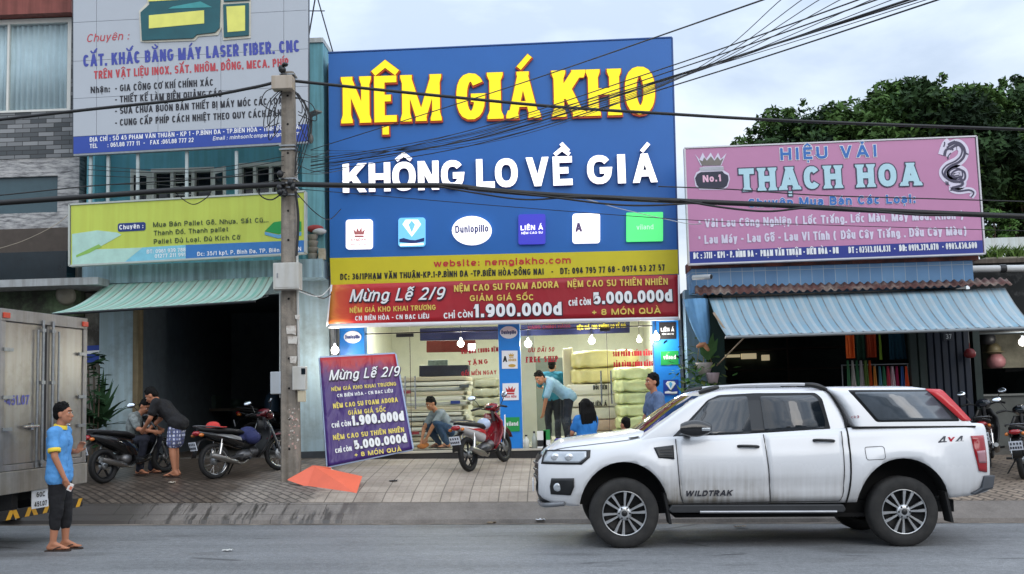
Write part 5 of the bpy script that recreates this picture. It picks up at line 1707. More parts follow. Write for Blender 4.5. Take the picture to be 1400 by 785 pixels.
CAB=[(1.20,1.13,3.63,.845,.12,0,.04),(1.30,1.27,3.62,.835,.14,0,.04),(1.42,1.445,3.60,.80,.15,0,.05),(1.55,1.63,3.56,.765,.15,0,.06),(1.68,1.82,3.50,.725,.15,.0,.07),(1.745,1.93,3.47,.70,.15,0,.09),(1.78,2.01,3.44,.675,.15,0,.10),(1.808,2.12,3.40,.62,.12,0,.12),(1.826,2.28,3.34,.52,.08,0,.12),(1.836,2.5,3.2,.36,.04,0,.1)]
HWT=[(l[0],l[3])for l in CAB]
XFT=[(l[0],l[1])for l in CAB]
mb=MB()
rows_=ring_loft(CAB)
mb.grid(rows_,0,True,True)
mb.add(rows_[-1],[tuple(range(len(rows_[-1])))],0)
cab=mb.build('cabin',m_white,pickup,merge=True)
def cab_side(z,off=.004):
 return WID/2-lerp1(HWT,z)-off
def side_poly(name,pts,m,root,off,yfun,mirror=False):
 """Glass or trim laid on a leaning, slightly curved side: outline in (x, z), cut at levels so that it follows the side."""
 bm=bmesh.new()
 bm.faces.new([bm.verts.new((x,0,z))for x,z in pts])
 z0,z1=min(p[1]for p in pts),max(p[1]for p in pts)
 for k in range(1,24):
  zz=z0+(z1-z0)*k/24
  bmesh.ops.bisect_plane(bm,geom=bm.verts[:]+bm.edges[:]+bm.faces[:],plane_co=(0,0,zz),plane_no=(0,0,1))
 ed={v for e in bm.edges if len(e.link_faces)==1 for v in e.verts}
 for v in bm.verts:
  y=yfun(v.co.z,off if v not in ed else off-.003)
  v.co.y=y if not mirror else WID-y
 bmesh.ops.recalc_face_normals(bm,faces=bm.faces)
 me=bpy.data.meshes.new(name)
 bm.to_mesh(me)
 bm.free()
 for p in me.polygons:
  p.use_smooth=True
 me.materials.append(m)
 o=bpy.data.objects.new(name,me)
 COL.objects.link(o)
 o.parent=root
 so=o.modifiers.new('thick','SOLIDIFY')
 so.thickness=.004
 so.offset=-1 if not mirror else 1
 return o
def L2(*pts):
 return[(LX(x),LZ(x,y))for x,y in pts]
def roundpoly(pts,r=.03,n=4):
 out=[]
 k=len(pts)
 for i in range(k):
  p0,p1,p2=Vector(pts[i-1]),Vector(pts[i]),Vector(pts[(i+1)%k])
  a=p1+(p0-p1).normalized()*min(r,(p0-p1).length*.45)
  c_=p1+(p2-p1).normalized()*min(r,(p2-p1).length*.45)
  for j in range(n+1):
   t_=j/n
   q=a*(1-t_)**2+p1*2*t_*(1-t_)+c_*t_**2
   out.append((q.x,q.y))
 return out
for mir in(False,True):
# black band round the side glass, then the two panes
 side_poly('window_surround',roundpoly(L2((921,603),(947,578),(974,551),(990,544),(1040,541),(1124,540),(1132,548),(1139,590),(1134,592)),.03),BLKPL,pickup,.004,cab_side,mir)
 side_poly('side_window',roundpoly(L2((930,600),(950,580),(976,552),(992,547),(1029,545.5),(1031,595)),.03),m_glassdk,pickup,.008,cab_side,mir)
 side_poly('side_window',roundpoly(L2((1049,593),(1046.5,545.3),(1119,543.3),(1126,549),(1132.5,578),(1131,588)),.03),m_glassdk,pickup,.008,cab_side,mir)
 # windscreen
mb=MB()
rows_=[]
for z in(1.285,1.35,1.42,1.5,1.58,1.66,1.735):
 hw=lerp1(HWT,z)-.075
 xf=lerp1(XFT,z)
 bow=.145
 rows_.append([(xf-bow*(1-(k/12*2-1)**2)-.006+(.012 if k in(0,12)else 0),WID/2+hw*(k/12*2-1),z+.004)for k in range(13)])
mb.grid(rows_)
mb.build('windscreen',m_glassdk,pickup)
mb=MB()
mb.tube([(1.19,.2,1.262),(1.12,.75,1.262)],.012,6)
mb.tube([(1.18,.95,1.262),(1.14,1.5,1.262)],.012,6)
mb.build('wiper',BLKPL,pickup)
mb=MB()
rows_=[[(1.10-.13*(1-(k/12*2-1)**2)-dx,WID/2+.78*(k/12*2-1),1.245+dz)for k in range(13)]for dx,dz in((.02,.012),(-.05,.02),(-.09,.03))]
mb.grid(rows_)
mb.build('cowl',BLKPL,pickup)
# canopy ---------------------------------------------------------------
CAN=[(1.37,3.70,5.10,.845,.0,.0,.05),(1.45,3.67,5.03,.83,0,.01,.06),(1.6,3.60,4.88,.80,0,.02,.07),(1.72,3.52,4.76,.765,0,.03,.08),(1.78,3.46,4.70,.735,0,.03,.10),(1.81,3.43,4.62,.69,0,.03,.12),(1.832,3.45,4.5,.6,0,.02,.12),(1.842,3.6,4.3,.45,0,.01,.1)]
HWC=[(l[0],l[3])for l in CAN]
mb=MB()
rows_=ring_loft(CAN)
mb.grid(rows_,0,True,True)
mb.add(rows_[-1],[tuple(range(len(rows_[-1])))],0)
canopy=mb.build('canopy',m_white,pickup,merge=True)
can_side=lambda z,off=.004:WID/2-lerp1(HWC,z)-off
for mir in(False,True):
 side_poly('canopy_window',roundpoly(L2((1167,536),(1290,534.5),(1315,577.5),(1201,579.5)),.03),BLKPL,pickup,.004,can_side,mir)
 side_poly('canopy_pane',roundpoly(L2((1175,539),(1277,537.5),(1305,575.5),(1204,577)),.03),mat('sky_reflection_grey',(78,86,94),.06,var=.35,scale=2.2,spec=.8,coat=.3),pickup,.008,can_side,mir)  # pane colour lightened to stand in for the reflected sky
 side_poly('canopy_lamp_panel',roundpoly(L2((1274,533.5),(1296,534),(1330.5,576.5),(1317,577.3)),.02),m_redpaint,pickup,.010,can_side,mir)
mb=MB()
mb.box(3.66,5.09,.072,WID-.072,1.352,1.372)
mb.build('canopy_seal',m_gap,pickup)
# dark joint between cab and bed
mb=MB()
J=L2((1131,531),(1143,540),(1152,555),(1158,572),(1160,590),(1160.5,646),(1155,688))
for mir in(False,True):
 pts=[]
 for x,z in spline([Vector((x,0,z))for x,z in J],5)and[(q.x,q.z)for q in spline([Vector((x,0,z))for x,z in J],5)]:
  y=cab_side(z,.0)if z>1.37 else side_in(x,z)
  pts.append((x,y-.002 if not mir else WID-y+.002,z))
 mb.tube(pts,.011,6)
mb.build('cab_joint',m_gap,pickup)
# doors ------------------------------------------------------------------
v_=lambda *p:(lambda f:lerp1([(i/(len(p)-1),q)for i,q in enumerate(p)],f))
for sd in('near','far'):
 d=body_patch('front_door',m_white,pickup,v_(LX(934),LX(930),LX(928)),v_(LX(1051.2),LX(1049),LX(1045)),v_(LZ(934,689),LZ(1051,687)),v_(LZ(928,603),LZ(1045,597)),.007,18,12,side=sd)
 d2=body_patch('rear_door',m_white,pickup,v_(LX(1053.2),LX(1051),LX(1047.5)),v_(LX(1149),LX(1151),LX(1151)),v_(LZ(1053,687),LZ(1149,684)),v_(LZ(1047,597),LZ(1150,592)),.007,16,12,side=sd)
 for dd,xa in((d,1010.5),(d2,1113)):
  x0=LX(xa)
  z0=LZ(xa,614 if xa<1050 else 605.5)
  y=side_in(x0+.12,z0)
  mb=MB()
  pts=[(x0,y-.004,z0+.008),(x0+.03,y-.035,z0+.012),(x0+.12,y-.042,z0+.010),(x0+.20,y-.036,z0+.006),(x0+.235,y-.004,z0)]
  if sd=='far':
   pts=[(a,WID-b_,c_)for a,b_,c_ in pts]
  mb.tube(spline(pts,4),.017,8)
  mb.build('handle',BLKPL,dd)
def seam(mb,pts,r=.0055,off=.0035):
 for q in(0,1):
  P_=[(x,(side_in(x,z)-off)if not q else WID-side_in(x,z)+off,z)for x,z in pts]
  mb.tube(P_,r,5)
mb=MB()
dl=[LX(934),LX(930),LX(928)]
seam(mb,[(lerp1([(0,LX(935)),(.12,LX(931)),(.5,LX(928.5)),(1,LX(926.5))],k/14),LZ(930,690-86*k/14))for k in range(15)])
seam(mb,[(lerp1([(0,LX(1052.3)),(.5,LX(1050)),(1,LX(1046.2))],k/14),LZ(1050,688-91*k/14))for k in range(15)])
seam(mb,[(lerp1([(0,LX(1146)),(.1,LX(1150.5)),(.5,LX(1152)),(1,LX(1152))],k/14),LZ(1150,685-93*k/14))for k in range(15)])
seam(mb,[(LX(935+211*k/20),LZ(935+211*k/20,690.3-5*k/20))for k in range(21)])
mb.build('door_gap',mat('gap_grey',(52,52,54),.8),pickup)
# front wing vent, fuel flap, lettering, lamps
body_patch('wing_vent',BLKPL,pickup,v_(LX(902),LX(899),LX(896.5)),v_(LX(923.5),LX(923.5),LX(923.5)),v_(LZ(904,629),LZ(923,631)),v_(LZ(897,615.5),LZ(923,612)),.012,8,6)
mb=MB()
for k in range(3):
 x0,z0=LX(904),LZ(904,618.5+k*3.6)
 mb.beam((x0,side_in(x0,z0)-.016,z0),(LX(922),side_in(LX(922),z0)-.016,z0+.006),.006,.008)
mb.build('vent_slats',mat('dark_grey_plastic',(58,60,64),.45),pickup)
fp=roundpoly(L2((1181,613),(1206.5,611.5),(1207,628.5),(1182,630)),.03)
mb=MB()
n=len(fp)
for i in range(n):
 a,c_=fp[i],fp[(i+1)%n]
 mb.beam((a[0],side_in(*a)-.001,a[1]),(c_[0],side_in(*c_)-.001,c_[1]),.006,.006)
mb.build('fuel_flap',mat('grey_gap',(90,90,92),.7),pickup)
class SideBoard:
 """Stand-in plane for letters on the body side, addressed by photo pixels."""
 def __init__(s,x,z,yf=None):
  s.n=Vector((0,-1,0))
  s.y=(yf or side_in)(x,z)if yf is None else yf
 def hit(s,px,py,off=0.0):
  return Vector((LX(px),s.y-off,LZ(px,py)))
m_silverred=mat('badge_red',(190,30,50),.35)
mb=MB();Letters(SideBoard(2.0,.62)).line(mb,'WILDTRAK',(936.5,680.5),(1000,679),7.6,t=.26,gap=.08,off=.014,slant=.3)
mb.build('model_lettering',m_char,pickup)
mb=MB();Letters(SideBoard(4.8,1.24)).line(mb,'4',(1280,608.8),(1291.5,608.5),11,t=.2,off=.008,slant=.25,mi=0)
Letters(SideBoard(4.8,1.24)).line(mb,'X',(1292.5,608.4),(1302,608.1),9.5,t=.24,off=.008,slant=.2,mi=1)
Letters(SideBoard(4.8,1.24)).line(mb,'4',(1303,608.2),(1314.5,607.9),11,t=.2,off=.008,slant=.25,mi=0)
mb.build('drive_badge',[mat('badge_grey',(96,98,104),.35,.4),m_silverred],pickup)
mb=MB();Letters(SideBoard(0,0,can_side(1.5,0))).line(mb,'ck3',(1167,574.5),(1178,574),3.6,t=.22,off=.014,mi=0)
mb.build('canopy_badge',mat('badge_red_grey',(150,90,96),.4),pickup)
for sd in('near','far'):
 tl_=body_patch('tail_light',m_tail,pickup,v_(LX(1333),LX(1328),LX(1325.5)),v_(LX(1346),LX(1346),LX(1345)),v_(LZ(1334,644),LZ(1345,646)),v_(LZ(1326,597),LZ(1344,596)),.014,8,10,side=sd)
 body_patch('reversing_lens',mat('smoky_pink_lens',(164,120,128),.2,var=.1,coat=.4),tl_,v_(LX(1333),LX(1331)),v_(LX(1344.5),LX(1344.5)),v_(LZ(1333,633),LZ(1344,633)),v_(LZ(1331,617),LZ(1344,616)),.019,5,5,side=sd)
 hl=body_patch('headlight',m_clearlens,pickup,v_(.055,.07,.11),v_(.47,.56,.56),v_(LZ(762,637.5),LZ(795,637)),v_(LZ(760,623),LZ(803,621.5)),.010,16,6,side=sd)
 body_patch('headlight_surround',BLKPL,pickup,v_(.03,.05,.09),v_(.50,.60,.61),v_(LZ(760,640.5),LZ(795,639.5)),v_(LZ(758,621),LZ(806,619.5)),.006,16,6,side=sd)
 mb=MB()
 for q in(.2,.36):
  z0=LZ(775,630)
  y=side_in(q,z0)-.014
  mb.ell((q,y if sd=='near' else WID-y,z0),(.055,.02,.045),None,12,8)
 mb.build('lamp_bowl',mat('lamp_chrome',(210,214,218),.15,.6),hl)
 fg=body_patch('fog_lamp_recess',BLKPL,pickup,v_(.14,.13,.15),v_(.37,.41,.41),v_(LZ(762,681),LZ(784,681)),v_(LZ(758,659),LZ(786,657.5)),.012,10,6,side=sd)
 mb=MB()
 y=side_in(.22,.71)-.016
 mb.ell((.22,y if sd=='near' else WID-y,.69),(.05,.015,.05),None,12,8)
 mb.build('fog_lamp',m_clearlens,fg)
 # nose: grille, badge bar, lower intake, number plate, skid plate
mb=MB()
rows_=[]
for z,dx in((.70,-.035),(.76,-.05),(.9,-.05),(1.0,-.035),(1.045,-.01)):
 rows_.append([(dx+.015+.12*abs(k/14*2-1)**2.6*1.0,WID/2+.60*(k/14*2-1),z)for k in range(15)])
mb.grid(rows_)
for zz in(.78,.86,.94):
 mb.tube([(-.055+.015+.12*abs(k/14*2-1)**2.6,WID/2+.57*(k/14*2-1),zz)for k in range(15)],.016,6,mi=1)
mb.build('grille',[BLKPL,mat('grille_grey',(84,86,90),.35,.4)],pickup)
mb=MB()
rows_=[]
for z,dx in((.46,.03),(.52,-.02),(.60,-.045),(.69,-.04)):
 rows_.append([(dx+.02+.16*abs(k/14*2-1)**2.4,WID/2+.66*(k/14*2-1),z)for k in range(15)])
mb.grid(rows_)
mb.build('lower_bumper',mat('dark_bumper',(44,46,50),.5,var=.15),pickup)
mb=MB()
mb.box(-.065,-.05,WID/2-.26,WID/2+.26,.60,.73)
mb.build('number_plate',W_WHITE,pickup,bevel=.004)
mb=MB()
mb.tube(spline([(.30,.14,.50),(.12,.26,.475),(.05,.45,.46),(.02,.93,.455),(.05,1.41,.46),(.12,1.6,.475),(.30,1.72,.50)],5),.028,8)
mb.build('skid_bar',mat('silver_grey_plastic',(130,132,136),.4,.4),pickup)
# hood shut line
mb=MB()
for mir in(0,1):
 pts=[]
 for k in range(22):
  x=.13+1.06*k/21
  z=smooth1(ZT,x)
  y=side_in(x,z)+(WID/2-side_in(x,z))*.055
  pts.append((x,y if not mir else WID-y,z+.010))
 mb.tube(pts,.006,5)
mb.build('bonnet_gap',mat('bonnet_gap_grey',(70,72,76),.7),pickup)
# rear bumper, tailgate face, mud flaps, side steps, rails, mirrors
mb=MB()
mb.prism([(4.98,-.0,.60),(5.02,-.0,.58),(5.24,.02,.66),(5.28,.05,.80),(5.14,.02,.80),(5.10,.0,.66)],(0,WID-.02,0))
mb.build('rear_bumper',mat('dark_grey_bumper',(66,70,76),.45,.2,var=.1),pickup,bevel=.012)
mb=MB()
mb.box(5.235,5.255,.25,WID-.25,.82,1.33)
mb.build('tailgate',m_white,pickup,bevel=.008)
mb=MB()
mb.box(5.26,5.275,.62,1.24,.86,1.0)
mb.build('number_plate',W_WHITE,pickup)
for x in(1.44,4.68):
 for y in(.03,WID-.25):
  mb=MB()
  mb.prism([(x,y,.62),(x+.03,y,.62),(x+.09,y,.27),(x+.06,y,.27)],(0,.22,0))
  mb.build('mud_flap',mat('flap_rubber',(20,20,21),.8),pickup)
for y in(-.005,WID-.155):
 mb=MB()
 mb.prism([(1.49,y,.435),(1.53,y,.49),(3.50,y,.485),(3.53,y,.43),(3.50,y,.395),(1.53,y,.40)],(0,.16,0))
 st_=mb.build('side_step',mat('step_plastic',(40,42,45),.55,var=.15),pickup,bevel=.012)
 mb=MB()
 yy=y-.004 if y<.5 else y+.164
 mb.tube([(1.85,yy,.41),(3.42,yy,.405)],.016,8)
 mb.build('step_trim',mat('brushed_trim',(168,170,174),.35,.7),st_)
for y in(WID/2-.62,WID/2+.62):
 mb=MB()
 mb.tube(spline([(1.98,y,1.80),(2.12,y,1.836),(2.5,y,1.862),(3.1,y,1.868),(3.32,y,1.85),(3.42,y,1.81)],5),.018,8)
 rl=mb.build('roof_rail',mat('grey_white_rail',(190,192,196),.35,.3),pickup)
 for pts in([(1.92,y-.01,1.775),(2.02,y,1.81),(2.16,y,1.842)],[(3.18,y,1.865),(3.32,y,1.848),(3.44,y-.0,1.80)]):
  mb=MB()
  mb.tube(spline(pts,5),[.02+.012*math.sin(math.pi*i/10)for i in range(11)],8)
  mb.build('rail_foot',BLKPL,rl)
for mir in(0,1):
 fy=lambda y:y if not mir else WID-y
 mb=MB()
 rows_=[]
 for k in range(9):
  f=k/8
  x=LX(931)+.36*f
  h_=.10*math.sin(math.pi*(.12+.80*f))**.6
  cz=LZ(950,589)+.0
  rows_.append([(x+.02*math.cos(a),fy(-.10+.11*(f-.5)*.6+.075*math.cos(a)),cz+h_*math.sin(a))for a in[2*math.pi*j/14 for j in range(14)]])
 mb.grid(rows_,0,True,True)
 mb.add(rows_[0],[tuple(range(14))],0)
 mb.add(rows_[-1],[tuple(range(13,-1,-1))],0)
 mb.beam((LX(940),fy(.0),LZ(945,597)),(LX(944),fy(.13),LZ(945,600)),.08,.05)
 mr=mb.build('door_mirror',mat('mirror_black',(26,27,30),.25,var=.08,coat=.4),pickup)
 mb=MB()
 mb.obox((LX(964),fy(-.165),LZ(964,590)),(.10,.02,.035),None)
 mb.build('indicator',m_clearlens,mr,bevel=.008)
def car_wheel(root,x,y,z,r,w,near):
 s=-1 if near else 1
 R90=Matrix.Rotation(rad(90),3,'X')
 wh=thing('wheel',None,None)
 wh.parent=root
 wh.location=(x,y,z)
 mb=MB()
 rr=.262
 mb.lathe([(rr,-w*.46),(rr+.03,-w*.5),(r-.05,-w*.5),(r-.012,-w*.42),(r,-w*.3),(r,w*.3),(r-.012,w*.42),(r-.05,w*.5),(rr+.03,w*.5),(rr,w*.46)],(0,0,0),R90,48)
 mb.build('tyre',m_tyre,wh)
 mb=MB()
 mb.lathe([(.0,.03),(.2,.03),(.24,.06),(.258,.1),(.266,.115),(.262,-.11)],(0,0,0),Matrix.Rotation(rad(90 if near else -90),3,'X'),40)
 mb.build('rim_barrel',mat('dark_barrel',(14,14,15),.5,.3),wh)
 mb=MB()
 yo=s*w*.40
 mb.tube([(.252*math.cos(2*math.pi*k/40),yo,.252*math.sin(2*math.pi*k/40))for k in range(41)],.010,6,caps=False)
 for k in range(6):
  a0=2*math.pi*k/6+.26
  for da in(-.20,.20):
   a=a0+da
   p0=Vector((.075*math.cos(a0+da*.9),0,.075*math.sin(a0+da*.9)))
   p1=Vector((.165*math.cos(a0+da*1.05),0,.165*math.sin(a0+da*1.05)))
   p2=Vector((.252*math.cos(a),0,.252*math.sin(a)))
   t_=Vector((-math.sin(a0),0,math.cos(a0)))
   mb.prism([p0-t_*.010+Vector((0,yo-s*.012,0)),p1-t_*.013+Vector((0,yo-s*.004,0)),p2-t_*.019+Vector((0,yo,0)),p2+t_*.019+Vector((0,yo,0)),p1+t_*.013+Vector((0,yo-s*.004,0)),p0+t_*.010+Vector((0,yo-s*.012,0))],(0,-s*.03,0))
 mb.lathe([(.0,.012),(.05,.012),(.075,.004),(.088,-.02),(.085,-.04)],(0,yo,0),Matrix.Rotation(rad(90 if near else -90),3,'X'),24)
 mb.build('rim',m_alloy,wh)
 mb=MB()
 mb.lathe([(.0,.016),(.034,.014),(.038,.006)],(0,yo,0),Matrix.Rotation(rad(90 if near else -90),3,'X'),18)
 for k in range(6):
  a=2*math.pi*k/6
  mb.lathe([(.0,.012),(.011,.012),(.012,-.01)],(.062*math.cos(a),yo,.062*math.sin(a)),Matrix.Rotation(rad(90 if near else -90),3,'X'),8)
 mb.build('hub_cap',BLKPL,wh)
 return wh
for x in(.985,4.205):
 car_wheel(pickup,x,.14,.395,.40,.265,True)
 car_wheel(pickup,x,WID-.14,.395,.40,.265,False)
mb=MB()
mb.box(.9,4.9,.35,WID-.35,.36,.50)
mb.box(1.6,4.0,.25,WID-.25,.32,.36)
mb.tube([(.985,.2,.395),(.985,WID-.2,.395)],.05,8)
mb.tube([(4.205,.2,.395),(4.205,WID-.2,.395)],.06,8)
mb.build('underbody',m_arch,pickup)
# ================================================================== BOX TRUCK (rear end, parked facing left)
TF,TN=H(117,437,14.15),H(-1,412,12.32)
tfb=H(117,630,14.15)
t_ax=Vector((TN.x-TF.x,TN.y-TF.y,0))
tw=t_ax.length
tang=math.atan2(t_ax.y,t_ax.x)
m_alu=mat('brushed_aluminium_sheet',(158,154,148),.30,.6,var=.10,scale=1.2,streak=.12,stain=(128,120,110),stain_amt=.05)
m_aluf=mat('aluminium_frame',(152,149,146),.42,.6,var=.15,streak=.15)
truck=thing('box_truck','silver box truck with closed double rear doors parked at the left edge','truck',(TF.x,TF.y,gz(TF.x,TF.y)),tang)
# local axes: x runs along the rear face towards the camera, y points out of the rear face, z up
tz=gz(TF.x,TF.y)
hb_,ht_=tfb.z-tz,TF.z-tz
yout=Matrix.Rotation(tang,3,'Z')@Vector((0,1,0))
sg=1 if yout.x>0 else -1
LEN=4.6
mb=MB()
ya,yb=(-LEN,-.03)if sg>0 else(.03,LEN)
mb.box(0,tw,ya,yb,hb_,ht_)
mb.build('cargo_box',m_alu,truck,bevel=.01)
def tb(mb,x0,x1,d0,d1,z0,z1,mi=0):
 a,b_=(d0,d1)if sg>0 else(-d1,-d0)
 mb.box(x0,x1,a,b_,z0,z1,mi)
mb=MB()
tb(mb,0,tw,-.03,.03,ht_-.13,ht_+.012)
tb(mb,0,.09,-.03,.03,hb_-.02,ht_-.131)
tb(mb,tw-.09,tw,-.03,.03,hb_-.02,ht_-.131)
tb(mb,.091,tw-.091,-.03,.028,hb_-.02,hb_+.05)
mb.build('rear_frame',m_aluf,truck,bevel=.006)
for x in(.02,tw-.14):
 mb=MB()
 tb(mb,x,x+.12,.031,.055,ht_-.10,ht_-.035)
 mb.build('marker_lamp',mat('orange_red_lens',(190,64,40),.3,coat=.4),truck,bevel=.006)
PTK=MB()
for x0,x1 in((.10,tw/2-.035),(tw/2+.035,tw-.10)):
 mb=MB()
 tb(mb,x0,x1,-.03,.015,hb_+.055,ht_-.136)
 d=mb.build('cargo_door',m_alu,truck,bevel=.008)
 for q in(.25,.45,.75):
  xx=x0-.06 if x0<.2 else x1-.12
  mb=MB()
  zz=hb_+(ht_-hb_)*q
  tb(mb,xx,xx+.18,.032,.05,zz-.02,zz+.02)
  mb.build('hinge',STEEL,d)
 mb=MB()
 xb=(x1-.07)if x0<.2 else(x0+.07)
 yb_=(.045)*sg
 mb.tube([(xb,yb_,hb_-.01),(xb,yb_,ht_-.08)],.018,8)
 xc=(x1-.20)if x0<.2 else(x0+.18)
 mb.tube([(xc,yb_,hb_-.01),(xc,yb_,ht_-.2)],.014,8)
 for zz in(hb_+.05,hb_+1.0,ht_-.2):
  tb(mb,xb-.04,xb+.04,.015,.06,zz-.02,zz+.02)
 mb.build('locking_bar',STEEL,d)
 mb=MB()
 xh=x1-.45 if x0<.2 else x0+.15
 mb.tube([(xh,yb_*1.2,hb_+.48),(xh+.32,yb_*1.2,hb_+.48)],.018,8)
 tb(mb,xh+.1,xh+.16,.014,.055,hb_+.44,hb_+.52)
 mb.build('latch_handle',CHROME,d)
mb=MB()
tb(mb,tw/2-.034,tw/2+.034,-.02,.008,hb_+.055,ht_-.136)
mb.build('door_seal',mat('black_rubber_seal',(38,36,36),.7),truck)
# fleet number on the nearer door
R_=Matrix.Rotation(tang,3,'Z')
w0=Vector((TF.x,TF.y,tz))
q0,q1,q2=(w0+R_@Vector((0,.017*sg,0))),(w0+R_@Vector((1,.017*sg,0))),(w0+R_@Vector((0,.017*sg,1)))
PD=Plane(q0,q1,q2)
mb=MB()
Letters(PD).line(mb,'60C-451.07',(-16,555.8),(39.5,553),14,t=.2,gap=.10,off=.003)
Minv=Matrix.Translation(w0)@R_.to_4x4()
mb.move(Minv.inverted())
mb.build('fleet_number',mat('faded_violet_print',(92,92,160),.5,var=.1),truck)
mb=MB()
tb(mb,0,tw,-.06,.05,hb_-.28,hb_-.025)
mb.build('rear_sill',mat('worn_steel_sill',(150,146,138),.45,.4,var=.15,streak=.2),truck,bevel=.008)
mb=MB()
for x in(.35,tw-.5):
 tb(mb,x,x+.12,-.9,-.05,hb_-.55,hb_-.245)
tb(mb,.2,tw-.2,-4.4,-.3,hb_-.42,hb_-.246)
mb.build('chassis',m_arch,truck)
zb0=hb_-.58
mb=MB()
tb(mb,.02,tw-.02,-.05,.0,zb0,zb0+.11)
ub=mb.build('underrun_bar',K_BLACK,truck,bevel=.004)
mb=MB()
for k in range(9):
 x0=.10+k*(tw-.2)/9
 dr=.07 if k%2 else -.07
 P_=[(x0,zb0+.004),(x0+.085,zb0+.004),(x0+.085+dr,zb0+.106),(x0+dr,zb0+.106)]
 mb.prism([(min(max(a,.03),tw-.03),.004*sg,z)for a,z in P_],(0,-.003*sg,0))
mb.build('hazard_stripes',mat('hazard_yellow',(214,158,36),.5,var=.1),ub)
mb=MB()
xp=tw*.44
tb(mb,xp,xp+.34,.0,.012,hb_-.50,hb_-.26)
npl=mb.build('number_plate',W_WHITE,truck)
PD2=Plane(q0+R_@Vector((0,-.004*sg,0)),q1+R_@Vector((0,-.004*sg,0)),q2+R_@Vector((0,-.004*sg,0)))
mb=MB()
def tpx(x,z):
 p=w0+R_@Vector((x,.013*sg,z))
 q=CAM_ROT.transposed()@(p-CAM_POS)
 return(CX-CAM_F*q.x/q.z,CY+CAM_F*q.y/q.z)
x0,x1=(xp+.30,xp+.04)
Letters(PD2).line(mb,'60C',tpx(x0-.04,hb_-.37),tpx(x1+.04,hb_-.37),7,t=.2,off=.004)
Letters(PD2).line(mb,'451.07',tpx(x0,hb_-.48),tpx(x1,hb_-.48),7,t=.2,off=.004)
mb.move(Minv.inverted())
mb.build('plate_lettering',K_BLACK,npl)
for x in(.3,tw-.25):
 mb=MB()
 for dd in(0,.0):
  mb.lathe([(.2,-.11),(.36,-.11),(.40,-.08),(.40,.08),(.36,.11),(.2,.11)],(x,-1.55*sg,.40),Matrix.Rotation(rad(90),3,'Y'),28)
 mb.build('tyre',m_tyre,truck)
mb=MB()
tb(mb,.05,tw-.05,-LEN-1.5,-LEN-.1,.5,2.3)
mb.build('cab',mat('truck_cab_white',(200,202,204),.35,var=.05),truck,bevel=.08)
mb=MB()
for x in(.3,tw-.25):
 mb.lathe([(.2,-.11),(.36,-.11),(.40,-.08),(.40,.08),(.36,.11),(.2,.11)],(x,-(LEN+.6)*sg,.40),Matrix.Rotation(rad(90),3,'Y'),28)
mb.build('front_tyres',m_tyre,truck)
# ================================================================== UTILITY POLE
PY=17.25
pb=H(398,655,PY)
pt=H(393.5,100,PY)
PZB=gz(pb.x,PY)
pole=thing('utility_pole','concrete utility pole with meter boxes and paper scraps at the pavement edge','utility pole',(pb.x,PY,PZB),world_coords=True)
m_pole=mat('weathered_concrete_pole',(134,127,118),.9,var=.18,scale=7,streak=.35,bump=.3,stain=(150,140,128),stain_amt=.05,stain_scale=6)
def pw(z,half):
 return half*(1.12-.32*(z-PZB)/(pt.z-PZB))
mb=MB()
rows_=[]
for k in range(25):
 z=PZB-.1+(pt.z-PZB+.1)*k/24
 a,b_=pw(z,.122),pw(z,.12)
 ch=.022
 rows_.append([(pb.x+sx*(a-(ch if q else 0)),PY+sy*(b_-(0 if q else ch)),z)for sx,sy,q in((-1,-1,0),(-1,-1,1),(1,-1,1),(1,-1,0),(1,1,0),(1,1,1),(-1,1,1),(-1,1,0))])
mb.grid(rows_,0,False,True)
mb.add(rows_[-1],[tuple(range(8))],0)
mb.build('shaft',m_pole,pole)
mb=MB()
for k in range(13):
 z=PZB+.5+k*.47
 mb.lathe([(.018,-.002),(.018,.0),(.0,.0)],(pb.x+.01,PY-pw(z,.13)-.001,z),Matrix.Rotation(rad(90),3,'X'),10)
mb.build('bolt_holes',mat('hole_dark',(20,18,17),.9),pole)
XF=pb.x
def zp(py):
 return H(396,py,PY).z
m_greybox=mat('grey_meter_box',(190,190,186),.5,var=.06,streak=.12)
m_bluegrey=mat('blue_grey_box',(168,176,184),.5,var=.06,streak=.1)
mb=MB()
mb.box(H(374,120,PY-.2).x,H(402,120,PY-.2).x,PY-.35,PY-.14,zp(129),zp(111))
mb.build('terminal_box',mat('beige_box',(172,160,146),.6,var=.1,streak=.2),pole,bevel=.01)
mb=MB()
mb.box(H(375,380,PY-.3).x,H(410.5,380,PY-.3).x,PY-.38,PY-.15,zp(398.5),zp(363))
bx=mb.build('meter_cabinet',m_greybox,pole,bevel=.008)
mb=MB()
mb.box(H(378,380,PY-.3).x,H(409,380,PY-.3).x,PY-.386,PY-.378,zp(396),zp(365))
mb.build('door',m_greybox,bx)
mb=MB()
mb.box(H(380.5,380,PY-.3).x,H(382,380,PY-.3).x,PY-.396,PY-.386,zp(383),zp(377))
mb.build('latch',STEEL,bx)
mb=MB()
mb.box(H(371.5,520,PY).x,H(386.5,520,PY).x,PY-.1,PY+.12,zp(538.5),zp(508))
mb.build('side_box',m_bluegrey,pole,bevel=.012)
mb=MB()
mb.box(H(401.5,515,PY-.2).x,H(419,515,PY-.2).x,PY-.3,PY-.12,zp(534),zp(502))
bx=mb.build('electric_meter',m_greybox,pole,bevel=.012)
mb=MB()
mb.box(H(412,508,PY-.3).x,H(417.5,508,PY-.3).x,PY-.308,PY-.29,zp(513),zp(505))
mb.build('meter_window',m_darkglass,bx)
mb=MB()
mb.box(H(407,540,PY-.25).x,H(416,540,PY-.25).x,PY-.26,PY-.12,zp(550),zp(534.5))
mb.build('fuse_box',mat('cream_plastic',(196,186,160),.5,var=.08),pole,bevel=.008)
mb=MB()
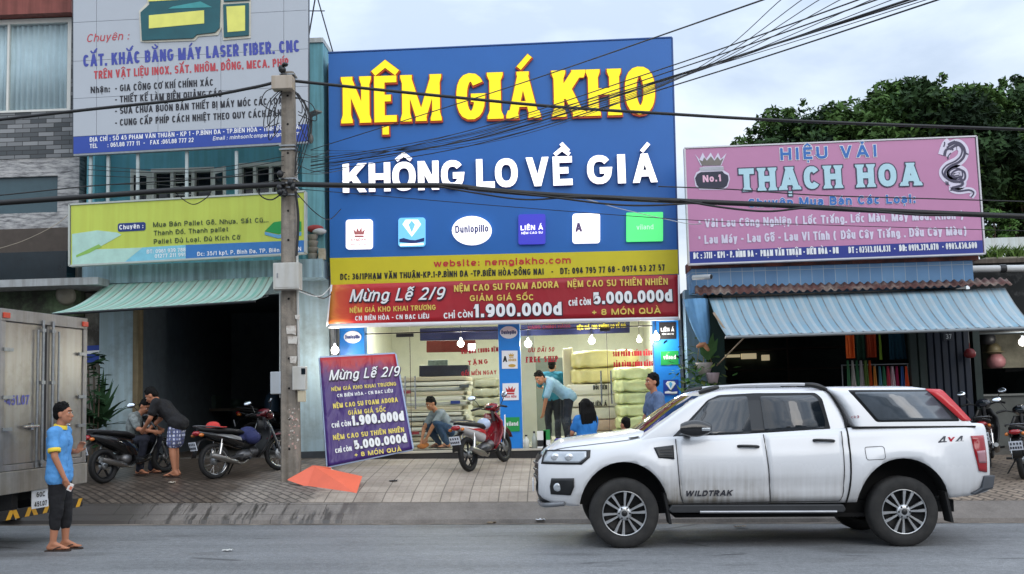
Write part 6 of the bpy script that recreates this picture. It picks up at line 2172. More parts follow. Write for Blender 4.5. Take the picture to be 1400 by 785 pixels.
mb.tube([(pb.x+.16,PY-.1,PZB+1.35),(pb.x+.15,PY-.1,zp(400)),(pb.x+.14,PY-.08,zp(350))],.02,8)
mb.tube([(pb.x-.16,PY-.02,PZB+1.3),(pb.x-.15,PY-.02,zp(400))],.014,8)
mb.build('conduit',mat('pale_conduit',(186,188,184),.5,var=.08),pole)
m_paper=mat('torn_paper',(206,202,194),.85,var=.1,stain=(150,130,118),stain_amt=.2,stain_scale=9)
for k,(x0,y0,x1,y1)in enumerate(((391,445,405,458),(393,460,407,471),(396,487,406,497),(403,430,410,437))):
 mb=MB()
 P_=Plane.upright(PY-pw(zp(y0),.13))
 slab(mb,P_,[(x0,y0+RNG.uniform(0,2)),(x1,y0),(x1-RNG.uniform(0,3),y1),((x0+x1)/2,y1-RNG.uniform(0,3)),(x0+1,y1-1)],.004,.003)
 mb.build('paper_notice',m_paper,pole)
P_=Plane.upright(PY-pw(zp(580),.13))
mb=MB()
for k in range(46):
 x0,y0=RNG.uniform(394,408),RNG.uniform(556,612)
 s=RNG.uniform(.8,2.6)
 mb.poly(pp(P_,[(x0,y0),(x0+s,y0+RNG.uniform(-.6,.6)),(x0+s*.8,y0+s*1.1),(x0-.2,y0+s*.9)],.002+.0003*(k%6)),k%2)
mb.build('paper_remnants',[m_paper,mat('pinkish_paper',(196,160,150),.85)],pole)
# clamps, hooks and coils of cable at the two wire levels
mb=MB()
for py in(104,201,206,246,252,258,268):
 z=zp(py)
 a=pw(z,.15)
 mb.box(pb.x-a,pb.x+a,PY-a,PY+a,z-.012,z+.012)
mb.build('steel_band',STEEL,pole)
mb=MB()
for k in range(10):
 c0=Vector((pb.x+RNG.uniform(-.12,.12),PY-.22,zp(RNG.uniform(236,272))))
 mb.ell(c0,(RNG.uniform(.03,.06),.05,RNG.uniform(.03,.07)),None,8,6)
for k in range(5):
 c0=Vector((pb.x+RNG.uniform(-.14,.1),PY-.16,zp(RNG.uniform(92,108))))
 mb.ell(c0,(RNG.uniform(.04,.07),.06,RNG.uniform(.03,.06)),None,8,6)
mb.build('cable_clamps',BLKPL,pole)
m_wire=mat('black_cable',(20,20,22),.55,var=.15)
mb=MB()
for k in range(9):
 s=RNG.choice((-1,1))
 x0=386 if s<0 else 404
 wdt=RNG.uniform(6,30)
 y0,y1=RNG.uniform(118,135),RNG.uniform(150,185)
 ym=RNG.uniform(140,196)
 mb.tube(spline([H(x0,y0,PY-.2),H(x0+s*wdt*.8,(y0+ym)/2-6,PY-.3),H(x0+s*wdt,ym,PY-.3),H(x0+s*4,y1,PY-.2)],7),.008,5)
for k in range(5):
 mb.tube(spline([H(404+k,128,PY-.2),H(418+k*2,150+k*4,PY-.25),H(406+k,195+k*9,PY-.2),H(403,240,PY-.2)],7),.007,5)
mb.tube(spline([H(404,262,PY-.2),H(408,300,PY-.17),H(405,350,PY-.2)],6),.02,6)
mb.build('loose_wires',m_wire,pole)
# ================================================================== OVERHEAD CABLES: each one a thing
def cable(label,pts,r=.012,n=10,m=None,group='overhead cables'):
 mb=MB()
 mb.tube(spline([H(*p)for p in pts],n),r,6)
 return tag(mb.build('overhead_cable',m or m_wire),label,'cable',group)
cable('thick black cable running from the pole top to the left photo edge',[(-60,170.5,17.0),(120,150,17.0),(260,135,17.05),(345,120,17.1),(378,112,17.15)],.026)
cable('thick black cable sagging from the pole top across the yellow letters to the far right',[(404,111,17.15),(500,121,17.2),(620,133,17.3),(760,146,17.4),(900,155,17.45),(1100,166,17.5),(1480,180,17.5)],.026)
cable('heavy bundled cable sagging from the pole to the left edge below the window',[(-60,282,17.0),(0,277.5,17.0),(120,269,17.0),(250,259.5,17.05),(390,252,17.1)],.048)
cable('heavy bundled cable from the pole across the white letters and pink signboard',[(398,252,17.1),(500,254,17.15),(610,254,17.2),(660,259,17.2),(760,267,17.3),(930,275,17.4),(1050,280,17.4),(1200,288,17.4),(1480,299,17.4)],.045)
cable('loose cable drooping just under the heavy bundle over the white letters',[(600,255,17.1),(650,264,17.1),(720,273,17.1),(800,269,17.2),(900,275,17.3)],.014)
cable('loose cable hanging in a curve under the bundle right of the white letters',[(640,258,17.12),(740,268,17.12),(830,279,17.2),(890,281,17.3),(960,277,17.35)],.016)
cable('slack cable looping under the heavy bundle in front of the pink signboard',[(930,274,17.35),(990,284,17.3),(1050,289,17.3),(1110,284,17.3),(1180,288,17.35),(1260,294,17.35),(1330,294,17.4)],.018)
cable('thin cable with small ties crossing the top half of the pink signboard',[(900,255,17.4),(1000,259,17.4),(1118,267,17.4),(1280,272,17.4),(1480,278,17.4)],.010)
cable('thin cable crossing below the white letters to the pink signboard',[(402,258,17.1),(520,268,17.2),(700,283,17.3),(930,300,17.4),(1100,307,17.4),(1480,318,17.4)],.006)
cable('slim cable rising from the left edge to the pole above the heavy bundle',[(-60,270,17.1),(0,267,17.1),(130,254,17.1),(260,246,17.1),(390,236,17.15)],.010)
cable('cable drooping in a shallow loop over the pallet signboard left of the pole',[(238,262,17.05),(255,276,17.05),(268,279,17.05),(285,268,17.05),(290,257,17.05)],.008)
cable('cable drooping in a small loop close to the left side of the pole',[(348,254,17.08),(358,269,17.08),(372,273,17.08),(386,264,17.1)],.012)
fan=[((425,205,18.9),(700,118,14.0),(1060,-6,8.0),.007,'highest thin wire sweeping up over the blue signboard to the top edge'),((425,219,18.9),(620,184,15.5),(900,96,11.0),(1190,-6,8.0),.006,'thin wire second from the top in the fan over the blue signboard'),((425,222,18.9),(650,182,15.5),(930,93,11.0),(1215,-6,8.0),.006,'thin wire in the upper middle of the fan over the blue signboard'),((425,227,18.9),(650,190,15.5),(940,99,11.0),(1260,-6,8.0),.010,'dark wire in the middle of the fan, the thickest of them'),((425,231,18.9),(600,200,15.5),(920,104,11.0),(1272,-6,8.0),.006,'thin wire just under the thickest wire of the fan'),((425,236,18.9),(640,200,15.5),(950,108,11.0),(1300,-6,8.0),.007,'lowest wire of the fan crossing the yellow letter O')]
for k in range(7):
 x1,y0=(1075,1105,1130,1160,1205,1235,1285)[k],206+k*5
 fan.append(((425,y0,18.9),(640,200-k*3.5,15.5),(905+k*6,118-k*3,11.0),(x1,-6,8.0),.0035,('faintest','second faintest','third faintest','fourth faintest','fifth faintest','sixth faintest','seventh faintest')[k]+' wire of the fan, counted from the left at the top edge'))
for f in fan:
 cable(f[-1],f[:-2],f[-2])
for k,(y0,y1,y2)in enumerate(((226,232,214),(232,236,219),(240,243,226),(254,252,244))):
 cable(('topmost','second','third','lowest')[k]+' thin service wire from the pole to the left across the blue house windows',[(388,y2,17.1),(300,(y0+y2)/2+9,17.6),(205,y1,18.2),(120,y0,18.7)],.006)
for k,(a_,b__)in enumerate((((404,206),(452,214)),((404,215),(452,206)),((404,224),(452,236)),((404,236),(470,232)))):
 cable(('first','second','third','last')[k]+' of the thin drop wires, counted downward, from the pole to the blue signboard edge',[(*a_,17.2),((a_[0]+b__[0])/2,(a_[1]+b__[1])/2+4,18.0),(*b__,19.2)],.006)
cable('grey wire hanging from the white letters down to the green logo box',[(620,256,18.6),(775,268,18.9),(850,286,19.0),(935,305,18.8),(960,306,18.6)],.007,m=mat('pale_grey_wire',(170,172,176),.5))
cable('pale wire strung from the stone clad house up to the pallet signboard',[(-20,345,18.4),(30,330,18.6),(75,308,18.7),(97,290,18.8)],.006,m=mat('tan_wire',(150,140,124),.6))
cable('slim wire drooping between the pole and the blue signboard edge',[(404,262,17.2),(430,290,17.8),(450,300,18.6),(466,286,19.4)],.008)
cable('thin wire falling from the pole to the lower blue signboard corner',[(406,395,17.2),(425,402,18.0),(442,408,18.8),(453,402,19.4)],.008)
cable('white wire curving from the meter cabinet to the promotion banner',[(408,398,17.1),(425,404,17.6),(440,404,18.2),(452,392,19.3)],.008,m=mat('white_wire',(210,212,212),.5))
# antenna stay on the blue house roof
mb=MB()
a=H(433,0,19.8)
mb.tube([H(420,62,19.8),H(434,-20,19.8)],.014,6)
mb.tube([H(455,71,19.7),H(432,-10,19.8)],.012,6)
mb.tube([H(418,15,19.8),H(444,15,19.8)],.010,6)
tag(mb.build('antenna_mast',DARKST),'thin steel antenna mast and stay on the roof beside the blue signboard','antenna')
# little fixture on the column
mb=MB()
q=H(428,156,19.6)
mb.beam(H(418,160,19.5),H(436,152,19.3),.16,.03)
mb.tube([H(426,158,19.45),H(425,185,19.6)],.02,6)
mb.ell(H(425,190,19.55),(.05,.05,.09))
tag(mb.build('wall_floodlight',mat('old_grey_metal',(110,110,108),.6,.3,var=.2)),'small floodlight bracket on the turquoise column beside the pole','lamp')
# ================================================================== TREES AND PLANTS
def leafmat(name,c,var=.45):
 m=mat(name,c,.75,var=var,scale=.9,spec=.15)
 return m
def leaves(mb,c,r,n,size,rng,mi=0,droop=.3,flat=.75):
 for _ in range(n):
  v=Vector((rng.gauss(0,1),rng.gauss(0,1),rng.gauss(0,1))).normalized()*(rng.random()**.45)
  p=Vector(c)+Vector((v.x*r[0],v.y*r[1],v.z*r[2]))
  nrm=Vector((rng.gauss(0,.6),rng.gauss(0,.6)-.25,flat+rng.gauss(0,.45))).normalized()
  a=nrm.orthogonal().normalized()
  a=Matrix.Rotation(rng.uniform(0,6.28),3,nrm)@a
  b_=nrm.cross(a)
  s=size*rng.uniform(.6,1.35)
  mb.add([p-a*s,p-b_*s*.42+nrm*s*.1,p+a*s,p+b_*s*.42+nrm*s*.1],[(0,1,2,3)],mi)
m_leaf=[leafmat('deep_green_leaves',(46,68,38)),leafmat('mid_green_leaves',(70,96,48)),leafmat('dark_leaves',(28,45,27))]
m_bark=mat('bark',(82,70,58),.9,var=.25,scale=6,bump=.5)
def tree(name,label,x,y,z0,crown,leaf,seed,clumps,trunk_r=.28,mats=None,spread=1.0):
 """crown: (centre x, centre z, half width, half height, half depth)"""
 rng=random.Random(seed)
 root=thing(name,label,'tree',(x,y,z0),group='trees behind the shops')
 mb=MB()
 cx,cz,rw,rh,rd=crown
 top=Vector((cx-x,0,cz-z0-rh*.25))
 tp=spline([(0,0,0),(top.x*.25+.15,.1,top.z*.35),(top.x*.7,-.1,top.z*.7),tuple(top)],5)
 mb.tube(tp,[trunk_r*(1-.7*i/(len(tp)-1))for i in range(len(tp))],9)
 cl=[]
 for k in range(clumps):
  v=Vector((rng.gauss(0,1),rng.gauss(0,1),rng.gauss(0,1))).normalized()*(.35+.65*rng.random()**.5)
  c=Vector((cx-x+v.x*rw*.9,v.y*rd*.9,cz-z0+v.z*rh*.88))
  cl.append(c)
  if k%2==0:
   st=tp[int(len(tp)*rng.uniform(.45,.95))]
   mid=st.lerp(c,.5)+Vector((0,0,-.25))
   mb.tube(spline([st,mid,c],4),[trunk_r*.3*(1-i/9)+.015 for i in range(9)],6)
 mb.build('trunk',m_bark,root)
 mb=MB()
 for k,c in enumerate(cl):
  s=rng.uniform(.75,1.25)*spread
  leaves(mb,c,(rw*.23*s,rd*.26*s,rh*.19*s),int(leaf[0]*s),leaf[1],rng,rng.choice((0,0,1,2)))
 for k in range(clumps//2):
  v=Vector((rng.gauss(0,1),rng.gauss(0,.6),abs(rng.gauss(0,1)))).normalized()*rng.uniform(.90,1.03)
  leaves(mb,(cx-x+v.x*rw,v.y*rd,cz-z0+v.z*rh),(rw*.05,rw*.05,rh*.07),int(leaf[0]*.09),leaf[1]*.9,rng,rng.choice((0,1,1)))
 mb.build('crown',mats or m_leaf,root)
 return root
def treepx(name,label,pxl,pxr,pyt,pyb,Y,leaf,seed,clumps,depth,**k):
 a,b_=H(pxl,(pyt+pyb)/2,Y),H(pxr,(pyt+pyb)/2,Y)
 t_,u_=H((pxl+pxr)/2,pyt,Y),H((pxl+pxr)/2,pyb,Y)
 cx,rw=(a.x+b_.x)/2,(b_.x-a.x)/2
 cz,rh=(t_.z+u_.z)/2,(t_.z-u_.z)/2
 return tree(name,label,cx,Y,.5,(cx,cz,rw,rh,depth),leaf,seed,clumps,**k)
treepx('shade_tree','large dark green spreading tree rising behind the right part of the pink signboard',1120,1400,112,330,40,(400,.15),3,130,3.4,spread=1.15)
treepx('shade_tree','dark tree with a ragged crown behind the left part of the pink signboard',990,1215,146,340,42,(330,.13),5,110,3.0,spread=1.1)
treepx('shade_tree','dense dark tree filling the right photo edge behind the pink signboard',1285,1500,112,335,44,(400,.16),9,120,3.4,spread=1.1)
treepx('young_tree','small lighter tree showing low behind the right end of the pink signboard',1330,1385,285,345,30,(150,.09),12,26,1.0,trunk_r=.08,mats=[m_leaf[1],m_leaf[0],leafmat('fresh_green_leaves',(88,122,62))])
m_spr=leafmat('yellow_green_leaves',(98,124,62))
for k,(px_,py_,w_,h_,lab)in enumerate(((1358,349,12,20,'spiky green shrub on the wall nearest the pink signboard corner'),(1392,347,16,18,'spiky green shrub on the wall at the right photo edge'))):
 mb=MB()
 base=H(px_,py_,21.5)
 rng=random.Random(40+k)
 for j in range(150):
  a=rng.uniform(0,6.28)
  l=h_*.0143*rng.uniform(.6,1.3)
  o_=base+Vector((rng.uniform(-1,1)*w_*.013,rng.uniform(-.2,.2),-.1))
  d=Vector((math.cos(a)*.5,math.sin(a)*.5,1)).normalized()
  s=d.orthogonal().normalized()*.018
  mb.add([o_-s,o_+s,o_+d*l*.6+s*.8,o_+d*l+Vector((math.cos(a),math.sin(a),0))*.06,o_+d*l*.6-s*.8],[(0,1,2,3,4)])
 tag(mb.build('shrub',m_spr),lab,'shrub')
mb=MB()
mb.box(H(1342,350,21.5).x,H(1430,350,21.5).x,21.3,21.8,H(1370,362,21.5).z-2,H(1370,353,21.5).z)
tag(mb.build('planter_wall',mat('stone_planter',(140,136,120),.9,var=.3)),'low stone planter wall carrying the spiky shrubs','wall')
def strap_plant(name,label,base,n,length,width,m,seed,lean=.9,group=None):
 rng=random.Random(seed)
 root=thing(name,label,'plant',base,group=group)
 mb=MB()
 for k in range(n):
  a=rng.uniform(0,6.28)
  el=rng.uniform(.15,lean)
  l=length*rng.uniform(.65,1.1)
  d=Vector((math.cos(a),math.sin(a),0))
  P_=[]
  for i in range(6):
   f=i/5
   P_.append(Vector((0,0,.28+rng.uniform(0,.02)))+d*(l*math.sin(el)*f)+Vector((0,0,l*math.cos(el)*f-.35*l*f*f*el)))
  s=d.cross(Vector((0,0,1))).normalized()
  ws=[.5,.9,1,.85,.5,.04]
  mb.grid([[p-s*width*w/2 for p,w in zip(P_,ws)],[p+Vector((0,0,-.01))for p in P_],[p+s*width*w/2 for p,w in zip(P_,ws)]],0,True)
 mb.build('leaves',m,root)
 return root
m_strap=leafmat('dark_strap_leaf',(54,84,56),.35)
pl_=G(143,632)
pl_=Vector((pl_.x,19.2,gz(pl_.x,19.2)))
pr=strap_plant('potted_plant','dark strap leaved potted plant by the workshop pillar behind the black scooter',pl_,46,1.05,.09,m_strap,4,1.25)
pr.scale=(1,1,1)
mb=MB()
mb.lathe([(.0,0),(.16,0),(.21,.34),(.23,.36),(.2,.36),(.0,.33)],(0,0,0),None,20)
mb.build('pot',mat('grey_plant_pot',(112,108,100),.8,var=.2),pr)
for ch in[c_ for c_ in COL.objects if c_.parent==pr and c_.name.startswith('leaves')]:
 ch.location=(0,0,.35)
 # tall leafy plant squeezed between truck and pillar
b0=Vector((H(124,600,18.9).x,18.9,0));b0.z=gz(b0.x,b0.y)
tr_=thing('leafy_plant','tall plant with dark broad leaves between the truck and the workshop pillar','plant',b0)
mb=MB();rng=random.Random(8)
for k in range(4):
 mb.tube(spline([(k*.06-.1,0,0),(k*.08-.12,.03,.9),(k*.1-.16,0,1.75)],5),.012,6)
mb.build('stem',m_bark,tr_)
mb=MB()
for k in range(110):
 z=rng.uniform(.35,1.95)
 a=rng.uniform(0,6.28)
 p=Vector((rng.uniform(-.16,.22),rng.uniform(-.15,.15),z))
 d=Vector((math.cos(a),math.sin(a)*.8,rng.uniform(-.5,.35))).normalized()
 s=d.cross(Vector((0,0,1))).normalized()
 l,w=rng.uniform(.14,.25),rng.uniform(.05,.085)
 mb.grid([[p,p+d*l*.35-s*w*.8,p+d*l*.7-s*w*.7,p+d*l],[p,p+d*l*.35+Vector((0,0,.02)),p+d*l*.7+Vector((0,0,.015)),p+d*l],[p,p+d*l*.35+s*w*.8,p+d*l*.7+s*w*.7,p+d*l]],0,True)
mb.build('leaves',leafmat('dark_broad_leaf',(44,70,46),.35),tr_)
# hanging plants on the corner pillar of the fabric shop, blue cloth above
hb=H(960,500,19.3)
hp=thing('hanging_plant','pale hanging pot with trailing green leaves on the grey blue corner pillar','plant',(hb.x,hb.y,hb.z))
mb=MB()
mb.lathe([(.0,-.12),(.10,-.10),(.15,.08),(.155,.1),(.13,.1),(.0,.06)],(.03,0,-.05),None,18)
mb.build('pot',mat('pale_pot',(196,186,180),.6,var=.1),hp)
mb=MB()
mb.lathe([(.0,-.14),(.08,-.13),(.12,.03),(.125,.05),(.1,.05),(.0,.02)],(.16,-.08,-.18),None,18)
mb.build('small_pot',mat('pinkish_pot',(176,158,164),.6,var=.1),hp)
mb=MB()
for s in(-.12,.0,.14):
 mb.tube([(.03+s,0,.02),(.03+s*.2,0,.62)],.006,5)
mb.build('hanger_cord',mat('tan_cord',(160,140,90),.8),hp)
mb=MB();rng=random.Random(17)
for k in range(230):
 p=Vector((rng.gauss(-.1,.2),rng.uniform(-.2,.12),rng.gauss(-.2,.26)))
 a=rng.uniform(0,6.28)
 d=Vector((math.cos(a),math.sin(a)*.6,rng.uniform(-.8,.3))).normalized()
 s=d.cross(Vector((0,0,1))).normalized()
 l,w=rng.uniform(.09,.2),rng.uniform(.025,.05)
 mb.grid([[p,p+d*l*.5-s*w,p+d*l],[p,p+d*l*.5+Vector((0,0,.01)),p+d*l],[p,p+d*l*.5+s*w,p+d*l]],k%3,True)
for k in range(5):
 a=rng.uniform(-.6,.9)
 p=Vector((.1,-.05,.1));d=Vector((math.sin(a),-.2,math.cos(a))).normalized();s=d.cross(Vector((0,1,0))).normalized();l=rng.uniform(.3,.5)
 mb.grid([[p-s*.02,p+d*l*.5-s*.07,p+d*l],[p,p+d*l*.5+Vector((0,-.02,0)),p+d*l],[p+s*.02,p+d*l*.5+s*.07,p+d*l]],1,True)
mb.build('leaves',[leafmat('trailing_leaf',(66,104,52)),leafmat('broad_fresh_leaf',(84,120,72)),leafmat('olive_leaf',(96,108,56))],hp)
ca=H(953,415,18.95)
ct=thing('hanging_cloth','light blue cloth with a tan tie hanging beside the left end of the blue awning','cloth',(ca.x,ca.y,ca.z-.9))
mb=MB()
prof=[(-.02,.98,.17),(.0,.85,.165),(.02,.66,.15),(.05,.48,.13),(.08,.32,.10),(.10,.2,.055)]
rows_=[]
for cx_,z_,r_ in prof:
 rows_.append([(cx_+r_*math.cos(2*math.pi*j/26)*(1+.22*math.sin(j*2.4+z_*2)),r_*.6*math.sin(2*math.pi*j/26)*(1+.22*math.sin(j*2.4+z_*2)),z_)for j in range(26)])
mb.grid(rows_,0,True,True)
mb.build('blue_cloth',mat('sky_blue_cloth',(112,164,208),.8,var=.12),ct)
mb=MB()
mb.cone((.09,0,.2),(-.02,-.03,.16),.05,.03,10)
mb.cone((.09,0,.19),(.15,-.02,.10),.045,.03,10)
mb.build('tan_tie',mat('tan_leather',(178,122,84),.7,var=.15),ct)
# ================================================================== MOTORBIKES
def bike(name,label,p_rear,p_front,kind,paint,paint2,plate_col=None,extras=True,lean=4.0,seat_item=None):
 """Built pointing along +x from the rear wheel contact; kind: 'scooter' or 'underbone'."""
 d=Vector((p_front.x-p_rear.x,p_front.y-p_rear.y))
 ang=math.atan2(d.y,d.x)
 root=thing(name,label,'motorbike',(p_rear.x,p_rear.y,p_rear.z),ang)
 pitch=-math.atan2(p_front.z-p_rear.z,d.length)
 root.rotation_mode='XYZ'
 root.rotation_euler=(rad(-lean),pitch,ang)
 sc=kind=='scooter'
 R=.27 if sc else.285
 wbase=1.24
 tw_=.055 if sc else.042
 R90=Matrix.Rotation(rad(90),3,'X')
 for x,nm in((0,'rear_wheel'),(wbase,'front_wheel')):
  w=thing(nm,None,None)
  w.parent=root
  w.location=(x,0,R)
  t_=tw_*(1.0 if x==0 else.85)
  mb=MB()
  mb.lathe([(R-.07,-t_*.8),(R-.03,-t_),(R-.008,-t_*.6),(R,0),(R-.008,t_*.6),(R-.03,t_),(R-.07,t_*.8),(R-.075,0),(R-.07,-t_*.8)],(0,0,0),R90,36)
  mb.build('tyre',RUBBER,w)
  mb=MB()
  mb.lathe([(R-.068,-t_*.85),(R-.085,-t_*.7),(R-.095,0),(R-.085,t_*.7),(R-.068,t_*.85)],(0,0,0),R90,36)
  if kind=='underbone_spoke':
   for k in range(18):
    a=2*math.pi*k/18
    s=.03 if k%2 else -.03
    mb.tube([(.03*math.cos(a+.6),s,.03*math.sin(a+.6)),((R-.09)*math.cos(a),0,(R-.09)*math.sin(a))],.0022,4)
  else:
   for k in range(5):
    a=2*math.pi*k/5
    mb.beam((.03*math.cos(a),0,.03*math.sin(a)),((R-.085)*math.cos(a+.12),0,(R-.085)*math.sin(a+.12)),.028,.02,0,up=(0,1,0))
  mb.build('rim',CHROME if kind=='underbone_spoke' else mat('black_alloy',(34,34,36),.4,.5),w)
  mb=MB()
  mb.lathe([(.0,-.06),(.045,-.06),(.06,-.03),(.06,.03),(.045,.06),(.0,.06)],(0,0,0),R90,18)
  if nm=='front_wheel' and not sc:
   mb.lathe([(.05,.05),(.105,.05),(.105,.055),(.05,.055)],(0,0,0),R90,24)
  mb.build('hub',STEEL,w)
 P1,P2=paint,paint2
 hx,hz=wbase-.24,.93
 # fork and front end
 mb=MB()
 for y in(-.075,.075):
  mb.tube([(wbase,y,R),(wbase-.13,y,.62),(wbase-.19,y*.9,.78)],[.02,.024,.024],8)
 mb.tube([(wbase-.19,0,.74),(hx-.02,0,.98)],.028,8)
 mb.build('fork',mat('fork_grey',(110,112,116),.35,.6),root)
 mb=MB()
 rows_=[]
 for k in range(9):
  a=rad(20+110*k/8)
  wv=.06+.012*math.sin(math.pi*k/8)
  rows_.append([(wbase+(R+.03+.012*math.cos(j*math.pi/6-math.pi/2))*math.cos(a),wv*math.sin((j-3)*math.pi/6),R+(R+.03+.03*math.cos((j-3)*math.pi/6))*math.sin(a))for j in range(7)])
 mb.grid(rows_)
 fm=mb.build('front_mudguard',P1,root)
 fm.modifiers.new('thick','SOLIDIFY').thickness=.006
 mb=MB()
 mb.tube([(hx-.10,-.33,hz+.03),(hx-.05,-.22,hz+.05),(hx,-.06,hz+.0),(hx,.06,hz+.0),(hx-.05,.22,hz+.05),(hx-.10,.33,hz+.03)],.012,8)
 for s in(-1,1):
  mb.tube([(hx-.06,s*.24,hz+.05),(hx-.105,s*.35,hz+.028)],.018,8)
  mb.tube([(hx+.02,s*.2,hz+.035),(hx-.03,s*.34,hz+.02)],.006,5)
 mb.build('handlebar',BLKPL,root)
 # head cowl with lamp
 def loft(secs,m,nm,n=14,par=root,sq=1.0):
  mb_=MB()
  rr=[]
  for(x,z,hh,hw)in secs:
   ring=[]
   for j in range(n):
    a=2*math.pi*j/n
    c_,s_=math.cos(a),math.sin(a)
    ring.append((x,hw*math.copysign(abs(c_)**sq,c_),z+hh*math.copysign(abs(s_)**sq,s_)))
   rr.append(ring)
  mb_.grid(rr,0,True,True)
  mb_.add(rr[0],[tuple(range(n-1,-1,-1))],0)
  mb_.add(rr[-1],[tuple(range(n))],0)
  return mb_.build(nm,m,par)
 hc=loft([(hx-.10,hz+.03,.03,.06),(hx-.04,hz+.05,.065,.12),(hx+.05,hz+.035,.085,.13),(hx+.12,hz+.0,.075,.10),(hx+.16,hz-.02,.04,.06)],P1,'head_cowl')
 mb=MB()
 mb.ell((hx+.13,0,hz-.005),(.045,.085,.05),None,14,8)
 mb.build('headlight',m_clearlens,hc)
 mb=MB()
 mb.ell((hx-.07,0,hz+.06),(.05,.08,.02),Matrix.Rotation(rad(-25),3,'Y'),12,8)
 mb.build('dial',m_darkglass,hc)
 for s in(-1,1):
  mb=MB()
  mb.tube([(hx-.03,s*.2,hz+.06),(hx-.02,s*.27,hz+.17),(hx-.06,s*.31,hz+.22)],.007,6)
  mi_=mb.build('mirror',BLKPL,root)
  mb=MB()
  Rm=Matrix.Rotation(rad(18*s),3,'Z')@Matrix.Rotation(rad(22),3,'Y')
  mb.ell((hx-.07,s*.32,hz+.235),(.018,.078,.048),Rm,16,10)
  mb.build('mirror_back',BLKPL,mi_)
  mb=MB()
  mb.ell((hx-.080,s*.322,hz+.239),(.014,.072,.043),Rm,16,10)
  mb.build('mirror_glass',mat('mirror_silver',(215,222,230),.05,1.0),mi_)
  # leg shield
 mb=MB()
 outl=[(hx+.06,.86),(hx+.1,.70),(hx+.06,.52),(hx-.04,.36),(hx-.16,.26)]
 rows_=[]
 for i,(x,z)in enumerate(outl):
  hw=[.10,.19,.20,.17,.13][i]
  rows_.append([(x-.13*abs(f)**1.6,hw*f,z+.02*abs(f))for f in(-1,-.8,-.5,-.2,0,.2,.5,.8,1)])
 mb.grid(rows_)
 ls_=mb.build('leg_shield',P1 if sc or kind=='sport' else BLKPL,root)
 sm=ls_.modifiers.new('thick','SOLIDIFY');sm.thickness=.03;sm.offset=0
 if kind=='sport':
  for s in(-1,1):
   mb=MB()
   mb.prism([(hx+.10,s*.19,.82),(hx+.02,s*.205,.60),(hx-.06,s*.2,.42),(hx-.02,s*.21,.62),(hx+.05,s*.2,.80)],(0,s*.015,0))
   mb.build('white_panel',W_WHITE,ls_)
   # body
 if sc:
  loft([(hx-.12,.29,.05,.12),(hx-.3,.27,.06,.13),(hx-.46,.30,.09,.13)],BLKPL,'floorboard',sq=.7)
  loft([(.62,.44,.17,.10),(.50,.50,.19,.13),(.30,.58,.16,.15),(.08,.66,.12,.14),(-.14,.73,.075,.10),(-.24,.76,.04,.06)],P1,'side_fairing')
  loft([(.60,.67,.04,.09),(.45,.72,.05,.13),(.2,.76,.05,.14),(-.05,.80,.045,.12),(-.2,.82,.03,.08)],mat('black_seat',(20,20,22),.6,var=.2),'seat')
 else:
  loft([(hx-.10,.60,.06,.05),(hx-.26,.52,.075,.06),(hx-.42,.50,.09,.08),(.44,.55,.10,.10)],P1 if kind=='sport' else BLKPL,'centre_cover')
  FA=m_bkblack if kind=='underbone_spoke' else P2
  loft([(.52,.52,.10,.09),(.38,.58,.12,.125),(.16,.64,.10,.135),(-.08,.70,.07,.115),(-.26,.755,.04,.07),(-.32,.775,.02,.04)],FA,'side_fairing')
  loft([(.62,.66,.03,.06),(.50,.70,.045,.10),(.28,.735,.05,.125),(.02,.765,.05,.12),(-.2,.80,.035,.09),(-.26,.815,.02,.05)],mat('black_seat',(20,20,22),.6,var=.2),'seat')
  for s in(-1,1):
   mb=MB()
   mb.prism([(.46,s*.122,.56),(.20,s*.142,.63),(-.18,s*.10,.735),(-.02,s*.128,.70),(.26,s*.144,.67),(.44,s*.128,.62)],(0,s*.006,0))
   mb.build('side_stripe',P2 if kind=='underbone_spoke' else P1 if kind!='sport' else R_RED,root)
 mb=MB()
 mb.tube(spline([(.10,-.15,.80),(-.16,-.13,.84),(-.30,-.06,.86),(-.30,.06,.86),(-.16,.13,.84),(.10,.15,.80)],5),.011,6)
 mb.build('grab_rail',mat('rail_grey',(90,92,96),.4,.5),root)
 tlz=.76 if sc else.765
 mb=MB()
 mb.ell((-.29,0,tlz-.02),(.06,.085,.045),None,14,8)
 mb.build('tail_light',m_tail,root)
 for s in(-1,1):
  mb=MB()
  mb.ell((-.27,s*.115,tlz-.05),(.045,.03,.028),None,10,8)
  mb.build('indicator',mat('amber_lens',(196,110,40),.25,coat=.4),root)
 mb=MB()
 rows_=[]
 for x,z in((-.14,.66),(-.27,.62),(-.34,.50),(-.37,.36)):
  rows_.append([(x,y,z+.012*(1-abs(y)/.07))for y in(-.07,-.035,0,.035,.07)])
 mb.grid(rows_)
 mb.build('rear_mudguard',BLKPL,root).modifiers.new('thick','SOLIDIFY').thickness=.006
 mb=MB()
 mb.obox((-.365,0,.545),(.008,.19,.14),Matrix.Rotation(rad(-14),3,'Y'))
 np_=mb.build('number_plate',mat('plate_white',(212,218,228),.4,var=.05),root)
 mb=MB()
 for row in range(2):
  for k in range(4+row):
   mb.obox((-.372+.015*(row-.5),-.066+k*(.044-.009*row),.575-row*.06),(.003,.022,.034),Matrix.Rotation(rad(-14),3,'Y'))
 mb.build('plate_digits',mat('plate_ink',(52,56,70),.5),np_)
 # engine, swing arm, exhaust, shock, stand
 mb=MB()
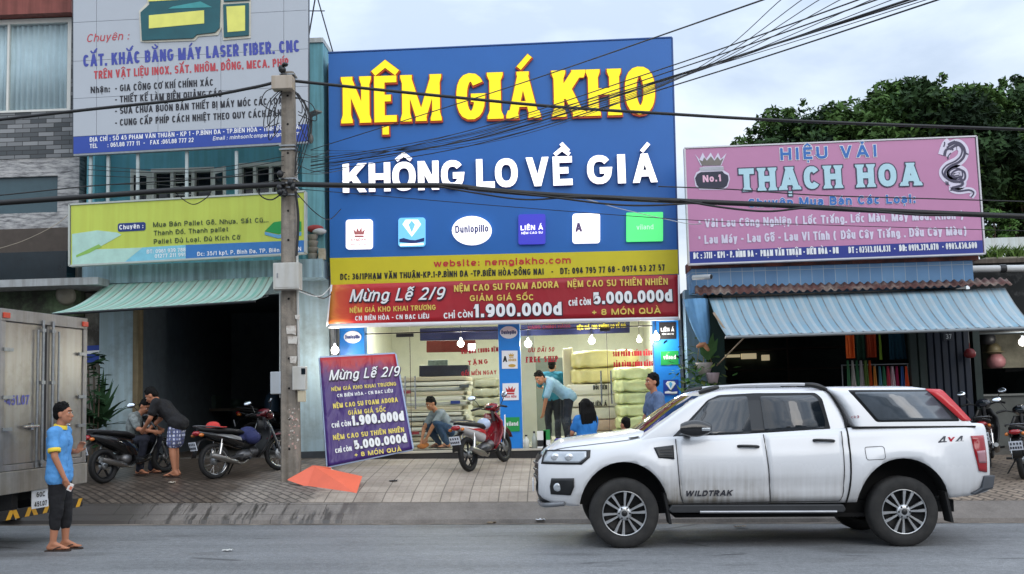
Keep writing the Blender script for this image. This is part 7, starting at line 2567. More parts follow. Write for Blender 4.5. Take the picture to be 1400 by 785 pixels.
 if sc:
  mb.ell((.22,.06,.33),(.26,.07,.09),Matrix.Rotation(rad(-8),3,'Y'),14,10)
  mb.ell((.42,0,.33),(.12,.12,.10),None,14,10)
 else:
  mb.ell((.56,0,.32),(.17,.12,.10),None,14,10)
  mb.ell((.74,0,.36),(.14,.07,.065),Matrix.Rotation(rad(8),3,'Y'),12,8)
  for k in range(5):
   mb.lathe([(.0,0),(.085,0),(.085,.008),(.0,.008)],(.66+k*.028,0,.355),Matrix.Rotation(rad(90),3,'Y'),14)
 mb.build('engine',mat('engine_grey',(104,104,106),.4,.7,var=.2),root)
 mb=MB()
 for s in((.09,)if sc else(-.09,.09)):
  mb.beam((0,s,R),(.50,s,.33),.025,.04)
 mb.build('swing_arm',mat('arm_grey',(60,61,64),.45,.5),root)
 for s in((.11,)if sc else(-.11,.11)):
  mb=MB()
  mb.tube([(.02,s,R+.03),(.10,s,.62)],.012,6)
  mb.tube([(.04,s,R+.10),(.09,s,.55)],.026,10)
  mb.build('shock_absorber',CHROME if not sc else STEEL,root)
 mb=MB()
 s=-1
 mb.tube(spline([(.62,s*.06,.27),(.45,s*.12,.20),(.28,s*.145,.23)],5),.018,8,mi=0)
 mb.tube([(.32,s*.145,.235),(.24,s*.15,.255),(-.02,s*.165,.34),(-.16,s*.17,.385)],[.03,.048,.05,.036],12,mi=0)
 mb.build('exhaust',mat('exhaust_steel',(150,148,144),.28,.9,var=.2),root)
 mb=MB()
 mb.tube([(.46,.1,.28),(.40,.28,.02)],.012,6)
 mb.tube([(.50,-.16,.26),(.50,.16,.26)],.014,6)
 for s in(-1,1):
  mb.tube([(.50,s*.14,.26),(.50,s*.26,.27)],.018,8)
 mb.build('stand_and_pegs',BLKPL,root)
 return root
m_bkblack=mat('gloss_black_paint',(14,15,17),.18,var=.05,coat=.6)
m_bkred=mat('gloss_red_paint',(128,18,30),.2,var=.06,coat=.6)
m_bksilver=mat('silver_paint',(168,170,172),.3,.4,var=.05,coat=.4)
m_bkwhite=mat('gloss_white_paint',(206,206,208),.22,var=.04,coat=.5)
m_bkmaroon=mat('maroon_paint',(96,24,34),.22,var=.06,coat=.5)
m_bkgrey=mat('dark_grey_paint',(44,48,56),.25,var=.06,coat=.5)
def bike_px(name,label,rear,ang,kind,p1,p2,**k):
 a=G(*rear)
 if isinstance(ang,tuple):
  q=G(*ang)
  ang=math.atan2(q.y-a.y,q.x-a.x)
 f=Vector((a.x+1.24*math.cos(ang),a.y+1.24*math.sin(ang),0))
 f.z=gz(f.x,f.y)
 return bike(name,label,a,f,kind,p1,p2,**k)
bk_scooter=bike_px('motor_scooter','black scooter with a white number plate, parked in front of the workshop pillar',(143,661),rad(63),'scooter',m_bkblack,m_bkgrey,lean=3)
bk_wave=bike_px('motorcycle','old silver and red motorcycle with wire wheels in front of the dark workshop',(295,655),rad(50),'underbone_spoke',m_bkmaroon,m_bksilver,lean=4)
bk_red=bike_px('motorcycle','red and white sport motorcycle parked at the middle blue pillar',(643,645),rad(65),'sport',m_bkred,m_bkwhite,lean=5)
# a red cap on the seat of the silver bike and a dark blue jacket over its middle
M_=bk_wave.matrix_basis
def on_bike(b_,p):
 e=Euler(b_.rotation_euler,'XYZ').to_matrix()
 return Vector(b_.location)+e@Vector(p)
c0=on_bike(bk_wave,(.02,0,.815))
mb=MB()
mb.lathe([(.115,.0),(.115,.03),(.09,.07),(.05,.09),(.0,.095)],c0,None,18)
mb.prism([c0+Vector(q)for q in((.09,-.09,.004),(.21,-.06,.0),(.21,.06,.0),(.09,.09,.004))],(0,0,.01))
tag(mb.build('baseball_hat',mat('red_cap_cloth',(196,58,54),.85,var=.12)),'red cap lying on the seat of the silver and red motorcycle','cap')
mb=MB()
c1=on_bike(bk_wave,(.66,0,.66))
mb.ell(c1,(.16,.15,.12),None,14,10)
mb.ell(c1+Vector((.1,-.05,-.06)),(.13,.14,.11),None,14,10)
mb.ell(c1+Vector((-.08,-.06,-.07)),(.10,.12,.08),None,14,10)
o=mb.build('folded_jacket',mat('dark_blue_cloth',(42,48,92),.85,var=.3,scale=9))
rm=o.modifiers.new('r','REMESH');rm.mode='VOXEL';rm.voxel_size=.015;PENDING.append(o)
tag(o,'dark blue jacket draped over the frame of the silver and red motorcycle','jacket')
# a helmet hung on the red bike
mb=MB()
c2=on_bike(bk_red,(.66,.0,.72))
mb.ell(c2,(.12,.11,.10),None,18,12)
tag(mb.build('blue_white_helmet',mat('pale_blue_white_shell',(176,190,214),.25,var=.2,scale=5,coat=.4)),'pale blue and white helmet resting between seat and bars of the red motorcycle','helmet')
# bikes beyond the pickup at the right edge and one deep in the workshop
bike_px('motorcycle','dark motorcycle with a red stripe half hidden behind the pickup tail',(1352,640),rad(66),'underbone',m_bkgrey,m_bkmaroon,lean=4)
bike_px('motorcycle','black motorcycle cut off by the right photo edge',(1400,655),rad(62),'underbone',m_bkblack,m_bkblack,lean=4)
p_=Vector((-6.1,22.2,gz(-6.1,22.2)+.05));f_=p_+Vector((1.2,.25,0))
bike('motorcycle','dark motorcycle standing inside the dim workshop',p_,f_,'underbone',m_bkgrey,m_bkblack,lean=3)
p_=Vector((-5.4,23.6,gz(-5.4,23.6)+.05));f_=p_+Vector((1.0,.7,0))
bike('motorcycle','black motorcycle deepest inside the dim workshop',p_,f_,'underbone',m_bkblack,m_bkgrey,lean=3)
# ================================================================== PEOPLE
m_skin=mat('tan_skin',(176,120,92),.55,var=.06,spec=.35)
m_skin2=mat('light_brown_skin',(190,136,108),.55,var=.06,spec=.35)
m_hair=mat('black_hair',(11,10,10),.75,var=.4,scale=40,spec=.2,bump=.6,bscale=60)
m_eyew=mat('eye_white',(214,210,204),.3)
m_eyed=mat('eye_dark',(20,14,12),.2)
m_lip=mat('lips',(150,84,76),.5)
def V3(*p):
 return Vector(p)
fold_tex=bpy.data.textures.new('cloth_folds','CLOUDS')
fold_tex.noise_scale=.13
fold_tex.noise_depth=2
def blob(name,parts,m,root,vox=.012,smooth=4,fac=.5):
 """One continuous skin or garment: tapered limbs and ellipsoids fused into a single surface."""
 mb=MB()
 for q in parts:
  if q[0]=='c':
   mb.cone(q[1],q[2],q[3],q[4],14)
  else:
   mb.ell(q[1],q[2],q[3]if len(q)>3 else None,18,12)
 o=mb.build(name,m,root)
 r=o.modifiers.new('fuse','REMESH')
 r.mode='VOXEL'
 r.voxel_size=vox
 r.use_smooth_shade=True
 s=o.modifiers.new('soft','SMOOTH')
 s.factor=fac
 s.iterations=smooth
 if name in('shirt','trousers'):
  dp=o.modifiers.new('folds','DISPLACE')
  dp.texture=fold_tex
  dp.strength=.034
  dp.mid_level=.42
 PENDING.append(o)
 return o
def frame(fwd,up):
 f=Vector(fwd).normalized()
 u=Vector(up)
 s=u.cross(f).normalized()
 u=f.cross(s)
 return Matrix((f,s,u)).transposed()
def head_parts(c,fwd,up,k=1.0):
 M=frame(fwd,up)
 P_=lambda x,y,z:Vector(c)+M@Vector((x,y,z))*k
 parts=[('e',P_(-.012,0,.035),(.098*k,.076*k,.092*k),M),('e',P_(.018,0,-.03),(.072*k,.064*k,.085*k),M),('c',P_(.052,0,-.085),P_(.02,0,-.075),.028*k,.045*k),('c',P_(.085,0,.008),P_(.106,0,-.028),.010*k,.016*k),('e',P_(.086,0,-.066),(.013*k,.026*k,.011*k),M),('e',P_(.068,.038,-.012),(.02*k,.022*k,.02*k),M),('e',P_(.068,-.038,-.012),(.02*k,.022*k,.02*k),M),('e',P_(.078,0,.038),(.014*k,.05*k,.012*k),M)]
 for s in(-1,1):
  parts.append(('e',P_(-.012,s*.079,-.008),(.020*k,.010*k,.033*k),M))
 return parts,P_,M
def face(root,P_,M,k=1.0):
 for s in(-1,1):
  mb=MB()
  mb.ell(P_(.0795,s*.033,.014),(.010*k,.014*k,.0065*k),M,10,8,0)
  mb.ell(P_(.0855,s*.033,.014),(.006*k,.009*k,.0065*k),M,8,6,1)
  mb.build('eye',[m_eyew,m_eyed],root)
  mb=MB()
  mb.cone(P_(.092,s*.018,.040),P_(.078,s*.052,.042),.006*k,.004*k,6)
  mb.build('eyebrow',m_hair,root)
 mb=MB()
 mb.cone(P_(.0975,-.016,-.064),P_(.0975,.016,-.064),.0055*k,.0055*k,6)
 mb.build('lips',m_lip,root)
def hair_short(root,P_,M,k=1.0,m=None,seed=1):
 """Short hair: a cap over crown, back and sides made of tufts."""
 rng=random.Random(seed)
 parts=[('e',P_(-.024,0,.056),(.100*k,.083*k,.094*k),M),('e',P_(-.062,0,.0),(.058*k,.072*k,.07*k),M)]
 for i in range(26):
  a,e=rng.uniform(0,6.28),rng.uniform(.2,1.4)
  x,y,z=math.cos(a)*math.cos(e),math.sin(a)*math.cos(e),math.sin(e)
  if x>.55 and z<.55:
   continue
  p=P_(-.02+.092*x,.079*y,.062+.082*z)
  parts.append(('c',p,p+(M@Vector((x+.5,y,z*.8+.2))).normalized()*.018*k,.017*k,.006*k))
 return blob('hair',parts,m or m_hair,root,.009,1)
def hand_parts(w,d,palm,curl=.5,k=1.0,thumb_side=1):
 """Palm, four jointed fingers and a thumb. w wrist, d pointing direction, palm facing direction."""
 M=frame(d,-Vector(palm))
 P_=lambda x,y,z:Vector(w)+M@Vector((x,y,z))*k
 parts=[('c',P_(.0,.0,0),P_(.03,0,0),.022*k,.026*k)]
 for y in(-.024,-.008,.008,.024):
  parts.append(('c',P_(.02,y*.7,0),P_(.085,y,0),.015*k,.0125*k))
 for y,l in((-.027,.058),(-.009,.074),(.009,.080),(.027,.070)):
  p,a=P_(.088,y,0),0
  for j,f in enumerate((.45,.32,.23)):
   a+=curl*(.55+.25*j)
   q=p+M@Vector((math.cos(a),y*1.2,-math.sin(a)))*(l*f*1.15*k)
   parts.append(('c',p,q,(.0092-.0008*j)*k,(.0086-.0008*j)*k))
   p=q
 s=thumb_side
 p0,p1=P_(.02,s*.022,-.006),P_(.055,s*.052,-.018)
 p2=P_(.088,s*.055,-.030-.015*curl)
 parts+=[('c',p0,p1,.015*k,.0115*k),('c',p1,p2,.0112*k,.009*k)]
 return parts
def foot_parts(ank,fwd,k=1.0):
 f=Vector(fwd);f.z=0;f.normalize()
 a=Vector(ank)
 heel=a-f*.045+Vector((0,0,-.055))
 ball=a+f*.125+Vector((0,0,-.062))
 toe=a+f*.185+Vector((0,0,-.066))
 parts=[('c',a,heel,.038,.030),('c',a+Vector((0,0,-.01)),ball,.036,.022),('c',heel,ball,.030,.024)]
 s=Vector((-f.y,f.x,0))
 for y in(-.03,-.013,.004,.02,.034):
  parts.append(('c',ball+s*y*.9,toe+s*y-f*abs(y)*.5,.014,.011))
 return parts
def torso(J,g=0.0):
 """Trunk as overlapping limbs between pelvis and shoulders; g inflates it for clothing."""
 hl,hr,sl,sr=J['hipL'],J['hipR'],J['shL'],J['shR']
 pel,ch=(hl+hr)/2,(sl+sr)/2
 up=(ch-pel).normalized()
 lat=(sl-sr).normalized()
 w1,w2=pel.lerp(ch,.42),pel.lerp(ch,.78)
 hw=(sl-sr).length/2
 out=[('c',hl+up*.02,hr+up*.02,.105+g,.105+g)]
 for s in(-1,1):
  out+=[('c',pel+lat*s*.07,w1+lat*s*.062,.105+g,.092+g),('c',w1+lat*s*.062,w2+lat*s*.085,.092+g,.10+g),('c',w2+lat*s*.085,ch+lat*s*(hw-.055)-up*.02,.10+g,.062+g)]
  out.append(('c',ch+up*.015,(sl if s>0 else sr),.05+g*.7,.058+g*.8))
 out.append(('c',w2,ch-up*.03,.10+g,.07+g))
 return out
def person(label,loc,rotz,J,look,up=(0,0,1),shirt=None,sleeve=.45,pants=None,leg=1.0,hair='short',shoes='bare',skin=None,head=True,hands=True,curl=.5,group='people',vox=.012,shirt_len=0.0,collar=None,palmL=(0,-1,0),palmR=(0,1,0),kids=1.0,footdir=(1,0,0),low=False):
 """J: joints in metres in the person's own frame. Body is one surface; hair, shirt, trousers and shoes are its clothing."""
 root=thing('person',label,'person',loc,rotz,group)
 J={k_:Vector(v)for k_,v in J.items()}
 skin=skin or m_skin
 hd,hp_,hm=head_parts(J['head'],look,up,kids)
 ch=(J['shL']+J['shR'])/2
 B=torso(J,-.012)+hd+[('c',ch,J['head']+(ch-J['head']).normalized()*.07,.056,.052)]
 for s in 'LR':
  B+=[('c',J['sh'+s],J['el'+s],.050,.040),('c',J['el'+s],J['wr'+s],.040,.027)]
  if hands:
   d=(J['wr'+s]-J['el'+s]).normalized()
   B+=hand_parts(J['wr'+s],J.get('hd'+s,d),palmL if s=='L' else palmR,curl,kids,1 if s=='L' else -1)
  if 'kn'+s in J:
   kn,an=J['kn'+s],J['an'+s]
   calf=kn.lerp(an,.3)
   B+=[('c',J['hip'+s],kn,.088,.056),('c',kn,calf,.054,.058),('c',calf,an,.058,.036)]
   B+=foot_parts(an,J.get('ft'+s,Vector(footdir)))
 blob('body',B,skin,root,vox,2)
 face(root,hp_,hm,kids)
 if hair=='short':
  hair_short(root,hp_,hm,kids,seed=int(loc[0]*100)%97)
 elif hair=='long':
  H_=[('e',hp_(-.03,0,.05),(.104,.092,.10),hm)]
  for k_ in range(7):
   y=(k_-3)*.034
   H_+=[('c',hp_(-.06,y*.8,.05),hp_(-.09,y*1.15,-.12),.045,.045),('c',hp_(-.09,y*1.15,-.12),hp_(-.10,y*1.3,-.27),.045,.03)]
  for s in(-1,1):
   H_+=[('c',hp_(.03,s*.075,.06),hp_(-.01,s*.092,-.10),.026,.034),('c',hp_(-.01,s*.092,-.10),hp_(-.03,s*.10,-.25),.034,.022)]
  blob('hair',H_,m_hair,root,.011,2)
 if shirt:
  S=torso(J,.019)
  pel=(J['hipL']+J['hipR'])/2
  dn=(pel-ch).normalized()
  if shirt_len:
   S.append(('c',J['hipL']+dn*shirt_len,J['hipR']+dn*shirt_len,.126,.126))
  for s in 'LR':
   e=J['sh'+s].lerp(J['el'+s],min(1,sleeve/.5)if sleeve<.5 else 1)
   S.append(('c',J['sh'+s],e,.072,.066 if sleeve<.5 else.055))
   if sleeve>=.5:
    S.append(('c',J['el'+s],J['el'+s].lerp(J['wr'+s],(sleeve-.5)/.5),.055,.044))
  blob('shirt',S,shirt,root,vox,3)
  if collar:
   nk=ch+(J['head']-ch).normalized()*.055
   ax=(J['head']-ch).normalized()
   lat=(J['shL']-J['shR']).normalized()
   fr=lat.cross(ax)
   mb=MB()
   for rr,off,hh in((.074,0,.0),):
    n=20
    rows_=[]
    for z,r_ in((-.012,.084),(.006,.078),(.030,.073),(.032,.066),(-.02,.064)):
     rows_.append([nk+ax*z+(lat*math.cos(t_)+fr*math.sin(t_))*r_ for t_ in[2*math.pi*j/n for j in range(n)]])
    mb.grid(rows_,0,True,True)
   mb.build('collar',collar,root)
   for s in 'LR':
    e=J['sh'+s].lerp(J['el'+s],sleeve/.5 if sleeve<.5 else 1)
    d=(J['el'+s]-J['sh'+s]).normalized()
    mb=MB()
    Rm=d.to_track_quat('Z','Y').to_matrix()
    mb.lathe([(.060,-.012),(.0715,-.014),(.0715,.03),(.064,.034),(.055,.03)],e+d*.03,Rm,18)
    mb.build('cuff',collar,root)
 if pants:
  T=[('c',J['hipL'],J['hipR'],.112,.112)]
  for s in 'LR':
   kn,an=J['kn'+s],J['an'+s]
   if leg<=.5:
    e=J['hip'+s].lerp(kn,leg/.5)
    T.append(('c',J['hip'+s],e,.108,.105))
   else:
    T+=[('c',J['hip'+s],kn,.108,.078),('c',kn,kn.lerp(an,(leg-.5)/.5),.076,.058 if leg<.99 else.058)]
  blob('trousers',T,pants,root,vox,3)
 for s in 'LR':
  if 'an'+s not in J or shoes=='bare':
   continue
  f=Vector(J.get('ft'+s,Vector(footdir)));f.z=0;f.normalize()
  sd=Vector((-f.y,f.x,0))
  a=J['an'+s]
  mb=MB()
  if shoes=='flipflop':
   out=[(-.085,-.03),(-.09,0),(-.085,.03),(-.02,.036),(.06,.044),(.14,.048),(.195,.03),(.21,0),(.19,-.035),(.13,-.046),(.05,-.036),(-.02,-.034)]
   zt_=a.z-.088
   mb.prism([Vector((a.x,a.y,0))+f*x+sd*y+Vector((0,0,zt_-.014))for x,y in out],(0,0,.016))
   for y in(-1,1):
    mb.tube(spline([Vector((a.x,a.y,zt_))+f*.145,Vector((a.x,a.y,zt_+.04))+f*.09+sd*y*.022,Vector((a.x,a.y,zt_+.012))+f*.015+sd*y*.046],5),.007,6)
   mb.build('flip_flop',mat('brown_rubber_sandal',(58,44,38),.8,var=.15),root)
  else:
   mb.cone(a-f*.05+Vector((0,0,-.05)),a+f*.16+Vector((0,0,-.06)),.048,.036)
   mb.cone(a+Vector((0,0,.0)),a+Vector((0,0,-.05))-f*.02,.044,.046)
   mb.build('shoe',K_BLACK,root)
 return root
def at_ground(px,py,z_off=0.0):
 p=G(px,py)
 return(p.x,p.y,p.z+z_off)
m_polo=mat('sky_blue_polo',(84,148,208),.8,var=.10,scale=9,bump=.7,bscale=11)
m_yelcol=mat('yellow_trim',(228,198,62),.8,var=.06)
m_black_cloth=mat('black_cloth',(20,20,24),.85,var=.3,scale=9,bump=.6,bscale=11)
m_navy_cloth=mat('navy_trousers',(26,30,44),.85,var=.25,scale=9,bump=.6,bscale=11)
m_denim=mat('denim_cloth',(40,62,92),.85,var=.25,scale=9,bump=.6,bscale=11)
m_shirtblue=mat('pale_blue_shirt',(136,170,196),.8,var=.08,scale=9,bump=.6,bscale=11)
m_teal_cloth=mat('teal_blue_shirt',(34,118,150),.8,var=.1,scale=9)
m_greyblue=mat('grey_blue_shirt',(86,106,140),.8,var=.1,scale=9,bump=.6,bscale=11)
m_greyshirt=mat('grey_patterned_shirt',(120,128,128),.85,var=.55,scale=18)
m_royal=mat('royal_blue_shirt',(40,120,196),.8,var=.1,scale=9)
m_plaid,t,b,g=nodes_mat('blue_white_plaid',.85)
tc=nn(t,'TexCoord')
def plaidwave(axis,sc_,lo,hi):
 w=nn(t,'TexWave',{'Vector':tc.outputs['Object'],'Scale':sc_},wave_type='BANDS',bands_direction=axis)
 return ramp(t,w.outputs['Color'],[(lo,(1,1,1)),(hi,lin((52,74,150)))])
c=mixc(t,1.0,plaidwave('X',5.2,.52,.60),plaidwave('Z',5.2,.52,.60),'MULTIPLY')
c=mixc(t,1.0,c,plaidwave('Y',5.2,.62,.7),'MULTIPLY')
t.links.new(mixc(t,.85,lin((214,218,230)),c,'MULTIPLY'),b.inputs['Base Color'])
# 1 the man standing in the road, seen from his right side, facing along +x
mn=Vector(at_ground(80,752.5))
person('man in blue polo shirt with yellow collar standing in the road, facing right',mn,rad(6),dict(hipL=(0,.085,.90),hipR=(-.0,-.085,.90),shL=(-.005,.175,1.375),shR=(-.02,-.175,1.365),head=(.035,0,1.575),elL=(-.01,.25,1.13),wrL=(.15,.17,1.13),hdL=(.45,-.2,.75),elR=(.02,-.235,1.09),wrR=(.12,-.20,.845),knL=(.05,.085,.48),anL=(.045,.09,.10),knR=(.0,-.085,.48),anR=(-.035,-.09,.10)),(1,-.06,.02),shirt=m_polo,sleeve=.30,pants=m_black_cloth,leg=.76,shoes='flipflop',collar=m_yelcol,shirt_len=.05,palmR=(.2,1,-.1),palmL=(0,-.6,-.8),curl=.55,vox=.009)
mb=MB()
q=mn+Matrix.Rotation(rad(6),3,'Z')@Vector((.185,-.185,.735))
mb.obox(q,(.055,.02,.085),Matrix.Rotation(rad(25),3,'Y'),0)
mb.obox(q+Vector((.01,-.012,-.01)),(.03,.004,.04),Matrix.Rotation(rad(25),3,'Y'),1)
tag(mb.build('cigarette_packet',[mat('white_card',(222,216,210),.5),mat('orange_print',(214,120,90),.5)]),"small white and orange packet in the standing man's lowered hand",'packet')
# 2 the man bending over the scooter, plaid shorts, bare calves
bp_=Vector(at_ground(239,652))
person('man in black shirt and blue plaid shorts bending forward beside the black scooter',bp_,rad(176),dict(hipL=(-.05,.09,.86),hipR=(-.05,-.09,.86),shL=(.24,.18,1.20),shR=(.26,-.18,1.18),head=(.40,.0,1.31),elL=(.32,.22,.95),wrL=(.46,.13,.80),elR=(.34,-.21,.93),wrR=(.48,-.12,.78),knL=(.0,.11,.46),anL=(-.05,.12,.10),knR=(.04,-.11,.46),anR=(.02,-.12,.10)),(.80,0,-.55),up=(.55,0,.80),shirt=m_black_cloth,sleeve=.32,pants=m_plaid,leg=.38,shoes='flipflop',palmL=(.3,-1,0),palmR=(.3,1,0),shirt_len=.02)
# 3 the person crouching behind the scooter
cp_=Vector((bp_.x-.74,bp_.y+.30,0));cp_.z=gz(cp_.x,cp_.y)
person('person in grey patterned shirt crouching low behind the black scooter',cp_,rad(-20),dict(hipL=(-.1,.09,.52),hipR=(-.1,-.09,.52),shL=(.03,.17,.96),shR=(.05,-.17,.94),head=(.17,0,1.10),elL=(.20,.22,.76),wrL=(.40,.12,.72),elR=(.22,-.22,.74),wrR=(.42,-.12,.70),knL=(.30,.16,.58),anL=(.18,.15,.10),knR=(.30,-.16,.58),anR=(.18,-.15,.10)),(.8,-.1,-.55),up=(.55,0,.8),shirt=m_greyshirt,sleeve=.36,pants=m_navy_cloth,leg=1.0,shoes='flipflop')
# 4 the man squatting in the shop
sq=H(606,612.5,20.9);sq.z=ZF
person('man in grey shirt and jeans squatting on the shop floor',sq,rad(212),dict(hipL=(-.20,.10,.27),hipR=(-.20,-.10,.27),shL=(.10,.18,.66),shR=(.12,-.18,.64),head=(.25,.02,.83),elL=(.30,.16,.40),wrL=(.38,.08,.20),elR=(.32,-.16,.38),wrR=(.40,-.08,.18),knL=(.22,.19,.46),anL=(-.0,.16,.10),knR=(.24,-.19,.44),anR=(.02,-.16,.10)),(.85,.1,-.42),up=(.42,0,.9),shirt=mat('grey_polo',(132,140,150),.8,var=.1,scale=9),sleeve=.30,pants=m_denim,leg=1.0,shoes='flipflop',skin=m_skin)
mb=MB()
qq=sq+Matrix.Rotation(rad(212),3,'Z')@Vector((.44,0,.05))
mb.ell(qq,(.10,.07,.05),None,14,8)
mb.ell(qq+Vector((.06,.03,.02)),(.07,.06,.05),None,12,8)
o=mb.build('orange_cloth',mat('orange_brown_cloth',(176,106,52),.9,var=.3,scale=9));tag(o,'crumpled orange brown cloth on the floor under the squatting man','cloth')
# 5 the man bending in the shop, pale blue shirt, dark trousers
bd=H(777,606,21.3);bd.z=ZF
person('man in pale blue shirt and dark trousers bending sideways inside the shop',bd,rad(205),dict(hipL=(-.0,.10,.92),hipR=(-.02,-.10,.93),shL=(.40,.15,1.17),shR=(.36,-.18,1.24),head=(.57,.02,1.26),elL=(.50,.14,.90),wrL=(.53,.06,.64),elR=(.10,-.28,1.06),wrR=(-.16,-.30,1.0),knL=(.07,.12,.50),anL=(.03,.13,.10),knR=(.0,-.13,.50),anR=(-.07,-.15,.10)),(.75,.35,-.45),up=(.45,0,.85),shirt=m_shirtblue,sleeve=.45,pants=m_navy_cloth,leg=1.0,shoes='shoe',skin=m_skin,palmL=(.3,-1,0),shirt_len=.03)
# 6 shop worker seen from behind
wk=H(756,570,23.2);wk.z=ZF
person('shop worker in teal shirt seen from behind at the back of the shop',wk,rad(80),dict(hipL=(0,.09,.90),hipR=(0,-.09,.90),shL=(.03,.18,1.36),shR=(.03,-.18,1.36),head=(.08,0,1.54),elL=(.10,.30,1.12),wrL=(.30,.22,1.10),elR=(.06,-.32,1.12),wrR=(.22,-.36,1.02),knL=(0,.1,.48),anL=(0,.1,.10),knR=(0,-.1,.48),anR=(0,-.1,.10)),(1,0,-.1),shirt=m_teal_cloth,sleeve=.4,pants=m_navy_cloth,leg=1.0,shoes='shoe',skin=m_skin2)
# 7 woman with long hair seen from behind the bonnet
wp=H(803,617,18.6);wp.z=gz(wp.x,18.6)
person('woman with long black hair and blue top sitting before the shop',wp,rad(120),dict(hipL=(0,.09,.42),hipR=(0,-.09,.42),shL=(.02,.155,.80),shR=(.02,-.155,.80),head=(.04,0,1.0),elL=(.10,.22,.58),wrL=(.30,.12,.52),elR=(.10,-.22,.58),wrR=(.30,-.12,.52),knL=(.38,.10,.46),anL=(.38,.10,.10),knR=(.38,-.10,.46),anR=(.38,-.10,.10)),(1,.12,-.05),shirt=m_royal,sleeve=.35,pants=m_navy_cloth,leg=1.0,hair='long',shoes='flipflop',skin=m_skin2)
mb=MB()
mb.box(-.17,.17,-.17,.17,.24,.28)
for sx in(-.14,.14):
 for sy in(-.14,.14):
  mb.tube([(sx,sy,0),(sx*.85,sy*.85,.24)],.02,8)
o=mb.build('plastic_stool',mat('red_plastic',(170,40,40),.4),None)
o.location=wp;tag(o,'low red plastic stool under the long haired woman','stool')
# 8 child or person low behind the bonnet
kp=H(857.5,600,18.3);kp.z=gz(kp.x,18.3)
person('child with short black hair whose head just shows above the pickup bonnet',kp,rad(150),dict(hipL=(-.05,.07,.22),hipR=(-.05,-.07,.22),shL=(.0,.12,.54),shR=(.0,-.12,.54),head=(.03,0,.73),elL=(.12,.17,.40),wrL=(.26,.1,.32),elR=(.12,-.17,.40),wrR=(.26,-.1,.32),knL=(.20,.10,.34),anL=(.08,.09,.10),knR=(.20,-.10,.34),anR=(.08,-.09,.10)),(1,-.4,.0),shirt=m_greyblue,sleeve=.35,pants=m_navy_cloth,leg=.5,shoes='flipflop',kids=.88)
# 9 man between pickup and pillar
sp_=H(896,600,16.6);sp_.z=gz(sp_.x,16.6)
person('man in grey blue shirt standing behind the pickup windscreen, facing left',sp_,rad(196),dict(hipL=(0,.09,.90),hipR=(0,-.09,.90),shL=(-.02,.19,1.36),shR=(-.02,-.19,1.36),head=(.02,0,1.57),elL=(.05,.25,1.08),wrL=(.22,.18,.92),elR=(.03,-.26,1.08),wrR=(.16,-.22,.88),knL=(.02,.1,.48),anL=(0,.1,.10),knR=(.02,-.1,.48),anR=(0,-.1,.10)),(1,.12,.0),shirt=m_greyblue,sleeve=.4,pants=m_navy_cloth,leg=1.0,shoes='shoe',skin=m_skin)
# ================================================================== LAMPS AND GOODS INSIDE THE SHOPS
g_bulb=glow('lit_bulb',(255,250,240),14)
g_tube=glow('lit_tube',(250,252,255),7)
def lamp_light(root,name,loc,power,size=.05,color=(1.0,.96,.88)):
 d=bpy.data.lights.new(name,'POINT')
 d.energy=power
 d.shadow_soft_size=size
 d.color=color
 o=bpy.data.objects.new(name,d)
 COL.objects.link(o)
 o.parent=root
 o.location=loc
 return o
def bulb(px,py,Y,label,r=.06,power=30,drop=.5):
 p=H(px,py,Y)
 root=thing('hanging_bulb',label,'lamp',p,group='lit bulbs at the shop front')
 mb=MB()
 mb.tube([(0,0,r+.05),(0,0,r+drop)],.006,5)
 mb.build('cord',K_BLACK,root)
 mb=MB()
 mb.lathe([(.0,r+.06),(.022,r+.06),(.024,r*.8),(.0,r*.8)],(0,0,0),None,12)
 mb.build('socket',W_WHITE,root)
 mb=MB()
 mb.lathe([(.0,-r),(r*.55,-r*.85),(r*.95,-r*.3),(r,.1*r),(r*.8,r*.6),(r*.4,r*.95),(.0,r)],(0,0,0),None,16)
 mb.build('glass_bulb',g_bulb,root)
 lamp_light(root,'bulb_light',(0,-.11,-.02),power)
 return root
bulb(458,479,19.55,'bright bulb outside between the utility pole and the left blue pillar',.07,40)
bulb(630,470,20.5,'bright hanging bulb behind the left shop glass near the middle pillar',.065,45)
bulb(722,470,20.45,'bright hanging bulb just right of the middle blue pillar',.07,30)
bulb(809,466,20.5,'bright hanging bulb in the middle of the right shop glass',.065,30)
bulb(874,465,21.6,'smaller hanging bulb left of the right blue pillar, deeper in the shop',.05,20)
bulb(897,461,19.75,'bright bulb against the right blue pillar by the black plate',.065,30)
bulb(1398,468,20.6,'bright bulb at the right photo edge under the blue awning',.07,14)
p=H(645,475,21.2)
mb=MB();mb.box(p.x-.07,p.x+.07,p.y,p.y+.04,p.z-.07,p.z+.07)
o=mb.build('square_lamp',g_tube,bevel=.01);tag(o,'small square lit lamp right of the bulb behind the left shop glass','lamp')
for k,(px,py,Y,w,lab)in enumerate(((752,464,23.4,1.3,'lit fluorescent tube on the ceiling above the shop worker'),(840,466,24.2,1.2,'added fluorescent tube above the yellow wrapped mattresses to brighten the shop'),(590,468,23.6,1.2,'added fluorescent tube over the white mattress stack to brighten the shop'))):  # the last two tubes are added to brighten the shop inside
 p=H(px,py,Y)
 root=thing('tube_lamp',lab,'lamp',(p.x,p.y,ZC-.12))
 mb=MB();mb.box(-w/2,w/2,-.03,.03,.03,.12);mb.build('batten',W_WHITE,root)
 mb=MB();mb.tube([(-w/2+.03,0,0),(w/2-.03,0,0)],.022,10);mb.build('tube',g_tube,root)
 d=bpy.data.lights.new('tube_light','AREA');d.energy=85;d.size=w;d.shape='RECTANGLE';d.size_y=.25;d.color=(.98,1.0,.96)
 o=bpy.data.objects.new('tube_light',d);COL.objects.link(o);o.parent=root;o.location=(0,0,-.03)
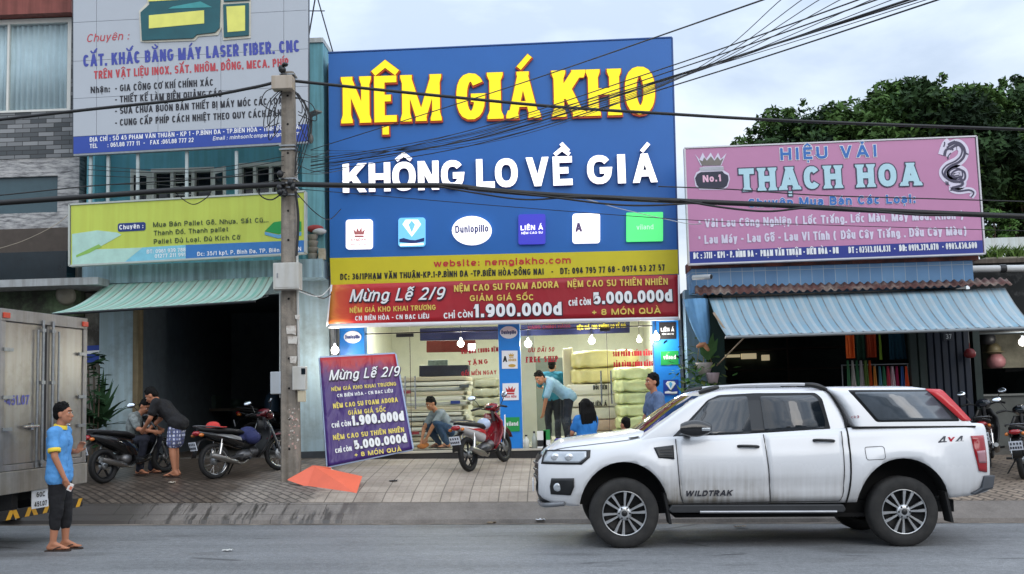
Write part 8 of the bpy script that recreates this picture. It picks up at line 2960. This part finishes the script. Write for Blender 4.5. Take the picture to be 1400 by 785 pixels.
m_mat_w=mat('white_mattress_cover',(222,218,206),.6,var=.05,bump=.15)
m_bag_y=mat('yellow_plastic_wrap',(224,212,146),.3,var=.12,scale=4,coat=.3,bump=.5,bscale=7)
m_bag_g=mat('pale_green_plastic_wrap',(220,224,166),.3,var=.12,scale=4,coat=.3,bump=.5,bscale=7)
m_pipe=mat('grey_piping',(120,116,108),.7)
def cushion(x0,x1,y0,y1,z0,z1,e=.25,noise=.0,seed=0,nu=40,nv=18):
 """A soft block: rounded, slightly sagging."""
 rng=random.Random(seed)
 ph=[rng.uniform(0,6.28)for _ in range(6)]
 c=((x0+x1)/2,(y0+y1)/2,(z0+z1)/2)
 r=((x1-x0)/2,(y1-y0)/2,(z1-z0)/2)
 sg_=lambda v:math.copysign(abs(v)**e,v)
 rows_=[]
 for i in range(nv+1):
  a=-math.pi/2+math.pi*i/nv
  row=[]
  for j in range(nu):
   t_=2*math.pi*j/nu
   x,y,z=sg_(math.cos(a))*sg_(math.cos(t_)),sg_(math.cos(a))*sg_(math.sin(t_)),sg_(math.sin(a))*(1-.12*math.cos(a)**4*0)
   n_=noise*(math.sin(3*x+ph[0])*math.sin(4*y+ph[1])+.6*math.sin(7*x+ph[2])*math.sin(3*z+ph[3]))
   row.append((c[0]+r[0]*x*(1+n_*.3),c[1]+r[1]*y,c[2]+r[2]*z*(1+n_)))
  rows_.append(row)
 mb=MB()
 mb.grid(rows_,0,True,True)
 return mb
def crinkle(o,amt=.05):
 d=o.modifiers.new('wrap','DISPLACE')
 d.texture=fold_tex
 d.strength=amt
 d.mid_level=.5
 PENDING.append(o)
 return o
 # white mattresses stacked behind the left glass
xa,xb=H(512,560,21.7).x,H(641,560,21.7).x
zb_,zt_=ZF,H(600,514,21.7).z
n_=14
for k in range(n_):
 h_=(zt_-zb_)/n_
 mb=cushion(xa+RNG.uniform(0,.06),xb-RNG.uniform(0,.16),21.7+RNG.uniform(0,.07),23.5,zb_+k*h_+.003,zb_+(k+1)*h_-RNG.uniform(.008,.03),.09,.02,k)
 o=mb.build('mattress',(m_mat_w,mat('beige_mattress_cover',(196,184,160),.6,var=.08,bump=.2),mat('grey_mattress_cover',(178,178,172),.6,var=.08,bump=.2))[k*7%3])
 tag(o,'pale mattress in the tall stack behind the left shop glass','mattress','pale mattresses stacked in the left bay')
for k,(px,py,cl)in enumerate(((548,534,(150,40,50)),(616,548,(40,60,130)),(600,572,(60,64,70)),(560,590,(150,40,50)),(628,526,(70,74,80)))):
 mb=MB();slab(mb,Plane.upright(21.66),[(px,py),(px+13,py-.3),(px+13,py+4),(px,py+4.4)],0,.02)
 tag(mb.build('brand_label',mat('label_%d'%k,cl,.5)),('red','blue','charcoal','low red','small grey')[k]+' label patch on the edge of the pale mattress stack','label')
xc,xd=H(644,560,21.6).x,H(686,560,21.6).x
zt2=H(660,517,21.6).z
for k in range(7):
 h_=(zt2-ZF)/7
 o=cushion(xc+RNG.uniform(-.02,.04),xd-RNG.uniform(0,.05),21.6+RNG.uniform(0,.06),22.6,ZF+k*h_+.003,ZF+(k+1)*h_+.004,.35,.06,20+k).build('wrapped_pillow',mat('grey_green_wrap',(186,184,156),.35,var=.15,scale=5,coat=.2,bump=.4,bscale=8));crinkle(o,.07)
 tag(o,'pale wrapped pillow in the narrow pile left of the middle pillar','pillow','wrapped pillows piled in the left bay')
 # right bay: yellow bundles on top of white mattresses, green bags at the end
xa,xb=H(783,560,22.2).x,H(850,560,22.2).x
for k,(y0,y1)in enumerate(((503,479.5),(524.5,503))):
 o=cushion(xa,H(876,500,22.2).x,22.2,23.8,H(800,y0,22.2).z,H(800,y1,22.2).z,.28,.05,40+k,90,30).build('wrapped_mattress',m_bag_y);crinkle(o,.09)
 tag(o,('yellow plastic wrapped mattress, the upper of two on the white mattresses','yellow plastic wrapped mattress lying between the topmost one and the white mattresses')[k],'mattress','yellow wrapped mattresses')
zs=[H(800,y,22.1).z for y in(606,590,574,557,541,525)]
zs[0]=ZF
tint=[m_mat_w,mat('pinkish_mattress_cover',(206,178,160),.6,var=.08),m_mat_w,m_mat_w,m_mat_w]
desc=['lowest white mattress of the right shop stack','pinkish beige mattress second from the bottom of the right shop stack','white mattress in the middle of the right shop stack','white mattress with a black brand name, below the top of the right stack','white mattress with black lettering on top of the right stack']
PW=Plane.upright(22.09)
for k in range(5):
 o=cushion(xa-.1,xb,22.1,23.9,zs[k]+.003,zs[k+1]-.004,.14,.02,60+k).build('mattress',tint[k])
 tag(o,desc[k],'mattress','mattresses stacked in the right bay')
 if k in(3,4):
  root=o
  mb=MB()
  Letters(PW).line(mb,('LIÊN Á','ĐÔI TIÊN')[k-3],(811,(555.5,533)[k-3]),(830,(555,532.4)[k-3]),6,t=.2,off=.008)
  mb.move(Matrix.Translation(-o.location))
  mb.build('printed_name',K_BLACK,o)
xa,xb=H(838,560,21.3).x,H(897,560,21.3).x
zt2=H(860,503,21.3).z
for k in range(6):
 h_=(zt2-ZF)/6
 o=cushion(xa+RNG.uniform(.0,.12),xb-RNG.uniform(0,.03),21.2+RNG.uniform(0,.08),22.0,ZF+k*h_+.003,ZF+(k+1)*h_+.012,.42,.07,80+k,90,30).build('wrapped_bundle',m_bag_g);crinkle(o,.11)
 tag(o,'pale green plastic wrapped bundle in the pile at the right end of the shop','bundle','pale green bundles in the right bay')
mb=cushion(H(770,500,22.6).x,H(784,500,22.6).x,22.6,23.6,ZF,H(777,475,22.6).z,.12,.01,99)
tag(mb.build('upright_mattress',mat('cream_mattress',(214,206,184),.6,var=.06)),'cream mattress standing on end left of the yellow bundles','mattress')
# back partition, dark doorway, counter and boards
mb=MB();mb.box(H(714,540,22.4).x,H(733,540,22.4).x,22.4,22.55,ZF,ZC)
tag(mb.build('partition_panel',m_cream),'cream partition panel right behind the middle blue pillar','partition')
PI=Plane.upright(20.6)
ib=thing('inner_sign','dark blue inner shop sign with small yellow writing behind the right glass','sign',H(787,458,20.6),world_coords=True)
mb=MB();slab(mb,PI,[(712,444),(861,440),(861,455),(712,459.5)],0,.04);mb.build('board',mat('dark_indigo_print',(44,48,88),.45),ib)
lines_on(ib,PI,[('NỆM GIÁ KHO KHÔNG LO VỀ GIÁ',(789,450.8),(856,447.8),5.5,{'t':.18,'gap':.1}),('HÀNG CHÍNH HÃNG',(722,450),(780,447.6),4.5,{'mi':1})],[Y_YEL,mat('dull_red_print',(150,50,70),.5)],off=.004)
for nm,lab,px4,Y,m in(('hanging_board','dark blue board hanging high behind the left shop glass',[(574,449),(682,446),(682,464),(574,466)],21.4,mat('dark_indigo_print',(44,48,88))),('red_board','dull red board under the dark blue board behind the left glass',[(583,466),(650,465),(650,481),(583,482)],22.6,mat('brick_red_board',(142,60,50),.6)),('framed_picture','small framed grey green picture behind the left glass',[(585,492.5),(612,492),(612,503),(585,503.5)],22.9,mat('grey_green_picture',(120,142,136),.4,var=.4,scale=14)),('dark_bundle','dark navy bundle lying on the white mattress stack',[(573,500),(640,499),(640,514),(573,515)],22.2,mat('dark_navy_wrap',(36,38,56),.5,var=.3)),('dark_door','grey panel painted dark for the shaded doorway behind the shop worker',[(727,490),(774,489),(774,606),(727,606)],25.6,mat('doorway_shade_grey',(92,98,92),.6))):  # the last panel is painted dark for the shade in the doorway
 mb=MB();slab(mb,Plane.upright(Y),px4,0,.06 if nm!='dark_bundle' else.5)
 tag(mb.build(nm,m,bevel=.01),lab,nm.split('_')[-1])
 # little cartons and bottles on the step by the pickup nose
for k,(px,w,h_,cl,nm,lab)in enumerate(((720,.10,.24,(214,216,210),'white_bottle','white plastic bottle on the shop step, leftmost of the small goods'),(731,.09,.30,(170,178,170),'clear_bottle','clear bottle beside the white bottle on the shop step'),(741,.16,.30,(232,232,230),'white_carton','white carton with a black label on the shop step'),(748,.12,.32,(40,140,70),'green_carton','green carton beside the white carton on the shop step'))):
 p=H(px,614,19.95)
 mb=MB()
 if 'bottle' in nm:
  r=w/2
  mb.lathe([(.0,0),(r,0),(r,h_*.62),(r*.4,h_*.78),(r*.4,h_*.9),(.0,h_*.9)],(p.x,19.86,ZF),None,16)
  mb.lathe([(r*.48,h_*.88),(r*.48,h_),(.0,h_)],(p.x,19.86,ZF),None,12,1)
 else:
  mb.box(p.x-w/2,p.x+w/2,19.8,19.9,ZF,ZF+h_)
  mb.box(p.x-w/2-.002,p.x+w/2+.002,19.797,19.8,ZF+.03,ZF+.14,1)
 tag(mb.build(nm,[mat(nm,cl,.4,var=.06),K_BLACK if k!=3 else W_WHITE]),lab,'bottle' if 'bottle' in nm else 'carton')
mb=cushion(H(757,600,20.1).x,H(772,600,20.1).x,19.85,20.0,ZF,ZF+.16,.6,.1,5)
tag(mb.build('purple_cloth',mat('purple_blue_cloth',(82,72,150),.85,var=.2)),'purple blue cloth heap on the shop step beside the green carton','cloth')
# orange folded board at the pole foot ------------------------------------------
a,b_,c_=H(393,656.5,16.85),G(417,665),G(487,676)
d_,e_=H(495,652.5,16.95),H(427,637.5,17.05)
f_=H(446,641,17.5)
ob=MB()
ob.prism([a,b_,e_],(0,.02,.012),0)
ob.prism([b_,c_,d_,e_],(0,.03,.012),0)
ob.prism([e_+Vector((.02,.04,0)),H(453,640,17.45),H(447,652,17.4),H(425,648,17.3)],(0,.01,.01),0)
o=ob.build('orange_board',[mat('orange_corrugated_sheet',(226,104,74),.5,var=.08,scale=3),m_dblue])
tag(o,'orange folded plastic sheet lying on the pavement at the foot of the pole','sheet')
mb=MB()
mb.prism([H(432,644,17.5),H(452,642,17.6),H(466,650,17.6),H(440,656,17.4)],(0,.02,.02))
tag(mb.build('cardboard_piece',mat('pale_cardboard',(206,194,182),.8,var=.1)),'pale cardboard scrap behind the orange sheet','cardboard')
# workshop interior: bench with vice, cabinet, gas bottle -------------------------
wz=gz(-6,21)+.035
wb=thing('workbench','dark steel workbench deep in the dim workshop','workbench',(lx(300,500,25),24.6,wz))
mb=MB();mb.box(-1.1,1.1,-.4,.4,.80,.86);mb.build('bench_top',mat('worn_bench',(70,62,54),.7,var=.3),wb)
for sx in(-1,1):
 for sy in(-.33,.33):
  mb=MB();mb.box(sx-.04,sx+.04,sy-.04,sy+.04,0,.797);mb.build('leg',DARKST,wb)
mb=MB();mb.box(-.3,.1,-.2,.2,.863,1.15);mb.box(-.2,0,-.3,.3,1.15,1.3);mb.lathe([(.0,0),(.12,0),(.12,.2),(.0,.2)],(.5,0,.863),None,18);mb.build('machine',mat('machine_green',(58,78,74),.5,var=.2),wb)
cb=thing('tool_cabinet','tall grey cabinet against the back wall of the workshop','cabinet',(lx(235,500,25.4),25.4,wz))
mb=MB();mb.box(-.55,.55,-.25,.25,0,1.9);mb.build('carcass',mat('cabinet_grey',(88,94,98),.6,var=.1),cb)
for sx in(-1,1):
 mb=MB();mb.box(sx*.28-.26,sx*.28+.26,-.27,-.252,.05,1.85);d=mb.build('door',mat('cabinet_door',(96,102,106),.55),cb)
 mb=MB();mb.box(sx*.06-.01,sx*.06+.01,-.29,-.271,.9,1.05);mb.build('handle',STEEL,d)
gb=MB();gb.lathe([(.0,0),(.15,0),(.16,.03),(.16,1.0),(.12,1.12),(.04,1.18),(.04,1.28),(.0,1.28)],(lx(372,500,22.8),22.8,wz),None,20)
tag(gb.build('gas_cylinder',mat('dull_blue_steel',(60,82,104),.5,.3,var=.2)),'dull blue gas cylinder at the right side of the workshop','gas cylinder')
# fabric shop: hung towels, rail, shelves ------------------------------------------
def drape(name,lab,px0,px1,py0,py1,Y,col,flare=1.0,seed=0,group=None,cat='cloth'):
 rng=random.Random(seed)
 a,b_=H(px0,py0,Y),H(px1,py0,Y)
 z1=H(px0,py1,Y).z
 w=b_.x-a.x
 rows_=[]
 for i in range(9):
  f=i/8
  k_=1+(flare-1)*f
  rows_.append([(((a.x+b_.x)/2)+(u/20-.5)*w*k_,Y+.035*f**.5*math.sin(u*1.3+seed)+.02*math.sin(u*.5+seed),a.z*(1-f)+z1*f)for u in range(21)])
 mb=MB();mb.grid(rows_)
 o=mb.build(name,mat('cloth_%02x%02x%02x'%col,col,.85,var=.1))
 s_=o.modifiers.new('thick','SOLIDIFY');s_.thickness=.006;PENDING.append(o)
 return tag(o,lab,cat,group)
drape('hanging_towel','bright orange towel hanging alone below the blue awning',1156,1167,456,490,19.3,(240,106,40),1.0,1)
drape('hanging_towel','dark orange towel hanging right of the bright orange one',1184,1197,456,489,19.9,(186,70,36),1.0,2)
drape('hanging_towel','dark green cloth hanging between the two orange towels',1170,1181,456,492,19.9,(34,74,58),1.0,3)
drape('hanging_dress','dark teal cloth hanging highest at the right of the towels',1214,1236,455,492,20.0,(24,72,92),1.1,4)
drape('hanging_strap','thin lime green strap hanging beside the dark orange towel',1201,1203.5,457,492,19.8,(140,176,60),1.3,5)
cols=[((84,146,104),'sea green'),((204,200,196),'pale grey'),((70,130,92),'bottle green'),((176,168,172),'dusky grey'),((110,138,70),'moss green'),((214,92,44),'rusty orange'),((220,148,72),'sandy orange'),((96,150,170),'powder blue'),((74,148,110),'mint green'),((200,60,84),'rose red'),((216,196,204),'pale pink'),((172,40,90),'magenta'),((58,96,160),'royal blue'),((232,92,50),'vivid orange')]
xs2=[1157,1163,1169,1175,1181,1187,1193.5,1200,1206,1212,1217.5,1224,1231,1236.5]
for k,((cl,nm),x)in enumerate(zip(cols,xs2)):
 drape('folded_cloth',nm+' cloth on the low rail of the fabric shop',x+.6,x+RNG.uniform(2.6,3.6),(493 if k<6 else 501),RNG.uniform(528,545),19.75+.02*(k%3),cl,RNG.uniform(2.0,2.7),10+k,'cloths hung on the low rail')
mb=MB();mb.tube([H(1150,499.5,19.8),H(1242,497.5,19.8)],.012,8)
for px in(1151,1196,1241):
 q=H(px,498.5,19.82);mb.tube([q,(q.x,q.y,ZRF)],.012,6)
tag(mb.build('garment_rail',STEEL),'thin steel rail carrying the row of coloured cloths','rail')
sh=thing('fabric_shelf','dark wooden shelf with fabric rolls in the fabric shop','shelf',(rx(1075,500,24.5),24.6,ZRF))
for k in range(5):
 mb=MB();mb.box(-1.9,1.9,-.3,.3,.25+k*.45,.28+k*.45);mb.build('shelf_board',mat('dark_wood',(60,46,36),.7,var=.2),sh)
for sx in(-1.9,0,1.9):
 mb=MB();mb.box(sx-.02,sx+.02,-.31,-.301,0,2.3);mb.build('upright',mat('dark_wood',(60,46,36)),sh)
for k in range(32):
 cl=RNG.choice(((150,60,60),(60,90,120),(150,130,90),(70,100,80),(120,110,120),(190,180,160)))
 lv,x=k//8,-1.8+(k%8)*.46
 mb=MB();mb.tube([(x,-.2,.28+lv*.45+.10),(x+.40,-.2,.28+lv*.45+.10)],.095,12)
 o=mb.build('fabric_roll',mat('roll_%d'%cl[0],cl,.85,var=.2))
 o.location=sh.location
 tag(o,'fabric roll lying on the dark shelf in the fabric shop','fabric roll','fabric rolls on the shelf')
hw_=thing('high_window','narrow lit window panes glimpsed at the back of the fabric shop','window',H(1015,488,25.7),world_coords=True)
for x0,x1,y0,y1 in((990,1012,484.5,489),(1014,1034,483,491),(1042,1052,485,493)):
 a,b_=H(x0,y1,25.8),H(x1,y0,25.8)
 mb=MB();mb.box(a.x,b_.x,25.8,25.88,a.z,b_.z);mb.build('pane',glow('lit_high_window',(255,236,190),.35),hw_)
 # neighbour bay at the right edge
nb_=thing('repair_bay','dim cluttered shop bay at the right photo edge beside the blue shutter','shop building',(rx(1400),YR,ZRF),world_coords=True)
NX0,NX1=rx(1339),rx(1560)
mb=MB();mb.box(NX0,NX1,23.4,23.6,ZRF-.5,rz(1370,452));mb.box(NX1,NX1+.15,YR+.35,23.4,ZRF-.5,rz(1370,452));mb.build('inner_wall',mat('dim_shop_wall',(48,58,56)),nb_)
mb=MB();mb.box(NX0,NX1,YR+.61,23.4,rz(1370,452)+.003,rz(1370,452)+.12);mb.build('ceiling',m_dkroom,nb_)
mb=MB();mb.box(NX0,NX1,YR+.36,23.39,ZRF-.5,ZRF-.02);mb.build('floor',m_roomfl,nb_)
PNB=Plane.upright(21.4)
ys=thing('yellow_sign','pale yellow board with a dark edge under the blue awning at the right','sign',H(1370,462,21.4),world_coords=True)
mb=MB();slab(mb,PNB,[(1343,456),(1396,453.5),(1396,470),(1350,473)],0,.05);mb.build('board',mat('pale_yellow_board',(196,192,134),.5,var=.08),ys)
mb=MB();slab(mb,PNB,[(1341,455),(1397,452.5),(1397,455),(1341,457.5)],.012,.06);mb.build('edge',K_BLACK,ys)
for k,(px,py,Y,r,cl,nm,lab)in enumerate(((1350,464,21.1,.15,(40,40,44),'black_helmet','black helmet hanging under the pale yellow board'),(1358,478,21.2,.14,(120,110,84),'straw_hat','tan hat hanging below the black helmet'),(1362,495,21.2,.17,(176,120,124),'pink_bag','dull pink bag hanging in the dim right bay'),(1326,484,19.55,.10,(112,30,34),'red_bag','small dark red bag hanging on the blue shutter'))):
 q=H(px,py,Y)
 mb=MB();mb.lathe([(.0,r),(r*.6,r*.85),(r*.98,r*.3),(r,-.1*r),(r*.85,-r*.5),(r*.5,-r*.7),(.0,-r*.6)],q,None,18)
 if 'hat' in nm:
  mb.lathe([(r*.9,-.2*r),(r*1.5,-.35*r),(r*1.5,-.4*r),(r*.9,-.3*r)],q,None,18)
 else:
  mb.tube([q+Vector((0,0,r*.9)),q+Vector((0,0,r*1.9))],.008,5)
 tag(mb.build(nm,mat(nm,cl,.5,var=.15)),lab,nm.split('_')[1])
mb=MB();slab(mb,Plane.upright(21.6),[(1374,474),(1404,472.5),(1404,507),(1374,509)],0,.05)
tag(mb.build('blackboard',mat('board_black',(28,30,32),.6,var=.2),bevel=.01),'black board below the bulb at the right photo edge','board')
ct_=thing('shop_counter','grey counter in the dim bay at the right edge','counter',(rx(1385,540,21.8),21.8,ZRF-.02))
mb=MB();mb.box(-.9,.9,-.3,.3,0,.95);mb.build('cabinet',mat('counter_grey',(96,100,98),.6,var=.15),ct_)
mb=MB();mb.box(-.95,.95,-.35,.33,.953,.99);mb.build('counter_top',mat('counter_top_grey',(130,134,132),.4),ct_)
# bits on the road ------------------------------------------------------------------
for k,(px,py,s,cl,lab)in enumerate(((1215,727,.10,(24,24,24),'black scrap lying on the road behind the pickup'),(739,712,.06,(214,214,216),'white plastic scrap in the gutter before the pickup nose'),(12,711,.16,(190,192,194),'crumpled pale plastic under the truck tail'),(538,659,.06,(38,40,46),'small dark scrap on the tiles right of the orange sheet'),(311,754,.05,(200,200,196),'pale paper scrap on the road below the pole'),(235,661,.05,(196,186,170),'pale scrap on the wet pavement before the plaid shorts'),(1012,722,.07,(150,140,126),'dry leaf in the gutter beside the pickup'),(672,716,.06,(120,104,84),'brown dry leaf in the gutter left of the pickup'))):
 q=G(px,py)
 rng=random.Random(k)
 mb=MB()
 n=7
 mb.grid([[q+Vector((s*(i/3-1)+rng.uniform(-.2,.2)*s,s*.7*(j/2-1)+rng.uniform(-.2,.2)*s,.012+rng.uniform(0,.35)*s))for i in range(n)]for j in range(5)],0,False)
 o=mb.build('litter_scrap',mat('scrap_%d'%k,cl,.7,var=.15))
 o.modifiers.new('thick','SOLIDIFY').thickness=.003
 tag(o,lab,'litter')
 # ================================================================== across the street, behind the camera (seen in reflections)
for k,(x0,x1,h_,cl,nm)in enumerate(((-34,-21,8.5,(150,140,126),'beige'),(-20.8,-9,6.5,(120,132,140),'grey blue'),(-8.8,2,9.0,(168,158,140),'cream'),(2.2,13,7.0,(130,110,98),'brick brown'),(13.2,27,9.5,(140,146,140),'grey green'),(27.2,42,7.5,(150,146,150),'pale grey'))):
 root=thing('row_house',nm+' shophouse on the opposite side of the street','house',((x0+x1)/2,-13,0),0,'houses across the street')
 w=(x1-x0)/2
 mb=MB();mb.box(-w,w,-8,0,-1,h_);mb.build('wall',mat('house_'+nm,cl,.8,var=.12,streak=.2),root)
 mb=MB();mb.box(-w,w,0.003,1.8,3.1,3.25);mb.build('canopy',mat('canopy_'+nm,tuple(v*.6 for v in cl),.7),root)
 for j in range(4):
  xw=-w+(j+.5)*w/2
  for z0 in(4.2,)if h_<8 else(4.0,6.4):
   mb=MB();mb.box(xw-.6,xw+.6,.004,.06,z0,z0+1.4);mb.build('window',m_darkglass,root)
  mb=MB();mb.box(xw-w/4+.15,xw+w/4-.15,.004,.05,-.2,2.8);mb.build('shutter',mat('shutter_dark',(58,60,62),.6),root)
lp=thing('street_lamp','tall street lamp with two arms across the street','street lamp',(6.5,-7.5,0))
mb=MB();mb.tube([(0,0,-.3),(0,0,7.2)],[.09,.05],10);mb.build('post',DARKST,lp)
for s in(-1,1):
 mb=MB();mb.tube(spline([(0,0,6.6),(s*.7,0,7.3),(s*1.4,0,7.5)],5),.03,8);a_=mb.build('arm',DARKST,lp)
 mb=MB();mb.box(s*1.7-.35,s*1.7+.35,-.12,.12,7.45,7.56);mb.build('lamp_head',DARKST,a_)
settle()
for c_ in CUTTERS:
 bpy.data.objects.remove(c_,do_unlink=True)
